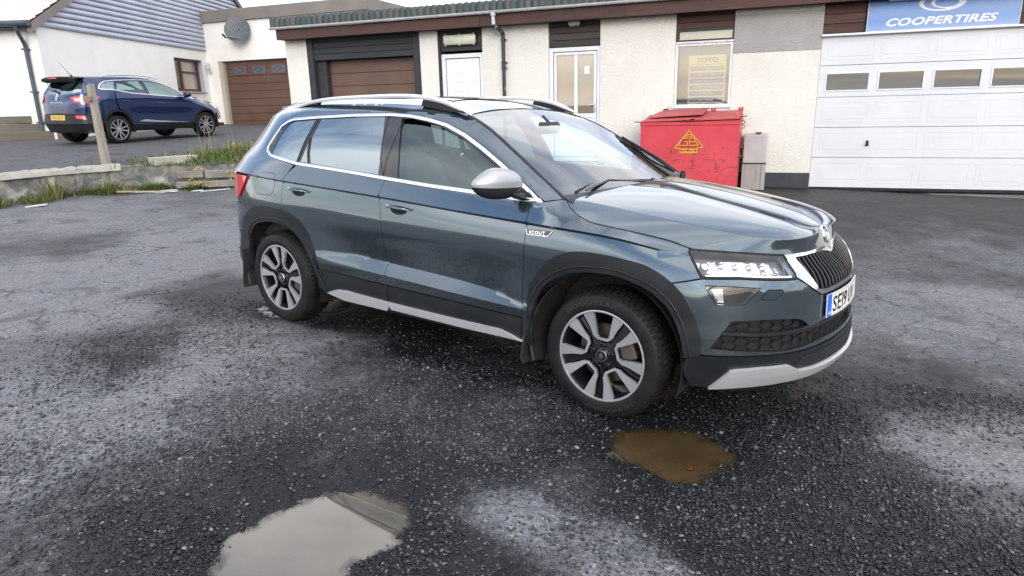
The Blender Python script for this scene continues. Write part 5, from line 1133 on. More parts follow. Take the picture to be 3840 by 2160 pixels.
ROWS2 = [
 ('low',  False, [(-4.2,.28,.10),(-3.0,.24,.10),(-.4,.22,.10),(.5,.24,.12),(1.6,.24,.14)]),
 ('clad', True,  [(-4.2,.50,.01),(-3.2,.50,.0),(-2.2,.42,.012),(-.4,.40,.012),(.4,.46,.0),(1.6,.50,.0)]),
 ('fac',  True,  [(-4.2,.60,.02),(-3.2,.60,.01),(-2.2,.50,.015),(-.4,.47,.015),(.4,.56,.01),(1.6,.60,.02)]),
 ('waist',False, [(-4.2,.72,.03),(-3.2,.70,.02),(-2.6,.74,.0),(-1.8,.68,.040),(-.8,.66,.040),(0.,.72,.004),(.5,.70,.03),(1.6,.70,.04)]),
 ('shld', False, [(-4.2,.95,.05),(-3.2,.95,.02),(-2.6,.93,.0),(-1.5,.86,.008),(-.5,.86,.010),(0.,.86,.03),(.5,.80,.08),(1.6,.80,.09)]),
 ('belt', True,  [(-4.2,1.14,.10),(-3.3,1.22,.09),(-2.7,1.24,.07),(-2.1,1.16,.05),(-1.5,1.11,.045),(-.9,1.08,.045),(-.45,1.05,.05),(-.2,1.0,.07),(0.,.95,.09),(.5,.86,.14),(1.6,.84,.14)]),
 ('mid1', False, [(-4.2,1.32,.22),(-3.3,1.34,.18),(-2.7,1.35,.13),(-1.5,1.30,.12),(-.8,1.18,.10),(-.45,1.08,.08),(-.2,1.02,.09),(0.,.97,.13),(.5,.88,.17),(1.6,.85,.15)]),
 ('mid2', True,  [(-4.2,1.46,.32),(-3.3,1.46,.28),(-2.7,1.47,.23),(-1.6,1.49,.24),(-1.2,1.43,.24),(-.7,1.24,.19),(-.35,1.06,.13),(0.,.99,.17),(.5,.90,.20),(1.6,.86,.16)]),
 ('edge', True,  [(-4.2,1.52,.38),(-3.3,1.53,.34),(-2.7,1.545,.31),(-1.6,1.56,.33),(-1.2,1.50,.33),(-.7,1.29,.26),(-.30,1.09,.17),(0.,1.03,.22),(.5,.93,.24),(1.6,.88,.18)]),
]
SURF2 = Surface(PLAN2, ROWS2, 8)
# ================= blue car on the drive =================
CAR2 = bpy.data.objects.new('parked_car', None); COL.objects.link(CAR2)
CAR2.matrix_world = Matrix(((.0589617, -.9981199, .0167359, -15.181519), (.9981915, .0587526, -.0127239, 11.112297), (.0117167, .0174558, .9997790, .937755), (0, 0, 0, 1)))
tag(CAR2, 'dark blue hatchback SUV parked on the raised drive by the white house', 'car')
b2 = SURF2.body; S2m, S2M = SURF2.smin, SURF2.smax
m_bpaint = newmat('deep blue paint', (.005, .019, .080), .24, .5, 1.0)
def p2(name, poly, mat, off=0., both=False, mirror=False, parent=None, step=.07, fold=.02, holes=(), gap=.003, smooth=32):
    fn = lambda q, o: b2(q[:, 0], q[:, 1], off+o)
    P = shrink(densify(poly, step), gap); H = [shrink(densify(h, step), -gap) for h in holes]
    s_ = np.arange(P[:, 0].min(), P[:, 0].max(), step*.75); lines = [np.stack([s_, SURF2.row_z(nm, s_)], 1) for nm in ('clad', 'fac', 'belt')]
    v, F = patch2d(P, H, step, lines); A = fn(v, 0*v[:, 0]); V = [A]; FF = [tuple(t) for t in F]
    if fold:
        B = boundary(F); used = sorted({a for e in B for a in e}); mp_ = {a: len(A)+i for i, a in enumerate(used)}; uu = v[used]; V.append(fn(uu, 0*uu[:, 0]-fold))
        for a, c in B:
            if both and (min(abs(v[a][0]-S2M), abs(v[a][0]-S2m)) < .01) and (min(abs(v[c][0]-S2M), abs(v[c][0]-S2m)) < .01): continue
            FF.append((c, a, mp_[a], mp_[c]))
    V = np.concatenate(V)
    if both: n = len(V); FF = FF+[tuple(i+n for i in t)[::-1] for t in FF]; V = np.concatenate([V, V*np.array([1, -1, 1])])
    elif mirror: V = V*np.array([1, -1, 1]); FF = [t[::-1] for t in FF]
    return mk(name, V, FF, mat, parent or CAR2, smooth)
def pr2(name, *a, **k): p2(name, *a, **k); p2(name, *a, **dict(k, mirror=True))
def rb2(name, path, w, h, mat, off=0., closed=False, parent=None, both=True, mirror=False):
    q = densify(path, .05, closed); P = b2(q[:, 0], q[:, 1], off); e = .003; a = b2(q[:, 0]+e, q[:, 1])-b2(q[:, 0]-e, q[:, 1]); c = b2(q[:, 0], q[:, 1]+e)-b2(q[:, 0], q[:, 1]-e); n = np.cross(a, c); n /= np.maximum(np.linalg.norm(n, axis=1, keepdims=True), 1e-9)
    x, y, nx_, ny_ = SURF2.contour(q[:, 0]); n *= np.sign(n[:, 0]*nx_+n[:, 1]*ny_)[:, None]; return ribbon3(P, n, w, h, mat, name, parent or CAR2, mirror, closed, both=both and not mirror)
def erow(s0, s1, n=14): s_ = np.linspace(s0, s1, n); return [(float(a), float(c)) for a, c in zip(s_, SURF2.row_z('edge', s_))]
def crow(s0, s1, n=10, nm='clad'): s_ = np.linspace(s0, s1, n); return [(float(a), float(c)) for a, c in zip(s_, SURF2.row_z(nm, s_))]
AR = [(-3.02, .45), (-2.975, .60), (-2.89, .725), (-2.76, .795), (-2.61, .812), (-2.46, .778), (-2.33, .68), (-2.25, .52), (-2.21, .38)]
AF = [(-.40, .38), (-.34, .54), (-.24, .69), (-.09, .775), (.10, .785), (.26, .73), (.37, .60), (.42, .46)]
CH2 = [(-.43, 1.098), (-.63, 1.070), (-1.26, 1.106), (-1.70, 1.140), (-2.12, 1.175), (-2.36, 1.217), (-2.58, 1.26), (-2.84, 1.268), (-2.945, 1.292), (-2.93, 1.34), (-2.835, 1.426), (-2.69, 1.482), (-2.39, 1.510), (-1.86, 1.525), (-1.53, 1.520), (-1.20, 1.475), (-.87, 1.372), (-.68, 1.255), (-.53, 1.155)]
pr2('front_door', [(-1.53, .43), (-1.54, .9), (-1.64, 1.135), (-1.26, 1.104), (-.63, 1.068), (-.46, 1.075), (-.47, .8), (-.44, .43)], m_bpaint)
pr2('rear_door', rev([(-1.53, .43), (-1.54, .9), (-1.64, 1.135), (-2.12, 1.173), (-2.56, 1.255), (-2.60, 1.0), (-2.56, .82), (-2.46, .79), (-2.33, .695), (-2.25, .53), (-2.23, .44)]), m_bpaint)
pr2('front_wing', [(-.46, .40), (-.47, .8), (-.46, 1.075), (-.33, 1.09)]+erow(-.28, .35, 8)+[(.45, .86), (.45, .70)]+[q for q in rev(AF)][1:], m_bpaint)
pr2('rear_quarter', [(-2.60, .83), (-2.63, 1.0), (-2.58, 1.258), (-2.84, 1.266), (-2.95, 1.29), (-2.935, 1.34), (-2.84, 1.428), (-2.70, 1.484), (-2.70, 1.543)]+erow(-2.75, -3.25, 6)+[(-3.28, 1.42), (-3.30, 1.16), (-3.35, .72), (-3.10, .62)]+AR[1:5], m_bpaint)
p2('tailgate', [(S2m, 1.50), (-3.27, 1.50), (-3.29, 1.40), (-3.32, 1.16), (-3.37, .72), (S2m, .74)], m_bpaint, both=True, holes=[[(S2m-.1, 1.46), (-3.34, 1.44), (-3.40, 1.22), (-3.8, 1.185), (S2m-.1, 1.18)]])
p2('rear_window', [(S2m, 1.465), (-3.33, 1.445), (-3.39, 1.21), (-3.8, 1.18), (S2m, 1.175)], m_glassd, both=True, fold=0, off=-.003)
p2('front_bumper', [(.45, .70), (.45, .86), (S2M, .82), (S2M, .50), (.46, .46)], m_bpaint, both=True)
p2('rear_bumper', [(S2m, .735), (-3.36, .715), (-3.14, .62), (-3.06, .50), (S2m, .50)], m_clad, both=True, off=.004)
p2('rear_valance', [(S2m, .50), (-3.05, .50), (-3.06, .34), (S2m, .30)], m_clad, both=True)
pr2('sill_cladding', [(-2.23, .44), (-.43, .42), (-.43, .27), (-2.2, .27)], m_clad, off=.003)
pr2('wheel_arch_trim', AR+rev(contract(AR, (-2.62, .34), .05)), m_clad, off=.006, gap=0); pr2('wheel_arch_trim', AF+rev(contract(AF, (0, .34), .05)), m_clad, off=.006, gap=0)
pr2('cantrail', [(-2.70, 1.486), (-2.39, 1.514), (-1.86, 1.529), (-1.53, 1.524), (-1.20, 1.479), (-.87, 1.376), (-.68, 1.259), (-.53, 1.159), (-.43, 1.10), (-.31, 1.095)]+erow(-.35, -2.70, 26), m_bpaint, fold=.01, gap=.0005)
W3 = [[(-2.90, 1.300), (-2.80, 1.405), (-2.62, 1.475), (-2.42, 1.49), (-2.56, 1.285), (-2.85, 1.285)], [(-2.36, 1.495), (-1.86, 1.507), (-1.74, 1.504), (-1.70, 1.165), (-2.12, 1.20), (-2.50, 1.275)], [(-1.64, 1.50), (-1.53, 1.50), (-1.22, 1.455), (-.90, 1.355), (-.70, 1.245), (-.58, 1.165), (-.62, 1.092), (-1.26, 1.128), (-1.62, 1.158)]]
pr2('window_surround', CH2, m_gloss, off=-.006, holes=W3, gap=-.002)
for q, g_ in zip(W3, (m_glassd, m_glass, m_glass)): pr2('side_window', q, g_, off=-.009, fold=0, gap=-.004)
q = shrink(densify(CH2, .05), .012)
for mm in (False, True): rb2('window_chrome_strip', [tuple(a) for a in q], .026, .006, m_chrome, closed=True, mirror=mm, both=False)
for mm in (False, True):
    p2('sill_trim', [(-2.09, .507), (-1.90, .548), (-1.83, .540), (-1.55, .506), (-.50, .428), (-1.40, .462)], m_chrome, off=.018, mirror=mm, gap=0)
    t = p2('tail_lamp', [(-3.72, 1.099), (-3.60, 1.132), (-3.30, 1.133), (-2.985, 1.117), (-3.083, 1.04), (-3.32, .965), (-3.60, .978)], m_red, off=.014, fold=.03, gap=0, mirror=mm); p2('lamp_insert', [(-3.62, 1.09), (-3.30, 1.095), (-3.36, 1.01), (-3.58, 1.01)], newmat('pale lamp insert', (.6, .45, .45), .2) if not mm else bpy.data.materials['pale lamp insert'], off=.017, fold=.004, parent=t, mirror=mm)
    p2('rear_reflector', [(-3.62, .70), (-3.42, .68), (-3.365, .60), (-3.62, .625)], m_red, off=.010, gap=0, mirror=mm)
    p2('headlight', [(.38, .86), (.75, .855), (.80, .80), (.45, .76)], m_refl, off=.006, gap=0, mirror=mm)
    s_ = -1 if mm else 1
    for hs_, hz_ in ((-2.36, 1.0), (-1.39, .932)):
        P = [b2([hs_-.10+.2*t_], [hz_], .004+.03*math.sin(math.pi*t_)**.5)[0]*np.array([1, s_, 1]) for t_ in np.linspace(0, 1, 9)]; b_ = MB(); b_.tube(P, .015, 8); b_.build('door_handle', m_bpaint, CAR2, 60)
    b_ = MB(); n_ = 18; V = []
    for i in range(9):
        ph = -math.pi/2+math.pi*i/8
        for j in range(n_): th = 2*math.pi*j/n_; V.append((-.60+.085*sgp(math.cos(ph), .7)*sgp(math.sin(th), .8), s_*(-1.0-.11*sgp(math.cos(ph), .7)*sgp(math.cos(th), .8)), 1.15+.075*sgp(math.sin(ph), .8)))
    b_.add(V, [(i*n_+j, i*n_+(j+1) % n_, (i+1)*n_+(j+1) % n_, (i+1)*n_+j) for i in range(8) for j in range(n_)]); b_.tube([(-.55, s_*-.84, 1.08), (-.57, s_*-.95, 1.12)], .03, 8); b_.build('door_mirror', m_gloss, CAR2, 60)
# plate, emblem, lettering at the back
def bk(u, v, w=0.):
    u = np.atleast_1d(np.asarray(u, float)); v = np.atleast_1d(np.asarray(v, float)); s = S2m+np.abs(u); P = b2(s, v+0*u, .006+w); P[:, 1] *= np.where(u < 0, -1, 1); return P
m_yp = newmat('yellow plate', (.62, .42, .07), .4); U = np.linspace(-.26, .26, 12); V = np.concatenate([bk(U, U*0+.585, .006), bk(U, U*0+.70, .006)]); pl2 = mk('number_plate', V, [(i, i+1, 13+i, 12+i) for i in range(11)], m_yp, CAR2)
V, F = text2d('YC66 VUD', 1., 0, 1, .01); lo = V.min(0); hi = V.max(0); V = (V-(lo+hi)/2)/(hi-lo); mk('plate_letter', bk(-V[:, 0]*.42, .643+V[:, 1]*.075, .008), F, newmat('plate brown ink', (.12, .09, .03), .5), pl2)
V, F = text2d('KADJAR', 1., 0, 1.3, .01); lo = V.min(0); hi = V.max(0); V = (V-(lo+hi)/2)/(hi-lo); mk('badge_letter', bk(-V[:, 0]*.46, .985+V[:, 1]*.040, .004), F, m_chrome, CAR2)
for ring in ([(0, .085), (.05, 0), (0, -.085), (-.05, 0)],):
    P = np.array(ring); I_ = P*.5; A = np.concatenate([P, I_]); mk('rear_badge', bk(A[:, 0], A[:, 1]+1.10, .010), [(i, (i+1) % 4, 4+(i+1) % 4, 4+i) for i in range(4)], m_chrome, CAR2)
# bonnet, screen, roof
def strip_grid(name, ss, cpts, mat, nv=9, pw=2.2, dz=0.):
    E_ = b2(ss, SURF2.row_z('edge', ss)); t = np.linspace(0, 1, len(ss)); c = np.array([pchip(np.linspace(0, 1, len(cpts)), [q[k] for q in cpts])(t) for k in range(3)]).T; G = []
    for k in range(nv): v = k/(nv-1); w_ = 1-(1-v)**pw; P = np.stack([E_[:, 0]+(c[:, 0]-E_[:, 0])*(v*(2-v)), E_[:, 1]*(1-v), E_[:, 2]+(c[:, 2]-E_[:, 2])*w_+dz], 1); G.append(P)
    G = np.array(G); return sym_grid(name, G, mat, 60, parent=CAR2)
strip_grid('bonnet', np.linspace(-.30, S2M, 30), [(-.12, 0, 1.13), (.3, 0, 1.09), (.65, 0, 1.02), (.83, 0, .93), (.88, 0, .87)], m_bpaint)
strip_grid('windscreen', np.linspace(-1.12, -.30, 16), [(-1.15, 0, 1.53), (-.15, 0, 1.11)], m_screen)
strip_grid('roof', np.linspace(-3.25, -1.12, 26), [(-3.35, 0, 1.555), (-2.8, 0, 1.60), (-2.0, 0, 1.615), (-1.15, 0, 1.535)], m_bpaint)
ys = np.linspace(-.62, .62, 19); V = []
for y in ys: q = (y/.62)**2; V += [(-3.12, y, 1.585-.03*q), (-3.47+.12*q, y, 1.575-.05*q), (-3.47+.12*q, y, 1.515-.04*q), (-3.30+.1*q, y, 1.455-.02*q)]
sp2 = mk('roof_spoiler', V, [(i*4+j, i*4+(j+1) % 4, i*4+4+(j+1) % 4, i*4+4+j) for i in range(18) for j in range(4)], m_honey, CAR2, 30); b_ = MB(); b_.box((-3.485, -.16, 1.53), (-3.46, .16, 1.556)); b_.build('brake_light', m_red, sp2)
for s_ in (1, -1):
    b_ = MB(); b_.tube([(x, s_*.60, z) for x, z in spline([(-2.75, 1.56), (-2.5, 1.605), (-1.9, 1.625), (-1.4, 1.59), (-1.15, 1.54)], 4)], .014, 8); b_.build('roof_rail', m_chrome, CAR2, 60)
b_ = MB(); b_.tube([(-3.0, 0, 1.59), (-3.02, 0, 1.63)], [.03, .012], 8); b_.tube([(-3.02, 0, 1.62), (-3.26, .0, 1.92)], [.006, .003], 5); b_.build('aerial', m_clad, CAR2)
b_ = MB(); b_.tube([bk([0], [1.21], .02)[0], bk([-.08], [1.25], .03)[0], bk([-.36], [1.265], .03)[0]], [.022, .018, .008], 6); b_.build('rear_wiper', m_gap, CAR2)
# wheels: ten thin silver spokes
m_sil2 = mottled('silver alloy', (.42, .42, .44), (.52, .52, .54), 4, .35, .05, metal=.7)
b_ = MB(); b_.lathe([(r*1.0, o) for r, o in tyre_prof], 40, 'y'); t2 = b_.build('tyre', m_rubber, CAR2, 60)
b_ = MB(); b_.lathe([(.238, .098), (.241, .107), (.225, .103), (.215, .07), (.21, -.02), (.0, -.02)], 40, 'y'); r2_ = b_.build('rim', m_wheelblk, CAR2, 40)
b_ = MB(); b_.lathe([(.242, .103), (.241, .108), (.228, .106), (.227, .10)], 40, 'y'); l2 = b_.build('rim_lip', m_sil2, CAR2, 50)
sp_me = []
for k in range(10):
    a = math.radians(36*(k//1)); da = .10 if k % 2 else -.10
b_ = MB()
for da in (-.20, .20):
    V = [(-.012+da*.05, -.100, .03), (.012+da*.05, -.100, .03), (.014+da*.30, -.102, .232), (-.014+da*.30, -.102, .232)]; V += [(x*1.0, y+.03, z) for x, y, z in V]; b_.add(V, [(0, 1, 2, 3), (0, 4, 5, 1), (1, 5, 6, 2), (2, 6, 7, 3), (3, 7, 4, 0)])
s2_ = b_.build('spoke_pair', m_sil2, CAR2); b_ = MB(); b_.lathe([(.045, .08), (.043, .104), (.03, .107), (0, .107)], 16, 'y'); c2_ = b_.build('centre_cap', m_sil2, CAR2, 50)
for x, sd in ((0, -1), (-2.646, -1), (0, 1), (-2.646, 1)):
    w = bpy.data.objects.new('wheel', None); COL.objects.link(w); w.parent = CAR2; w.location = (x, sd*.788, .336); w.rotation_euler = (0, 0, math.pi if sd > 0 else 0)
    for src in (t2, r2_, l2, c2_): child(w, src, w, .3)
    for k in range(5): child(w, s2_, w, .25+k*math.radians(72))
for o in (t2, r2_, l2, s2_, c2_): bpy.data.objects.remove(o)
for x in (0, -2.63):
    for sd in (-1, 1):
        V = []; n = 14
        for i in range(n+1): a = math.radians(-12+204*i/n); V += [(x+.43*math.cos(a), sd*.90, .34+.43*math.sin(a)), (x+.43*math.cos(a), sd*.55, .34+.43*math.sin(a))]
        k = len(V); V.append((x, sd*.55, .33)); mk('wheel_arch_liner', V, [(i*2, i*2+1, i*2+3, i*2+2) for i in range(n)]+[(k, i*2+1, i*2+3) for i in range(n)], m_mud, CAR2)
b_ = MB(); b_.box((-3.3, -.76, .28), (.75, .76, .36)); b_.box((-3.2, -.80, .36), (-2.7, .80, 1.05)); b_.box((-1.75, -.6, .5), (-1.45, .6, 1.28), .05); b_.box((-2.85, -.62, .5), (-2.6, .62, 1.2), .05); b_.build('cabin', m_inter, CAR2)
# ================= buildings =================
def roughcast(name, c0, c1, sc=1., stains=(.42, .40, .35), blotch=.5):
    m = newmat(name, c0, .9, 0, 0, .25); nt = m.node_tree; tc = N(m, 'ShaderNodeTexCoord'); v = tc.outputs['Object']
    big = noise(m, .9, 6, .65, vec=v); r = ramp(m, big.outputs[0], [(.35, c0), (.65, c1)])
    mp_ = N(m, 'ShaderNodeMapping'); L(nt, v, mp_.inputs[0]); mp_.inputs['Scale'].default_value = (3.5, 3.5, .35); stn = noise(m, 1.5, 7, .7, vec=mp_.outputs[0]); sr = ramp(m, stn.outputs[0], [(.56, (0, 0, 0)), (.80, (blotch,)*3)])
    c = mixc(m, sr.outputs[0], r.outputs[0], stains)
    pit = noise(m, 42*sc, 6, .7, vec=v); pr = ramp(m, pit.outputs[0], [(.30, (.55, .52, .47)), (.44, (1, 1, 1))]); c = mixc(m, .8, c, pr.outputs[0], 'MULTIPLY')
    L(nt, c, bs(m).inputs['Base Color'])
    vo = N(m, 'ShaderNodeTexVoronoi', feature='SMOOTH_F1'); L(nt, v, vo.inputs['Vector']); vo.inputs['Scale'].default_value = 48*sc
    b1 = bump(m, vo.outputs['Distance'], .8, .012/sc); b2 = bump(m, pit.outputs[0], .8, .010/sc, b1); L(nt, b2, bs(m).inputs['Normal']); return m
m_cream = roughcast('cream roughcast', (.64, .62, .57), (.70, .685, .64))
m_white_r = roughcast('white render', (.76, .75, .73), (.82, .81, .79), 1.6, (.6, .59, .56), .2)
m_pebble = roughcast('grey pebbledash', (.30, .29, .285), (.38, .37, .36), 1.1, (.25, .24, .23), .3)
def woodmat(name, c0, c1, axis=(1, 12, 12), rough=.75):
    m = newmat(name, c0, rough); nt = m.node_tree; tc = N(m, 'ShaderNodeTexCoord'); mp_ = N(m, 'ShaderNodeMapping'); L(nt, tc.outputs['Object'], mp_.inputs[0]); mp_.inputs['Scale'].default_value = axis
    n = noise(m, 2.2, 8, .65, vec=mp_.outputs[0], dist=.4); oi = N(m, 'ShaderNodeObjectInfo'); r = ramp(m, n.outputs[0], [(.25, c0), (.75, c1)])
    hs = N(m, 'ShaderNodeHueSaturation'); mr = N(m, 'ShaderNodeMapRange'); L(nt, oi.outputs['Random'], mr.inputs[0]); mr.inputs[3].default_value = .72; mr.inputs[4].default_value = 1.3; L(nt, mr.outputs[0], hs.inputs['Value']); L(nt, r.outputs[0], hs.inputs['Color'])
    L(nt, hs.outputs[0], bs(m).inputs['Base Color']); L(nt, bump(m, n.outputs[0], .5, .004), bs(m).inputs['Normal']); return m
m_redwood = woodmat('stained red timber', (.034, .016, .013), (.085, .040, .032))
m_darkwood = woodmat('dark stained timber', (.022, .018, .017), (.058, .046, .042))
m_blackwood = woodmat('black stained timber', (.013, .014, .016), (.032, .034, .038))
m_greywood = woodmat('weathered timber', (.17, .15, .12), (.34, .31, .26), (10, 10, 1))
m_sleeper = woodmat('old sleepers', (.075, .065, .050), (.15, .135, .11))
m_pvc = mottled('white plastic', (.62, .63, .66), (.68, .69, .71), 2, .35, .08)
m_gdoor = mottled('white door paint', (.55, .57, .60), (.61, .62, .64), 1.2, .45, .08)
m_brown = mottled('brown door paint', (.095, .054, .038), (.125, .072, .050), 1.5, .5, .08, .2, .002, 60)
m_tin = None
def tinmat():
    m = newmat('green tin sheet', (.07, .10, .09), .6, .2); nt = m.node_tree; tc = N(m, 'ShaderNodeTexCoord'); mp_ = N(m, 'ShaderNodeMapping'); L(nt, tc.outputs['Object'], mp_.inputs[0]); mp_.inputs['Scale'].default_value = (1, 1, .18)
    n = noise(m, 9, 6, .6, vec=mp_.outputs[0]); r = ramp(m, n.outputs[0], [(.45, (.030, .040, .038)), (.60, (.060, .070, .066)), (.70, (.10, .055, .04))]); L(nt, r.outputs[0], bs(m).inputs['Base Color']); return m
m_tin = tinmat(); m_gutter = mottled('grey gutter plastic', (.42, .43, .45), (.52, .53, .55), 5, .4, .1)
m_oldpipe = mottled('peeling black pipe', (.02, .022, .026), (.30, .31, .33), 9, .5, .1, p0=.55, p1=.70)
m_winglass = glassmat('old window glass', (.88, .85, .80), f0=.14)
m_winglass_d = glassmat('dark window glass', (.22, .21, .20), f0=.12)
m_room = newmat('room interior', (.42, .36, .28), .9); m_roomd = newmat('dark interior', (.05, .05, .05), .9)
m_fscreen = newmat('brushed bronze film', (.44, .37, .29), .32, .25, .5)
YB = 9.494
def part(name, mat, parent, *boxes, bev=0., smooth=None, kind=None):
    b_ = MB()
    for a, c in boxes: b_.box(a, c, bev)
    return b_.build(name, mat, parent, smooth, kind)
# ---- tyre workshop
WK = empty('tyre_workshop', (0, 0, 0), 0, 'long low cream roughcast tyre workshop with red timber fascia and tin roof', 'building')
def pier(x0, x1, z1=3.32, z0=-.5, y=YB, d=.35): return part('wall', m_cream, WK, ((x0, y, z0), (x1, y+d, z1)))
pier(-10.10, -9.52); pier(-6.625, -6.20); pier(-5.178, -3.750); pier(-2.697, -1.266); pier(-.228, 1.235); pier(5.30, 9.5)
part('wall', m_cream, WK, ((-.228, YB, 3.32), (9.5, YB+.35, 3.9)))
part('wall_patch', m_pebble, WK, ((-.225, YB-.012, 2.400), (1.232, YB+.01, 3.045)))
part('plinth', mottled('dark plinth paint', (.020, .024, .032), (.034, .038, .048), 3, .6, .1), WK, ((-.22, YB-.015, -.3), (1.232, YB+.01, .258)))
# end and back walls, inner dark box
part('wall', m_cream, WK, ((-10.10, YB+.35, -.5), (-9.85, YB+9, 3.32))); part('back_wall', m_roomd, WK, ((-9.85, YB+8.8, -.5), (9.5, YB+9, 3.9)))
part('ceiling', m_room, WK, ((-9.85, YB+.36, 3.20), (9.4, YB+8.8, 3.28)))
def boards(x0, x1, z0, z1, n, mat, y, name='board', dep=.03, parent=None):
    h = (z1-z0)/n
    for i in range(n): part(name, mat, parent or WK, ((x0, y+random.uniform(0, .004), z0+i*h+.004), (x1, y+dep, z0+(i+1)*h-.003)), bev=.004)
    part('board_backing', m_gap, parent or WK, ((x0, y+dep, z0), (x1, y+dep+.03, z1)))
# garage opening 1, brown door
part('door_frame', m_blackwood, WK, ((-9.52, YB-.01, -.2), (-9.36, YB+.32, 3.30)), bev=.006); part('door_frame', m_blackwood, WK, ((-6.79, YB-.01, -.2), (-6.63, YB+.32, 3.30)), bev=.006)
boards(-9.36, -6.79, 2.66, 3.30, 5, m_blackwood, YB+.03)
part('door_reveal', m_blackwood, WK, ((-9.36, YB+.14, -.2), (-9.13, YB+.32, 2.66)))
sd = part('garage_door', m_brown, WK, ((-9.13, YB+.30, -.2), (-6.79, YB+.33, 2.66)))
for i in range(7): part('door_panel', m_brown, sd, ((-9.125, YB+.275, 2.655-.282*(i+1)+.004), (-6.795, YB+.30, 2.655-.282*i-.003)), bev=.006)
# white door
def whitedoor1():
    part('door_frame', m_blackwood, WK, ((-6.20, YB+.0, -.2), (-6.15, YB+.15, 3.30)))
    boards(-6.15, -5.178, 2.70, 3.30, 4, m_darkwood, YB+.05)
    d = part('door', m_pvc, WK, ((-6.02, YB+.075, .45), (-5.20, YB+.10, 2.55)))
    fr = [((-6.148, YB+.04, .40), (-6.055, YB+.12, 2.648)), ((-5.262, YB+.04, .40), (-5.18, YB+.12, 2.648)), ((-6.055, YB+.04, 2.56), (-5.262, YB+.12, 2.648))]
    for f_ in fr: part('door_jamb', m_pvc, d, f_, bev=.008)
    lf = part('door_leaf', m_pvc, d, ((-6.045, YB+.058, .45), (-5.272, YB+.09, 2.55)), bev=.006)
    for x in (-5.876, -5.560):
        for z in (2.29, 1.91, 1.53): 
            for a, c in (((x, .008), (x+.20, .018)),): pass
            z0 = z-.215; part('door_moulding', m_pvc, d, ((x, YB+.048, z0), (x+.2, YB+.06, z0+.014)), ((x, YB+.048, z-.014), (x+.2, YB+.06, z)), ((x, YB+.048, z0+.014), (x+.014, YB+.06, z-.014)), ((x+.186, YB+.048, z0+.014), (x+.2, YB+.06, z-.014)), ((x+.035, YB+.050, z0+.035), (x+.165, YB+.06, z-.035)))
    b_ = MB(); b_.box((-6.046, YB+.0545, .6), (-6.042, YB+.0575, 2.55)); b_.box((-6.046, YB+.0545, 2.548), (-5.27, YB+.0575, 2.553)); b_.box((-5.274, YB+.0545, .6), (-5.270, YB+.0575, 2.55)); b_.build('door_gap', m_gap, d)
    part('step', mottled('step concrete', (.2, .2, .19), (.3, .29, .28), 4, .9), WK, ((-6.3, YB-.55, -.2), (-5.1, YB+.1, .40)))
whitedoor1()
def bulkhead(x0, x1, z0, z1, label, green=True):
    o = part('wall_light', mottled('aged light cover', (.46, .48, .38), (.56, .57, .46), 8, .35, .1) if green else bpy.data.materials['aged light cover'], None, ((x0+.012, YB-.055, z0+.012), (x1-.012, YB+.0, z1-.012)), bev=.03, smooth=50); tag(o, label, 'wall light')
    part('light_base', m_clad, o, ((x0, YB-.012, z0), (x1, YB+.055, z1)), bev=.01)
    for x in (x0+.06, (x0+x1)/2, x1-.06): part('clip', m_gutter, o, ((x-.012, YB-.035, z1-.012), (x+.012, YB+.0, z1+.006))); part('clip', m_gutter, o, ((x-.012, YB-.035, z0-.006), (x+.012, YB+.0, z0+.012)))
bulkhead(-6.06, -5.30, 2.805, 3.03, 'long pale green plastic wall light over the white panelled door'); bulkhead(-3.345, -3.08, 3.035, 3.165, 'small square beige wall light over the glazed white door', False)
# glazed door
def whitedoor2():
    boards(-3.75, -2.70, 2.665, 3.30, 5, m_darkwood, YB+.05)
    d = part('glazed_door', m_pvc, WK, ((-3.54, YB+.06, .56), (-2.81, YB+.085, 1.36)))
    J = [((-3.748, YB+.03, .44), (-3.665, YB+.12, 2.655)), ((-2.765, YB+.03, .44), (-2.70, YB+.12, 2.655)), ((-3.665, YB+.03, 2.575), (-2.765, YB+.12, 2.655)), ((-3.665, YB+.03, .44), (-2.765, YB+.12, .52))]
    for j in J: part('door_jamb', m_pvc, d, j, bev=.008)
    lf = [((-3.650, YB+.045, .53), (-3.595, YB+.095, 2.565)), ((-2.835, YB+.045, .53), (-2.775, YB+.095, 2.565)), ((-3.595, YB+.045, 2.510), (-2.835, YB+.095, 2.565)), ((-3.595, YB+.045, 1.30), (-2.835, YB+.095, 1.385)), ((-3.234, YB+.044, 1.385), (-3.160, YB+.094, 2.510)), ((-3.595, YB+.045, .53), (-2.835, YB+.095, .60))]
    part('door_frame', m_pvc, d, *lf, bev=.006)
    part('lower_panel', m_pvc, d, ((-3.60, YB+.058, .59), (-2.83, YB+.08, 1.31)))
    for a in (-3.595, -3.160): part('glass_pane', m_winglass, d, ((a, YB+.064, 1.385), (a+(.361 if a < -3.3 else .325), YB+.068, 2.510)))
    part('blind', m_fscreen, WK, ((-3.62, YB+.10, 1.36), (-2.80, YB+.105, 2.53)))
    part('notice', m_white, d, ((-3.024, YB+.060, 2.142), (-2.925, YB+.0635, 2.287))); V, F = text2d('Y', .04, 0); mk('notice_mark', [(x-2.985, YB+.0595, y+2.20) for x, y in V], F, m_black, d)
    hb = MB(); hb.box((-2.815, YB+.030, 1.40), (-2.790, YB+.046, 1.62), .006); hb.tube([(-2.803, YB+.03, 1.56), (-2.803, YB-.01, 1.56), (-2.93, YB-.015, 1.545)], .010, 8); hb.build('door_handle', m_silver, d, 50)
    part('step', bpy.data.materials['step concrete'], WK, ((-3.9, YB-.5, -.2), (-2.6, YB+.1, .43)))
whitedoor2()
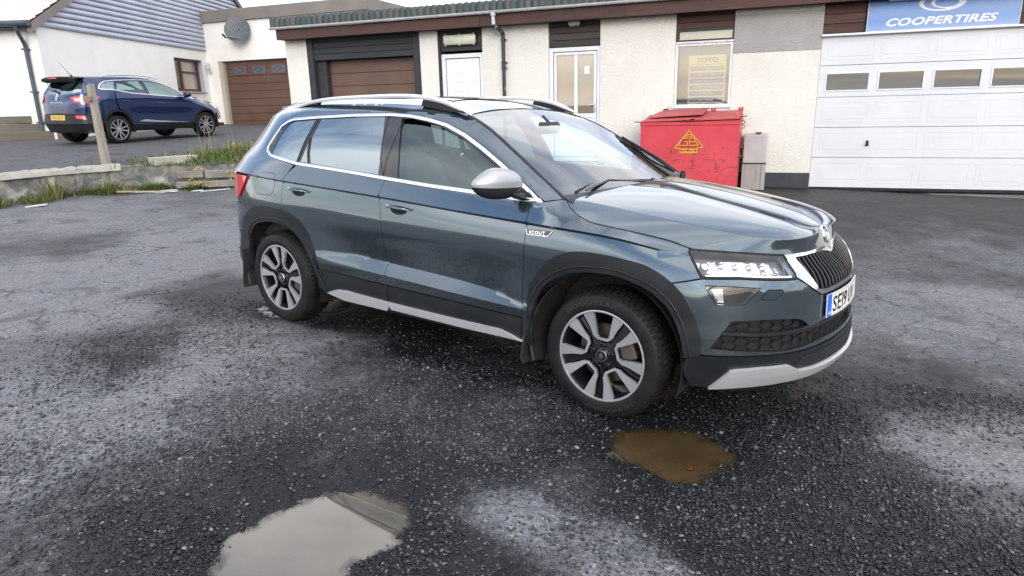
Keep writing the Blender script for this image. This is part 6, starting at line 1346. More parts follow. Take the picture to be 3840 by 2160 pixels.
# window with the poster
def window():
    boards(-1.266, -.228, 2.86, 3.30, 4, m_redwood, YB+.03)
    w = part('window', m_darkwood, WK, ((-1.262, YB+.02, 2.64), (-1.205, YB+.12, 2.86)), ((-.262, YB+.02, 2.64), (-.230, YB+.12, 2.86)), ((-1.205, YB+.02, 2.64), (-.262, YB+.12, 2.672)), ((-1.205, YB+.02, 2.815), (-.262, YB+.12, 2.86)))
    part('glass_pane', m_winglass, w, ((-1.205, YB+.06, 2.672), (-.262, YB+.064, 2.815))); part('net_curtain', m_room, w, ((-1.2, YB+.10, 2.66), (-.26, YB+.104, 2.83)))
    fr = mottled('flaking white paint', (.60, .60, .60), (.76, .76, .76), 14, .6, .1)
    part('window_frame', fr, w, ((-1.262, YB+.015, 1.47), (-1.215, YB+.10, 2.605)), ((-.278, YB+.015, 1.47), (-.230, YB+.10, 2.605)), ((-1.215, YB+.015, 2.560), (-.278, YB+.10, 2.605)), ((-1.215, YB+.015, 1.47), (-.278, YB+.10, 1.515)), ((-1.263, YB-.01, 2.606), (-.230, YB+.10, 2.638)), ((-1.263, YB-.025, 1.445), (-.230, YB+.10, 1.468)), bev=.004)
    for x in (-1.0, -.7, -.35): part('bolt', newmat('rusty bolt', (.15, .06, .03), .8) if x == -1.0 else bpy.data.materials['rusty bolt'], w, ((x, YB-.016, 2.618), (x+.012, YB-.009, 2.630)))
    part('glass_pane', m_winglass, w, ((-1.215, YB+.045, 1.515), (-.278, YB+.049, 2.560)))
    part('sill_panel', fr, w, ((-1.262, YB+.02, .60), (-.230, YB+.06, 1.442)))
    part('room_screen', m_fscreen, WK, ((-1.25, YB+.55, 1.3), (-.24, YB+.56, 2.62)))
    YP = YB+.075
    m_py = newmat('faded yellow print', (.66, .60, .36), .7); m_pb = newmat('faded blue print', (.19, .22, .42), .7); m_pl = newmat('pale print', (.60, .60, .58), .7); m_pd = newmat('washed blue letters', (.22, .22, .36), .7)
    p = part('window_poster', m_py, None, ((-1.012, YP, 1.50), (-.345, YP+.003, 2.392))); tag(p, 'faded yellow and blue poster listing tyre services behind the window glass', 'poster')
    def put(s_, cx, cz, wd, h, mat, bold=.01, sh=0): textmesh('poster_lettering', s_, lambda u, v: np.stack([cx+u, u*0+YP-.0025, cz+v], 1), mat, p, width=wd, height=h, bold=bold, shear=sh)
    put('TOYO', -.682, 2.305, .40, .092, m_pd, .05); put('HIGH PERFORMANCE TYRES', -.678, 2.228, .60, .026, m_pd, .01)
    for i, (s_, wd) in enumerate((('TYRES', .17), ('FREE FITTING', .34), ('WHEEL BALANCING', .47), ('PUNCTURE REPAIRS', .47), ('EXHAUSTS', .26), ('BATTERIES', .26))):
        zt = 2.197-.1115*i; part('poster_band', m_pb, p, ((-.988, YP-.0012, zt-.084), (-.368, YP+.0005, zt))); put(s_, -.678, zt-.042, wd, .034, m_pl, .012)
    put('ONLY THE BEST', -.678, 1.522, .38, .026, m_pd, .012)
window()
# white sectional door with four lights
def sectional():
    d = part('sectional_door', m_gutter, WK, ((1.24, YB+.075, .0), (5.30, YB+.085, 2.62)))
    hs = [(.535, .0), (1.062, .535), (1.585, 1.062), (2.118, 1.585), (2.62, 2.118)]
    xs = [1.345+.826*k for k in range(5)]
    for r_, (zt, zb) in enumerate(hs):
        if r_ == 3:
            # boards round the openings
            z0, z1 = zb+.105, zb+.400
            bx = [((1.24, YB+.03, zb+.004), (5.30, YB+.075, z0)), ((1.24, YB+.03, z1), (5.30, YB+.075, zt-.004))]; xx = [1.24]+[q for x in xs for q in (x+.012, x+.695)]+[5.30]
            for a, c in zip(xx[::2], xx[1::2]): bx.append(((a, YB+.03, z0), (c, YB+.075, z1)))
            s_ = part('door_section', m_gdoor, d, *bx)
            for x in xs:
                X0, X1 = x+.012, x+.695
                part('light_frame', m_pvc, d, ((X0-.014, YB+.020, z0-.012), (X1+.014, YB+.03, z0+.012)), ((X0-.014, YB+.020, z1-.012), (X1+.014, YB+.03, z1+.012)), ((X0-.014, YB+.020, z0+.012), (X0+.014, YB+.03, z1-.012)), ((X1-.014, YB+.016, z0+.012), (X1+.014, YB+.03, z1-.012)), bev=.004)
                part('glass_pane', m_winglass_d, d, ((X0, YB+.045, z0), (X1, YB+.049, z1)))
        else:
            s_ = part('door_section', m_gdoor, d, ((1.24, YB+.03, zb+.004), (5.30, YB+.075, zt-.004)), bev=.003)
            for x in xs:
                X0, X1, Z0, Z1 = x, x+.72, zb+.085, zt-.090
                part('pressed_panel', m_gdoor, d, ((X0, YB+.0272, Z0), (X1, YB+.031, Z0+.010)), ((X0, YB+.0272, Z1-.010), (X1, YB+.031, Z1)), ((X0, YB+.0272, Z0+.01), (X0+.010, YB+.031, Z1-.01)), ((X1-.010, YB+.0272, Z0+.01), (X1, YB+.031, Z1-.01)), ((X0+.06, YB+.0272, Z0+.06), (X1-.06, YB+.031, Z1-.06)), bev=.002)
    part('rubber_seal', m_clad, d, ((1.24, YB+.02, -.045), (5.30, YB+.08, 0)))
    hb = MB(); hb.box((2.10, YB+.012, .735), (2.145, YB+.03, .835), .006); hb.tube([(2.122, YB+.012, .77), (2.122, YB-.02, .77)], .022, 12); hb.build('door_handle', m_clad, d, 50)
    part('dark_room', m_roomd, WK, ((1.2, YB+2.5, -.1), (5.4, YB+2.6, 3.0))); part('stored_tyres', m_rubber, WK, ((1.3, YB+1.2, 1.2), (5.2, YB+1.6, 1.86)))
    part('threshold', mottled('threshold concrete', (.12, .12, .12), (.2, .19, .18), 3, .9), WK, ((1.2, YB-.10, -.3), (5.4, YB+.12, -.075)))
sectional()
part('drip_bar', mottled('white painted steel', (.62, .66, .70), (.74, .76, .78), 6, .4), WK, ((1.22, YB-.06, 2.600), (5.45, YB+.05, 2.634)), bev=.005)
boards(1.236, 5.45, 2.64, 3.44, 5, m_redwood, YB-.0)
# fascia, roof sheets
for a, c in ((-10.09, -5.1), (-5.1, -2.15), (-2.15, 1.3), (1.3, 9.4)): part('fascia_board', m_redwood, WK, ((a+.002, 9.20, 3.118), (c-.002, 9.232, 3.335)), bev=.003)
part('soffit', m_darkwood, WK, ((-10.09, 9.235, 3.125), (1.2, YB-.002, 3.15)))
part('soffit', m_darkwood, WK, ((1.2, 9.235, 3.5), (9.4, YB-.002, 3.52)))
nX = 720; xs_ = np.linspace(-10.22, 9.5, nX); per = .146; wv = .9+.9*np.cos(2*np.pi*xs_/per)
V = []; 
for x, w_ in zip(xs_, wv): V += [(x, 9.215-.016*w_, 3.375), (x, 9.215-.016*w_, 3.535+.020*w_), (x, 9.235-.006*w_, 3.552+.026*w_), (x, 9.9, 3.60+.026*w_), (x, YB+9.2, 4.25+.026*w_)]
F = [(i*5+j, i*5+5+j, i*5+6+j, i*5+1+j) for i in range(nX-1) for j in range(4)]; mk('tin_roof', V, F, m_tin, WK, 60)
# gutter with brackets and the swan-necked pipe (its own thing)
gut = MB(); P = [(-10.20, 9.150, 3.345), (9.4, 9.150, 3.372)]
for i, x in enumerate(np.linspace(-10.2, 9.4, 2)): pass
prof = [(.052*math.cos(a), .052*math.sin(a)) for a in np.linspace(math.pi, 2*math.pi, 9)]+[(.046*math.cos(a), .046*math.sin(a)) for a in np.linspace(2*math.pi, math.pi, 9)]
V = [(x, 9.150+u, z+.035+v) for x, z in ((-10.2, 3.345), (9.4, 3.355)) for u, v in prof]; F = [(j, (j+1) % 18, 18+(j+1) % 18, 18+j) for j in range(18)]+[tuple(range(18)), tuple(range(18, 36))]
gutter = mk('gutter', V, F, m_gutter, WK, 50)
for x in list(np.arange(-9.0, 9, .98))+[-7.05, -7.12, -4.9, -4.66]:
    V = [(xx, 9.150+u*1.12, 3.345+.0005*(x+10)+.035+v*1.12) for xx in (x-.014, x+.014) for u, v in prof]; mk('gutter_bracket', V, F, m_gutter, gutter, 50)
dpipe = MB(); dpipe.tube([(-4.78, 9.150, 3.34), (-4.78, 9.150, 3.16), (-4.775, 9.155, 3.13)], .042, 14); dpipe.tube([(-4.78, 9.150, 3.35), (-4.78, 9.150, 3.29)], .055, 14); dpipe.build('rainwater_outlet', m_gutter, gutter, 50)
drain = MB(); drain.tube(spline([(-4.775, 9.15, 3.15), (-4.76, 9.18, 3.10), (-4.70, 9.30, 3.03), (-4.68, 9.40, 2.98), (-4.68, 9.41, 2.90)], 4), .038, 14); drain.tube([(-4.68, 9.41, 2.90), (-4.68, 9.41, -.1)], .036, 14)
dr_ = drain.build('drainpipe', m_oldpipe, None, 50); tag(dr_, 'black peeling drainpipe with a grey swan neck on the cream wall', 'drainpipe')
for z in (2.86, 2.42, 2.32, 1.2): b_ = MB(); b_.tube([(-4.68, 9.41, z-.03), (-4.68, 9.41, z+.03)], .045, 14); b_.box((-4.73, 9.42, z-.012), (-4.63, YB, z+.012)); b_.build('pipe_collar', m_oldpipe, dr_, 50)
# far roof box behind the tin roof
fb = part('flat_roof_building', mottled('brown cladding', (.10, .085, .075), (.13, .11, .10), 1, .7), None, ((-5.4, 13.2, 2), (4, 17, 4.13))); tag(fb, 'low brown roof box just showing behind the tin roof', 'building'); part('roof_edge', m_gutter, fb, ((-5.45, 13.15, 4.13), (4, 17, 4.17)))
# ---- sign over the door
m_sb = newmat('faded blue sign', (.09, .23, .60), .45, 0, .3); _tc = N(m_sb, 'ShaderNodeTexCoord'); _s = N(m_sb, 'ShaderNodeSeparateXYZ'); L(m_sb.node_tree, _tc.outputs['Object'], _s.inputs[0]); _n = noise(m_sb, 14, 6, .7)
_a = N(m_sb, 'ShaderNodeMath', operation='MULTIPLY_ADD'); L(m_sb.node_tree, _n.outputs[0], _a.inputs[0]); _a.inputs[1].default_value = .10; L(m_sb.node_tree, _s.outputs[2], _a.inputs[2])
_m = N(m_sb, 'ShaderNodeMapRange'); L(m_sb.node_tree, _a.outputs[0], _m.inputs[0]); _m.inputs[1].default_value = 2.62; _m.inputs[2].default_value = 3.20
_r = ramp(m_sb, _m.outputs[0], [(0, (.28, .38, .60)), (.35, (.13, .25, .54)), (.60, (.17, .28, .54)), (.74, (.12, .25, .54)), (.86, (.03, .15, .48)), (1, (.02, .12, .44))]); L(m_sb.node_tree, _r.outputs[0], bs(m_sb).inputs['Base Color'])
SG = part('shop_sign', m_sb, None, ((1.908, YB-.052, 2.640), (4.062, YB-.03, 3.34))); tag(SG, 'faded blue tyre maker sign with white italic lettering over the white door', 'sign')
part('sign_edge', m_pvc, SG, ((1.900, YB-.056, 2.637), (1.909, YB-.028, 3.34)), ((1.909, YB-.056, 2.632), (4.07, YB-.028, 2.640)), ((4.062, YB-.056, 2.640), (4.070, YB-.028, 3.34)))
m_sw = newmat('faded white print', (.70, .72, .78), .5)
textmesh('sign_lettering', 'COOPERTIRES', lambda u, v: np.stack([2.985+u, u*0+YB-.0545, 2.765+v], 1), m_sw, SG, width=1.585, height=.125, shear=.28, bold=.035, spacing=1.05)
def crescent(cx, cz, rx, rz, dx, k, rot, n=40):
    o = [(rx*math.cos(a), rz*math.sin(a)) for a in np.linspace(math.radians(35), math.radians(325), n)]; i_ = [(dx+rx*k*math.cos(a), .02+rz*k*math.sin(a)) for a in np.linspace(math.radians(325-6), math.radians(35+6), n)]
    return [(cx+x*math.cos(rot)-y*math.sin(rot), cz+x*math.sin(rot)+y*math.cos(rot)) for x, y in o+i_]
def ellring(cx, cz, rx, rz, t0, t1, dx, n=64):
    V = []; 
    for k in range(n+1):
        a = math.radians(100+340*k/n) ; w = t0+(t1-t0)*abs(math.cos(a/2-.2))**2; V += [(cx+rx*math.cos(a), cz+rz*math.sin(a)), (cx+dx+(rx-w)*math.cos(a), cz+(rz-w*.55)*math.sin(a))]
    return V, [(2*k, 2*k+1, 2*k+3, 2*k+2) for k in range(n)]
for (cx, cz, rx, rz, t0, t1, dx, dy) in ((2.975, 3.035, .335, .135, .012, .16, .05, .0542), (3.06, 3.035, .245, .098, .012, .10, .035, .0548)):
    V, F = ellring(cx, cz, rx, rz, t0, t1, dx); mk('sign_emblem', [(x, YB-dy, z) for x, z in V], F, m_sw, SG)
sl = part('sign_light', m_pvc, None, ((2.19, YB-.18, 3.09), (3.14, YB-.06, 3.17)), bev=.015, smooth=40); tag(sl, 'long white strip light fixed above the blue sign', 'sign light'); part('light_bracket', m_gutter, sl, ((2.3, YB-.10, 3.12), (2.34, YB-.05, 3.15)), ((3.0, YB-.10, 3.12), (3.04, YB-.05, 3.15)))
# ---- red skip
def rustred():
    m = newmat('rusty red paint', (.55, .02, .03), .5, 0, .15, .4); nt = m.node_tree; tc = N(m, 'ShaderNodeTexCoord'); v = tc.outputs['Object']
    n1_ = noise(m, 1.2, 5, .6, vec=v); base = ramp(m, n1_.outputs[0], [(.3, (.48, .030, .050)), (.7, (.56, .062, .080))])
    mp1 = N(m, 'ShaderNodeMapping'); L(nt, v, mp1.inputs[0]); mp1.inputs['Scale'].default_value = (4.5, 4.5, 1.3); s1 = noise(m, 1.9, 9, .72, vec=mp1.outputs[0], dist=.8); g1_ = ramp(m, s1.outputs[0], [(.575, (0, 0, 0)), (.61, (1, 1, 1))])
    mp2 = N(m, 'ShaderNodeMapping'); L(nt, v, mp2.inputs[0]); mp2.inputs['Scale'].default_value = (1.6, 1.6, 9); mp2.inputs['Rotation'].default_value = (0, .25, 0); s2 = noise(m, 2.1, 8, .7, vec=mp2.outputs[0], dist=1.2); g2_ = ramp(m, s2.outputs[0], [(.565, (0, 0, 0)), (.60, (1, 1, 1))])
    sp = N(m, 'ShaderNodeSeparateXYZ'); L(nt, v, sp.inputs[0]); zr = ramp(m, sp.outputs[2], [(.30, (.5, .5, .5)), (.52, (1, 1, 1)), (.74, (1, 1, 1)), (.82, (0, 0, 0))])
    q = N(m, 'ShaderNodeMath', operation='MAXIMUM'); L(nt, g1_.outputs[0], q.inputs[0]); L(nt, g2_.outputs[0], q.inputs[1]); q2 = N(m, 'ShaderNodeMath', operation='MULTIPLY'); L(nt, q.outputs[0], q2.inputs[0]); L(nt, zr.outputs[0], q2.inputs[1])
    mp3 = N(m, 'ShaderNodeMapping'); L(nt, v, mp3.inputs[0]); mp3.inputs['Scale'].default_value = (14, 14, 1.1); s3 = noise(m, 1.6, 6, .6, vec=mp3.outputs[0]); zr3 = ramp(m, sp.outputs[2], [(.98, (0, 0, 0)), (1., (0, 0, 0))]); g3_ = ramp(m, s3.outputs[0], [(.56, (0, 0, 0)), (.72, (.35, .35, .35))])
    c = mixc(m, g3_.outputs[0], base.outputs[0], (.30, .035, .030)); c = mixc(m, q2.outputs[0], c, (.13, .045, .018)); L(nt, c, bs(m).inputs['Base Color']); L(nt, bump(m, n1_.outputs[0], .3, .02), bs(m).inputs['Normal']); return m
m_red_s = rustred(); m_red_l = mottled('faded red lid paint', (.36, .055, .055), (.46, .09, .09), 3, .6, .1); m_rust = mottled('rust', (.10, .040, .020), (.17, .07, .035), 20, .85, .1)
SK = empty('skip', (-.82, 8.85, 0), 0, 'closed red steel skip with rusty scratches and a yellow triangle sign under the window', 'skip')
def sp_(*a, **k):
    o = part(*a, **k); o.location = (.82, -8.85, 0); return o
b_ = MB(); x0, x1, y0, y1 = -1.665, .018, 8.30, 9.34
Vb = [(x0+.01, y0, .05), (x1-.0, y0, .05), (x1, y1, .05), (x0, y1, .05), (x0, y0, 1.215), (x1, y0, 1.250), (x1, y1, 1.345), (x0, y1, 1.335)]
b_.add(Vb, [(0, 1, 5, 4), (1, 2, 6, 5), (2, 3, 7, 6), (3, 0, 4, 7), (0, 3, 2, 1)]); o = b_.build('body', m_red_s, SK); o.location = (.82, -8.85, 0)
sp_('rim', m_red_s, SK, ((x0-.006, y0-.016, 1.175), (x1+.006, y0, 1.232)), ((x1-.001, y0-.016, 1.19), (x1+.016, y1, 1.26)), bev=.004)
b_ = MB(); b_.add([(x0+.02, y0-.03, 1.238), (-.78, y0-.03, 1.256), (-.70, y1, 1.385), (x0+.16, y1, 1.375), (x0+.02, y0-.03, 1.252), (-.78, y0-.03, 1.270), (-.70, y1, 1.398), (x0+.16, y1, 1.388)], [(0, 1, 2, 3), (4, 7, 6, 5), (0, 4, 5, 1), (1, 5, 6, 2), (2, 6, 7, 3), (3, 7, 4, 0)]); o = b_.build('lid', m_red_l, SK); o.location = (.82, -8.85, 0)
b_ = MB(); b_.add([(x0+.10, y0+.16, 1.300), (-.62, y0+.22, 1.345), (-.60, y1, 1.425), (x0+.26, y1, 1.41), (x0+.10, y0+.16, 1.314), (-.62, y0+.22, 1.359), (-.60, y1, 1.438), (x0+.26, y1, 1.424)], [(0, 1, 2, 3), (4, 7, 6, 5), (0, 4, 5, 1), (1, 5, 6, 2), (2, 6, 7, 3), (3, 7, 4, 0)]); o = b_.build('lid', m_red_l, SK); o.location = (.82, -8.85, 0)
b_ = MB(); b_.add([(-.79, y0-.034, 1.252), (x1, y0-.034, 1.268), (x1, y1, 1.385), (-.72, y1, 1.378), (-.79, y0-.034, 1.266), (x1, y0-.034, 1.282), (x1, y1, 1.398), (-.72, y1, 1.391)], [(0, 1, 2, 3), (4, 7, 6, 5), (0, 4, 5, 1), (1, 5, 6, 2), (2, 6, 7, 3), (3, 7, 4, 0)]); o = b_.build('lid', m_red_l, SK); o.location = (.82, -8.85, 0)
for (bx, bz) in ((-.95, 1.275), (-.80, 1.27)): sp_('lid_plate', m_red_l, SK, ((bx, y0-.05, bz-.02), (bx+.22, y0+.10, bz+.012)), bev=.003)
for q in ((-1.42, y1-.02, 1.42), (-.55, y1-.02, 1.415), (-.07, y1-.02, 1.42), (-.09, y0+.3, 1.325)): sp_('hinge', m_rust if q[0] < -1 else m_red_l, SK, ((q[0], q[1]-.04, q[2]-.03), (q[0]+.09, q[1]+.04, q[2]+.03)), bev=.012)
b_ = MB()
for sx, x in ((-1, x0), (1, x1)): b_.tube([(x-.02*sx, y0+.05, 1.235 if sx < 0 else 1.295), (x+.10*sx, y0-.02, 1.240 if sx < 0 else 1.315)], .010, 6)
b_.tube([(-1.33, y1, 1.41), (-1.33, y1, 1.48)], .006, 5); b_.tube([(-1.28, y1, 1.41), (-1.28, y1, 1.48)], .006, 5); o = b_.build('lid_rod', m_rust, SK); o.location = (.82, -8.85, 0)
for z in (.79, .635):
    b_ = MB(); b_.tube([(x1, y0+.12, z), (x1+.075, y0+.12, z)], .024, 12); b_.tube([(x1+.07, y0+.12, z), (x1+.085, y0+.12, z)], .045, 12); o = b_.build('lifting_lug', m_rust, SK, 40); o.location = (.82, -8.85, 0)
b_ = MB(); b_.tube(spline([(x1, y0+.05, 1.24), (x1+.06, y0+.05, 1.235), (x1+.075, y0+.05, 1.20), (x1+.04, y0+.05, 1.18), (x1+.02, y0+.05, 1.17), (x1+.08, y0+.05, 1.14), (x1+.02, y0+.05, 1.10)], 4), .007, 6); o = b_.build('bent_hook', m_rust, SK, 40); o.location = (.82, -8.85, 0)
# yellow triangle emblem
m_yel = newmat('yellow print', (.72, .52, .03), .5); m_dkr = newmat('dark red print', (.34, .020, .022), .5); Yq = y0-.002
def outline_band(pts, w, name, y, mat):
    P = np.array(pts); I_ = shrink(P, w); n = len(P); V = [(x, y, z) for x, z in P]+[(x, y, z) for x, z in I_]; F = [(i, (i+1) % n, n+(i+1) % n, n+i) for i in range(n)]; o = mk(name, V, F, mat, EM); return o
def poly_plate(pts, name, y, mat, par):
    v, F = patch2d(densify(pts, .03), [], .05); return mk(name, np.stack([v[:, 0], v[:, 0]*0+y, v[:, 1]], 1), [tuple(t) for t in F], mat, par)
emb = [(-.822, 1.088), (-.575, .815), (-.580, .790), (-.668, .788), (-.668, .700), (-.962, .696), (-.962, .780), (-1.050, .778), (-1.052, .800)]
EM = bpy.data.objects.new('emblem', None); COL.objects.link(EM); EM.parent = SK; EM.location = (.82, -8.85, 0)
poly_plate(emb, 'emblem_ground', Yq, m_dkr, EM)
def gband(p, w, y=Yq-.0025): 
    P = densify(p, .02); I_ = shrink(P, w); n = len(P); mk('emblem_line', [(x, y, z) for x, z in P]+[(x, y, z) for x, z in I_], [(i, (i+1) % n, n+(i+1) % n, n+i) for i in range(n)], m_yel, EM)
gband(rev(emb) if False else emb, .010)
gband([(-.822, 1.030), (-.650, .820), (-.990, .816)], .006) if False else None
def strokes(segs, w=.009, y=Yq-.003):
    V = []; F = []
    for a, c in segs:
        a = np.array(a); c = np.array(c); t = (c-a)/np.linalg.norm(c-a); n_ = np.array([-t[1], t[0]])*w/2; k = len(V)
        for q in (a-t*w/2-n_, a-t*w/2+n_, c+t*w/2+n_, c+t*w/2-n_): V.append((q[0], y, q[1]))
        F.append((k, k+1, k+2, k+3))
    mk('emblem_letter', V, F, m_yel, EM)
strokes([((-.838, .955), (-.925, .955)), ((-.925, .955), (-.995, .832)), ((-.995, .832), (-.838, .830)), ((-.838, .830), (-.838, .892)), ((-.838, .892), (-.885, .892))])           # G
strokes([((-.806, .955), (-.806, .830)), ((-.806, .955), (-.730, .955)), ((-.730, .955), (-.700, .893)), ((-.806, .893), (-.700, .893)), ((-.700, .893), (-.650, .832)), ((-.650, .832), (-.806, .830))])   # B
strokes([((-.860, 1.015), (-.890, .978)), ((-.890, .978), (-.862, .978)), ((-.870, 1.018), (-.785, 1.018)), ((-.845, 1.018), (-.845, .980)), ((-.822, 1.018), (-.822, .978)), ((-.822, .978), (-.758, .978)), ((-.790, 1.018), (-.758, .978))], .007)  # LTD
for s_, z, wd, h in (('SKIP HIRE', .764, .235, .034), ('01806 522365', .724, .235, .021)): textmesh('emblem_lettering', s_, lambda u, v: np.stack([-.815+u, u*0+Yq-.003, z+v], 1), m_yel, EM, width=wd, height=h, bold=.02)
# ---- grey tank beside the skip
m_tank = mottled('grey tank', (.36, .36, .37), (.46, .45, .45), 1.8, .7, .1, .1, .003, 30); m_tank2 = newmat('streaked tank', (.34, .33, .31), .8)
_tc = N(m_tank2, 'ShaderNodeTexCoord'); _mp = N(m_tank2, 'ShaderNodeMapping'); L(m_tank2.node_tree, _tc.outputs['Object'], _mp.inputs[0]); _mp.inputs['Scale'].default_value = (22, 22, .8); _n = noise(m_tank2, 1.4, 7, .7, vec=_mp.outputs[0]); _r = ramp(m_tank2, _n.outputs[0], [(.3, (.40, .39, .37)), (.55, (.30, .29, .275)), (.70, (.13, .13, .12))]); L(m_tank2.node_tree, _r.outputs[0], bs(m_tank2).inputs['Base Color'])
TK = part('oil_tank', m_tank, None, ((.075, 8.905, .475), (.468, YB-.03, .975)), bev=.012); tag(TK, 'narrow grey metal tank with streaky lower half between the red skip and plinth', 'tank')
part('lower_case', m_tank2, TK, ((.070, 8.90, -.2), (.472, YB-.025, .462)), bev=.01); part('seam', m_clad, TK, ((.068, 8.897, .462), (.474, YB-.03, .476))); part('cap', m_rust, TK, ((.27, 9.0, .975), (.35, 9.1, 1.0)), ((.25, 8.98, 1.0), (.37, 9.12, 1.01)))
# ================= white house on the left =================
HG = math.radians(107.26); HO = (-18.0, 9.4)
HS = empty('white_house', (HO[0], HO[1], 0), HG, 'white rendered house with lilac grey boarded gable and pale tiled roof', 'house')
# local frame: +x along the gable away from the viewer, +y away from the gable face into the house (to the left)
def hp(name, mat, *boxes, bev=0., smooth=None): return part(name, mat, HS, *boxes, bev=bev, smooth=smooth)
hp('gable_wall', m_white_r, ((-.05, 0, .6), (6.60, .3, 3.92))); hp('gable_wall', m_white_r, ((8.62, 0, .6), (16, .3, 3.92))); hp('gable_wall', m_white_r, ((6.60, 0, .6), (8.62, .3, 2.34))); hp('gable_wall', m_white_r, ((6.60, 0, 3.55), (8.62, .3, 3.92)))
m_gclad = mottled('lilac grey boards', (.37, .40, .48), (.43, .46, .54), 1.2, .55, .1)
def roofz(x): return min(4.02+.545*x, 4.02+.545*(16.1-x))
for k in range(28):
    z0, z1 = 3.90+k*.16, 3.90+(k+1)*.16
    if roofz(8.05) < z0: break
    xa = max(-.1, (z0-4.02)/.545); xb = 16.2-max(0, (z0-4.02)/.545); xa2 = max(-.1, (z1-4.02)/.545); xb2 = 16.2-max(0, (z1-4.02)/.545)
    if xb2-xa2 < .3: break
    V = []
    pr = [(0, 0), (-.045, .012), (-.062, .05), (-.055, .10), (-.030, .15), (-.015, .158)]
    for y_, dz in pr:
        t = dz/.16; V += [(xa+(xa2-xa)*t, y_-.01, z0+dz), (xb+(xb2-xb)*t, y_-.01, z0+dz)]
    mk('cladding_board', V, [(2*i, 2*i+1, 2*i+3, 2*i+2) for i in range(5)], m_gclad, HS, 60)
b_ = MB(); b_.add([(-.1, .0, 3.9), (16.2, .0, 3.9), (8.05, .0, 8.4), (-.1, .3, 3.9), (16.2, .3, 3.9), (8.05, .3, 8.4)], [(0, 1, 2), (3, 5, 4), (0, 2, 5, 3), (1, 4, 5, 2)]); b_.build('gable_backing', m_gclad, HS)
m_barge = mottled('brown barge board', (.16, .145, .13), (.20, .18, .165), 1, .6, .08); m_dbrown = newmat('dark brown trim', (.045, .035, .03), .5)
for x0_, x1_ in ((-.35, 8.05), (16.45, 8.05)):
    z0_, z1_ = 4.02-.545*.35+.0, 4.02+.545*8.05
    V = [(x0_, -.14, z0_-.10), (x1_, -.14, z1_-.10), (x1_, -.14, z1_+.12), (x0_, -.14, z0_+.12)]; V += [(x, .02, z) for x, _, z in V]; mk('barge_board', V, [(0, 1, 2, 3), (4, 7, 6, 5), (0, 4, 5, 1), (3, 2, 6, 7), (0, 3, 7, 4), (1, 5, 6, 2)], m_barge if x0_ < 5 else m_dbrown, HS)
# pale tiled roof slope facing the road side: courses of tiles
m_tile = mottled('pale concrete tiles', (.52, .45, .43), (.60, .53, .50), 2, .8, .08, .2, .003, 40)
for k in range(22):
    s0, s1 = k*.36, (k+1)*.36+.03; c_, s_ = math.cos(math.atan(.545)), math.sin(math.atan(.545))
    x0_ = -.42+s0*c_; z0_ = 3.93+s0*s_; x1_ = -.42+s1*c_; z1_ = 3.93+s1*s_
    V = [(x0_-.02, -.12, z0_+.05), (x0_-.02, 14, z0_+.05), (x1_, 14, z1_+.022), (x1_, -.12, z1_+.022), (x0_-.02, -.12, z0_+.01), (x0_-.02, 14, z0_+.01)]; mk('tile_course', V, [(0, 1, 2, 3), (0, 4, 5, 1)], m_tile, HS)
V = [(16.45, -.12, 3.85), (16.45, 14, 3.85), (8.05, 14, 8.45), (8.05, -.12, 8.45)]; mk('roof_slope', V, [(0, 1, 2, 3)], m_tile, HS)
V = [(-.42, .0, 3.90), (-.42, 14, 3.90), (8.05, 14, 8.38), (8.05, 0, 8.38)]; mk('roof_slope', V, [(0, 1, 2, 3)], m_dbrown, HS)
hp('front_wall', m_white_r, ((-.05, .3, .6), (.25, 14, 3.95)))
hp('soffit', m_dbrown, ((-.40, 0, 3.82), (.0, 14, 3.86)))
m_bluegut = mottled('dark blue grey gutter', (.035, .055, .075), (.055, .08, .10), 4, .4, .1)
b_ = MB(); b_.tube([(-.48, -.16, 3.93), (-.48, 14, 3.93)], .075, 12); b_.build('gutter', m_bluegut, HS, 50)
b_ = MB(); b_.tube(spline([(-.48, .20, 3.90), (-.42, .22, 3.72), (-.22, .30, 3.55), (-.13, .32, 3.40), (-.13, .32, 3.2)], 4), .05, 12); b_.tube([(-.13, .32, 3.2), (-.13, .32, .7)], .05, 12); b_.build('drainpipe', m_bluegut, HS, 50)
for z in (3.3, 2.2, 1.4): hp('pipe_clip', m_bluegut, ((-.20, .25, z), (-.05, .40, z+.04)))
# window with red brown frame
m_rb = newmat('red brown frame', (.085, .022, .018), .35); w = hp('window', m_rb, ((6.62, .16, 2.36), (6.72, .24, 3.53)), ((8.50, .16, 2.36), (8.60, .24, 3.53)), ((6.72, .16, 2.36), (8.50, .24, 2.46)), ((6.72, .16, 3.43), (8.50, .24, 3.53)), ((7.24, .16, 2.46), (7.34, .24, 3.43)), ((7.34, .15, 3.02), (8.50, .24, 3.10)), bev=.008)
for q in (((6.72, .20, 2.46), (7.24, .204, 3.43)), ((7.34, .20, 2.46), (8.50, .204, 3.02)), ((7.34, .20, 3.10), (8.50, .204, 3.43))): part('glass_pane', m_winglass, w, q)
m_curt = newmat('net curtain', (.62, .63, .60), .9)
n_ = 60; V = []
for i in range(n_): x = 6.7+1.85*i/(n_-1); V += [(x, .27+.02*math.sin(i*1.9), 2.4), (x, .27+.02*math.sin(i*1.9), 3.5)]
mk('curtain', V, [(2*i, 2*i+2, 2*i+3, 2*i+1) for i in range(n_-1)], m_curt, w, 80)
hp('window_sill', mottled('sill stone', (.30, .31, .33), (.36, .37, .39), 3, .8), ((6.55, -.05, 2.30), (8.66, .16, 2.36)), bev=.01)
hp('window_reveal', newmat('blue grey reveal', (.33, .36, .42), .8), ((8.60, .005, 2.36), (8.625, .16, 3.55)), ((6.6, .005, 3.53), (8.62, .16, 3.555)))
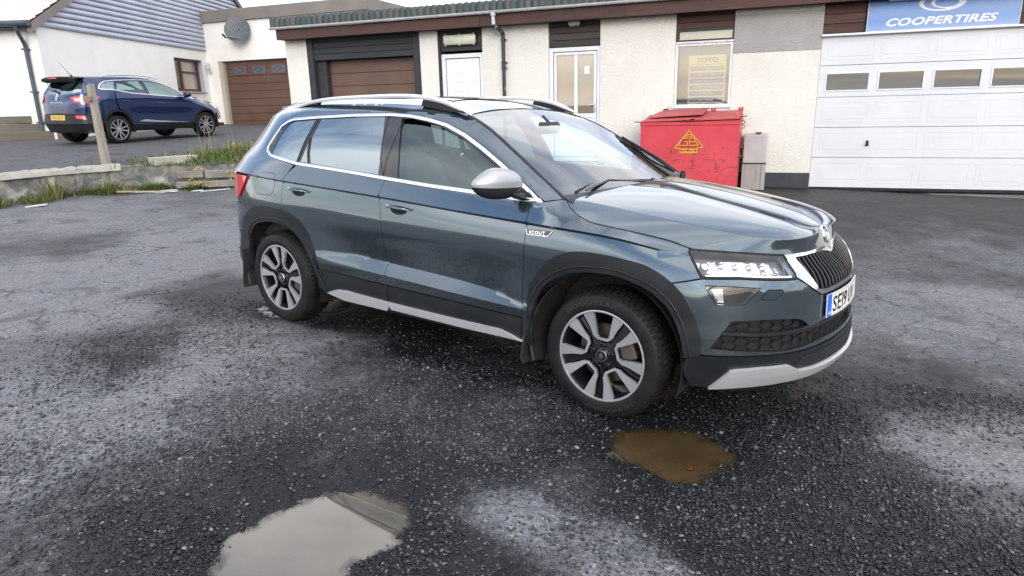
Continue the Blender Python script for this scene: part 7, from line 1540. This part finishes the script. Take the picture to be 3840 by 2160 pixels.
hp('inner_room', m_roomd, ((5, 1.6, 1), (10, 1.7, 3.9)))
# ---- attached garage with brown door
GA = empty('brown_door_garage', (-19, 18, 0), 0, 'flat roofed white garage with brown fascia and brown panelled door', 'garage')
def gp_(name, mat, *boxes, bev=0., smooth=None):
    o = part(name, mat, GA, *boxes, bev=bev, smooth=smooth); o.location = (19, -18, 0); return o
gp_('wall', m_white_r, ((-20.75, 18, .5), (-20.13, 18.3, 4.98))); gp_('wall', m_white_r, ((-20.13, 18, 3.50), (-16.4, 18.3, 4.98))); gp_('wall', m_white_r, ((-16.4, 18, .5), (-13.5, 18.3, 4.98)))
gp_('fascia', m_barge, ((-20.72, 17.90, 4.945), (-13.1, 18.0, 5.37)), bev=.01); gp_('fascia', m_barge, ((-13.2, 18.0, 4.945), (-13.1, 26, 5.37))); gp_('flat_roof', m_dbrown, ((-20.7, 18.0, 5.2), (-13.2, 26, 5.34)))
gp_('wall', m_white_r, ((-13.5, 18.3, .5), (-13.25, 26, 4.98)))
gp_('door_frame', newmat('cream frame', (.40, .38, .30), .6), ((-20.13, 18.05, .9), (-19.93, 18.3, 3.50)))
gd = gp_('garage_door', m_brown, ((-19.93, 18.22, .9), (-16.4, 18.26, 3.50)))
def gq(name, mat, *boxes, bev=0.): return part(name, mat, gd, *boxes, bev=bev)
nb = 9; 
for k in range(nb): gq('door_panel', m_brown, ((-19.92, 18.19, 3.49-.285*(k+1)+.006), (-16.41, 18.22, 3.49-.285*k-.004)), bev=.008)
m_rbt = newmat('reddish light frame', (.16, .055, .035), .4); m_lead = newmat('lead', (.05, .05, .055), .5)
for x0_ in (-19.55, -18.64, -17.70, -16.85):
    x1_ = x0_+.66; z0_, z1_ = 3.01, 3.29
    lf = gq('light_frame', m_rbt, ((x0_-.04, 18.165, z0_-.04), (x1_+.04, 18.19, z0_)), ((x0_-.04, 18.165, z1_), (x1_+.04, 18.19, z1_+.04)), ((x0_-.04, 18.165, z0_), (x0_, 18.19, z1_)), ((x1_, 18.165, z0_), (x1_+.04, 18.19, z1_)))
    gq('glass_pane', newmat('leaded glass', (.10, .12, .15), .15) if x0_ == -19.55 else bpy.data.materials['leaded glass'], ((x0_, 18.176, z0_), (x1_, 18.186, z1_)))
    b_ = MB(); cx, cz = (x0_+x1_)/2, (z0_+z1_)/2; b_.tube([(cx+.17*math.cos(a), 18.172, cz+.08*math.sin(a)) for a in np.linspace(0, 2*math.pi, 9)], .010, 5, caps=False)
    for dx_ in (-.17, .17): b_.tube([(cx+dx_, 18.172, cz), (cx+dx_*1.9, 18.172, cz)], .008, 5)
    b_.build('lead_line', m_lead, gd)
gp_('apron', mottled('pale concrete', (.30, .26, .23), (.38, .34, .30), 1, .9), ((-20.7, 16.9, .5), (-12.5, 18.0, 1.03)))
# wall lamp, dish
b_ = MB(); b_.tube([(-20.51, 17.88, 3.22), (-20.51, 17.88, 3.46)], [.065, .05], 12); b_.tube([(-20.51, 18.0, 3.15), (-20.51, 17.9, 3.15), (-20.51, 17.88, 3.22)], .03, 8); b_.tube([(-20.50, 17.98, 3.12), (-20.50, 17.92, 3.12)], .075, 12); o = b_.build('wall_lantern', m_gutter, None, 50); tag(o, 'small grey wall lantern between the house window and brown garage door', 'wall light')
DS = empty('satellite_dish', (-18.62, 17.6, 4.60), 0, 'dark grey satellite dish on the white garage wall', 'satellite dish')
b_ = MB(); pr = [(r, -.10+.30*r*r) for r in np.linspace(0.01, .47, 9)]; V = []; n_ = 32
for r, h in pr:
    for k in range(n_): a = 2*math.pi*k/n_; V.append((r*math.cos(a), h, r*1.05*math.sin(a)))
F = [(i*n_+k, i*n_+(k+1) % n_, (i+1)*n_+(k+1) % n_, (i+1)*n_+k) for i in range(8) for k in range(n_)]
m_dish = mottled('dark dish', (.050, .058, .068), (.085, .095, .105), 7, .5, .1)
o = mk('reflector', [(x, -y, z) for x, y, z in V], F, m_dish, DS, 60); o.rotation_euler = (math.radians(-22), 0, math.radians(28))
b_ = MB(); b_.tube([(.0, .38, -.02), (.0, .10, -.02)], .03, 8); b_.tube([(-.12, -.02, -.40), (-.25, -.38, -.32)], .018, 6); b_.tube([(-.25, -.36, -.33), (-.25, -.50, -.22)], .035, 8); b_.tube([(.1, -.02, -.38), (-.22, -.35, -.34)], .012, 6); b_.build('feed_arm', m_clad, DS, 50)
b_ = MB(); b_.box((-.10, .34, -.12), (.10, .40, .10)); b_.build('wall_plate', m_clad, DS)
# ================= low wall, post, rubble and weeds =================
def wallmat():
    m = newmat('lichened concrete', (.2, .2, .18), .9); nt = m.node_tree; tc = N(m, 'ShaderNodeTexCoord'); v = tc.outputs['Object']
    a = noise(m, 3.2, 9, .68, vec=v, dist=.6); r = ramp(m, a.outputs[0], [(.36, (.055, .058, .058)), (.48, (.13, .13, .125)), (.56, (.22, .21, .19)), (.68, (.38, .37, .35))])
    b_ = noise(m, 1.1, 4, .6, vec=v); g = ramp(m, b_.outputs[0], [(.5, (0, 0, 0)), (.7, (.5, .5, .5))]); c = mixc(m, g.outputs[0], r.outputs[0], (.17, .15, .11)); L(nt, c, bs(m).inputs['Base Color'])
    f_ = noise(m, 30, 6, .7, vec=v); L(nt, bump(m, f_.outputs[0], .7, .015, bump(m, a.outputs[0], .6, .04)), bs(m).inputs['Normal']); return m
m_lich = wallmat(); m_conc = mottled('pale grey concrete', (.27, .26, .235), (.38, .37, .335), 5, .85, .1, .4, .006, 60)
m_slab = mottled('weathered slab', (.13, .125, .11), (.22, .21, .185), 6, .85, .1, .4, .006, 60)
def sweepwall(name, path, zt, zb, y_in, mat, parent=None, off=0.):
    P = np.array(path); T = np.gradient(P, axis=0); T /= np.linalg.norm(T, axis=1, keepdims=True); Nn = np.stack([-T[:, 1], T[:, 0]], 1); V = []; n = len(P); r = np.random.default_rng(5)
    for i in range(n):
        j = r.normal(0, .012, 4); q0 = P[i]-Nn[i]*off; q1 = P[i]+Nn[i]*y_in; z1 = zt(P[i])
        V += [(q0[0]+j[0]-Nn[i, 0]*.02, q0[1]-Nn[i, 1]*.02, zb), (q0[0]+j[1], q0[1], z1-.03), (q0[0]+Nn[i, 0]*.03, q0[1]+Nn[i, 1]*.03, z1+j[3]*.6), (q1[0], q1[1], z1+j[2]*.6), (q1[0], q1[1], zb)]
    F = [(i*5+j, i*5+5+j, i*5+6+j, i*5+1+j) for i in range(n-1) for j in range(4)]+[(0, 1, 2, 3, 4), tuple((n-1)*5+k for k in range(5))[::-1]]; return mk(name, V, F, mat, parent, 50)
WD = densify(WS, .10, False)
rw = sweepwall('retaining_wall', WD, lambda p_: float(drive_z(p_[0], p_[1]))+.012+.010*math.sin(p_[1]*3), .0, .22, m_lich); tag(rw, 'low curved lichen stained concrete wall holding up the drive', 'wall')
k_ = [i for i, q in enumerate(WD) if 1.0 < q[1] < 4.9]; cp = WD[k_[0]:k_[-1]+1]
cop = sweepwall('coping', cp, lambda p_: float(drive_z(p_[0], p_[1]))+.050, .62, .20, m_conc, rw, .035)
# ledge slabs on the wall further along
def slab(name, c, L_, W_, H_, rz, ry, mat, label, cat, group=None):
    b_ = MB(); b_.box((-L_/2, -W_/2, 0), (L_/2, W_/2, H_), .012); o = b_.build(name, mat, None); o.location = c; o.rotation_euler = (ry, 0, rz); tag(o, label, cat, group); return o
slab('concrete_block', (-9.85, 5.62, .665), .80, .26, .15, 1.25, 0, m_conc, 'pale square edged concrete block lying on the wall top', 'concrete block')
slab('concrete_slab', (-9.32, 5.46, .44), .45, .10, .12, .56, .06, m_slab, 'upper short concrete slab leaning against the wall face', 'concrete slab')
slab('concrete_slab', (-9.02, 5.60, .26), 1.15, .12, .12, .54, .03, m_slab, 'lower long concrete slab lying at the wall foot', 'concrete slab')
slab('concrete_slab', (-8.72, 5.83, .42), .90, .10, .14, .56, .02, m_slab, 'longer upper concrete slab against the wall nearest the grey SUV', 'concrete slab')
# leaning post
PO = bpy.data.objects.new('wooden_post', None); COL.objects.link(PO); tag(PO, 'weathered grey wooden post with a short cross block on the low wall', 'post'); PO.location = (-10.66, 4.90, .66)
b_ = MB(); r_ = np.random.default_rng(3); V = []
n_ = 14
for i in range(n_):
    t = i/(n_-1); hw_ = .054-.008*t; x = -.02-.045*t+r_.normal(0, .002); 
    for a, c in ((-1, -1), (1, -1), (1, 1), (-1, 1)): V.append((x+a*hw_+r_.normal(0, .002), c*hw_, t*1.44+(.02*a if i == n_-1 else 0)))
F = [(i*4+j, i*4+(j+1) % 4, i*4+4+(j+1) % 4, i*4+4+j) for i in range(n_-1) for j in range(4)]+[(n_*4-4, n_*4-3, n_*4-2, n_*4-1)]; mk('post', V, F, m_greywood, PO)
part('cross_block', m_greywood, PO, ((-.17, -.11, 1.16), (.02, -.06, 1.25)), bev=.006)
# sleepers by the house wall
SL = []
for i, (x, y, z, w) in enumerate(((-19.0, 8.2, .93, .26), (-19.1, 8.4, 1.17, .22), (-19.2, 8.5, 1.40, .20))):
    b_ = MB(); b_.box((-1.9, -.12, 0), (1.75-.15*i, .12, w), .012); o = b_.build('railway_sleeper', m_sleeper, None); o.location = (x, y, z); o.rotation_euler = (0, 0, .95); tag(o, ['bottom dark timber sleeper of the stack by the house', 'middle timber sleeper of the stack by the house', 'topmost timber sleeper of the stack by the house'][i], 'sleeper', 'stacked timber sleepers')
# thin broken slates and a batten on the tarmac
m_slate = mottled('pale broken slate', (.40, .40, .42), (.58, .58, .60), 9, .6, .1)
lab = ['largest pale flat shard at the wall foot', 'pale shard overlapping the large flat one', 'small white shard beside the batten', 'thin pale shard nearest the grey SUV', 'curled pale shard below the slabs', 'flat shard at the far left wall foot']
for i, (x, y, l, w, a) in enumerate(((-9.50, 5.00, .42, .13, .7), (-9.36, 4.88, .40, .09, .62), (-9.75, 4.70, .22, .07, .9), (-8.7, 5.35, .55, .05, .7), (-8.95, 5.22, .26, .10, .3), (-10.0, 3.05, .34, .10, 1.2))):
    r_ = np.random.default_rng(40+i); P = [(l*.5*math.cos(t)*r_.uniform(.7, 1.1), w*.7*math.sin(t)*r_.uniform(.7, 1.1)) for t in np.linspace(0, 2*math.pi, 9)[:-1]]
    b_ = MB(); b_.prism(P, lambda u, v, w_: (u, v, w_+.04*u), .012); o = b_.build('slate_shard', m_slate, None); o.location = (x, y, float(ground_z(np.array([[x]]), np.array([[y]]))[0, 0])+.012); o.rotation_euler = (0, 0, a); tag(o, lab[i], 'slate shard', 'broken pale shards by the wall')
b_ = MB(); b_.box((-.42, -.02, 0), (.42, .02, .025), .003); o = b_.build('wooden_batten', m_greywood, None); o.location = (-9.60, 4.66, .27); o.rotation_euler = (0, .05, .62); tag(o, 'thin grey wooden batten lying in front of the weeds', 'batten')
# grasses: real blades
def grassmat(name, cols):
    m = newmat(name, (.1, .2, .05), .7, 0, 0, .2); at_ = N(m, 'ShaderNodeAttribute', attribute_name='tone'); r = ramp(m, at_.outputs['Fac'], cols); L(m.node_tree, r.outputs[0], bs(m).inputs['Base Color']); return m
m_grass = grassmat('rough grass', [(0, (.035, .065, .018)), (.45, (.075, .13, .03)), (.7, (.14, .16, .05)), (.85, (.30, .24, .11)), (1, (.36, .28, .16))])
def blades(name, pts, hts, lean, seed, wd=.006, dry=.25, mat=None):
    r = np.random.default_rng(seed); n = len(pts); a = r.random(n)*6.283; d = np.stack([np.cos(a), np.sin(a)], 1); ln = r.uniform(.1, 1, n)*lean; w = wd*r.uniform(.6, 1.3, n); pa = a+1.57+r.normal(0, .4, n); pd = np.stack([np.cos(pa), np.sin(pa)], 1)
    V = np.zeros((n, 7, 3)); hs_ = np.array([0, .4, .75, 1.]); k = 0
    for i, t in enumerate(hs_):
        c = pts+np.concatenate([d*(ln*hts*t**2)[:, None], (hts*(t-.25*ln*t**2))[:, None]], 1); ww = w*(1-t)**.6
        if i < 3: V[:, k, :] = c; V[:, k, :2] -= pd*ww[:, None]; V[:, k+1, :] = c; V[:, k+1, :2] += pd*ww[:, None]; k += 2
        else: V[:, 6] = c
    T = np.array([(0, 1, 3), (0, 3, 2), (2, 3, 5), (2, 5, 4), (4, 5, 6)]); F = (T[None]+7*np.arange(n)[:, None, None]).reshape(-1, 3); o = mk(name, V.reshape(-1, 3), F, mat or m_grass, None)
    tone = np.where(r.random(n) < dry, r.uniform(.7, 1, n), r.uniform(0, .6, n)); at_ = o.data.attributes.new('tone', 'FLOAT', 'POINT'); at_.data.foreach_set('value', np.repeat(tone, 7).astype(np.float32)); return o
def gzp(x, y): return ground_z(np.atleast_2d(x), np.atleast_2d(y)).ravel()
def tuft(x, y, z, rad, h, n, dry, label, seed, lean=.9, wd=.006):
    r = np.random.default_rng(seed); a = r.random(n)*6.283; q = np.sqrt(r.random(n))*rad; pts = np.stack([x+q*np.cos(a), y+q*np.sin(a), np.full(n, z)], 1); o = blades('grass_tuft', pts, h*r.uniform(.4, 1, n), lean, seed, wd, dry); tag(o, label, 'grass tuft', 'grass tufts along the wall foot'); return o
tuft(-10.55, 3.75, .22, .15, .46, 200, .45, 'tall straw and green grass tuft rising against the wall', 1)
tuft(-10.28, 4.48, .22, .22, .31, 420, .30, 'largest green tussock at the wall foot below the post', 2, 1.1)
tuft(-10.40, 3.35, .22, .22, .22, 300, .25, 'low green tuft left of the straw coloured one', 3)
tuft(-10.55, 2.75, .22, .30, .19, 420, .25, 'wide low tuft at the far left of the wall', 4)
tuft(-9.85, 5.08, .22, .20, .20, 380, .12, 'dark leafy green tuft under the middle of the wall', 5, 1.2, .012)
tuft(-9.2, 5.40, .22, .15, .16, 300, .15, 'small green tuft below the concrete slabs', 6, 1.2, .012)
tuft(-9.98, 4.62, .22, .18, .18, 260, .75, 'dry brown tuft beside the green tussock', 7, 1.6)
# continuous strip of weeds along the foot and on the patch behind
r_ = np.random.default_rng(9); base = WD[(WD[:, 1] > 1.5) & (WD[:, 1] < 7)]; k = r_.integers(0, len(base)-1, 5200); T = np.gradient(base, axis=0); T /= np.linalg.norm(T, axis=1, keepdims=True); Nn = np.stack([T[:, 1], -T[:, 0]], 1)
den = fbm(base[k][:, 0], base[k][:, 1], 2.3, 3, 19)+.5; keep = r_.random(len(k)) < np.clip(den*1.8-.35, .08, 1); k = k[keep]; o_ = np.abs(r_.normal(0, .10, len(k)))+.02; pts2 = base[k]+Nn[k]*o_[:, None]+r_.normal(0, .03, (len(k), 2)); pts = np.concatenate([pts2, (gzp(pts2[:, 0], pts2[:, 1])-.005)[:, None]], 1)
o = blades('weeds', pts, r_.uniform(.04, .17, len(k))*np.exp(-o_*3), 1.3, 12, .009, .2); o['kind'] = 'stuff'
def patch(n, cx, cy, sx, sy, rot, hmin, hmax, seed, dry, wd=.007, lean=1.):
    r = np.random.default_rng(seed); u = r.normal(0, 1, (n, 2))*[sx, sy]; x = cx+u[:, 0]*math.cos(rot)-u[:, 1]*math.sin(rot); y = cy+u[:, 0]*math.sin(rot)+u[:, 1]*math.cos(rot); kk = fbm(x, y, 3, 2, seed)+.5 > .42; x, y = x[kk], y[kk]; o = blades('grass', np.stack([x, y, drive_z(x, y)], 1), r.uniform(hmin, hmax, len(x)), lean, seed, wd, dry); o['kind'] = 'stuff'; return o
patch(5200, -9.55, 6.65, .75, .30, 1.05, .05, .20, 31, .12); patch(1800, -9.6, 7.6, .9, .35, 1.1, .08, .26, 32, .4); patch(1500, -9.1, 5.95, .5, .14, .75, .03, .10, 33, .15); patch(500, -10.5, 5.6, .5, .10, .6, .02, .06, 34, .3); patch(50, -9.4, 7.0, .6, .3, 1., .4, .75, 35, 1., .004, .35)
# yellow flower heads
fl = MB(); r_ = np.random.default_rng(8)
for (x, y, z) in [(-9.15, 5.5, .60), (-9.25, 5.4, .40), (-9.1, 5.42, .33), (-8.9, 5.6, .35), (-8.6, 5.7, .42), (-9.0, 5.5, .28), (-9.9, 7.2, .95), (-8.7, 5.75, .52)]:
    for q in range(4):
        c = (x+r_.normal(0, .03), y+r_.normal(0, .03), z+r_.normal(0, .02)); fl.tube([c, (c[0], c[1], c[2]+.012)], [.016, .020], 7)
o = fl.build('yellow_flowers', newmat('yellow petals', (.60, .48, .02), .7)); o['kind'] = 'stuff'
# fallen red leaf and pebbles near the brown puddle
b_ = MB(); b_.prism([(.012*math.cos(a)*(1.2 if k % 2 else .7), .012*math.sin(a)*(1.2 if k % 2 else .7)) for k, a in enumerate(np.linspace(0, 2*math.pi, 11)[:-1])], lambda u, v, w: (u, v, w), .004); o = b_.build('fallen_leaf', newmat('red leaf', (.16, .012, .010), .5)); o.location = (.262, -1.19, -.010); tag(o, 'small red leaf floating in the brown puddle', 'leaf')
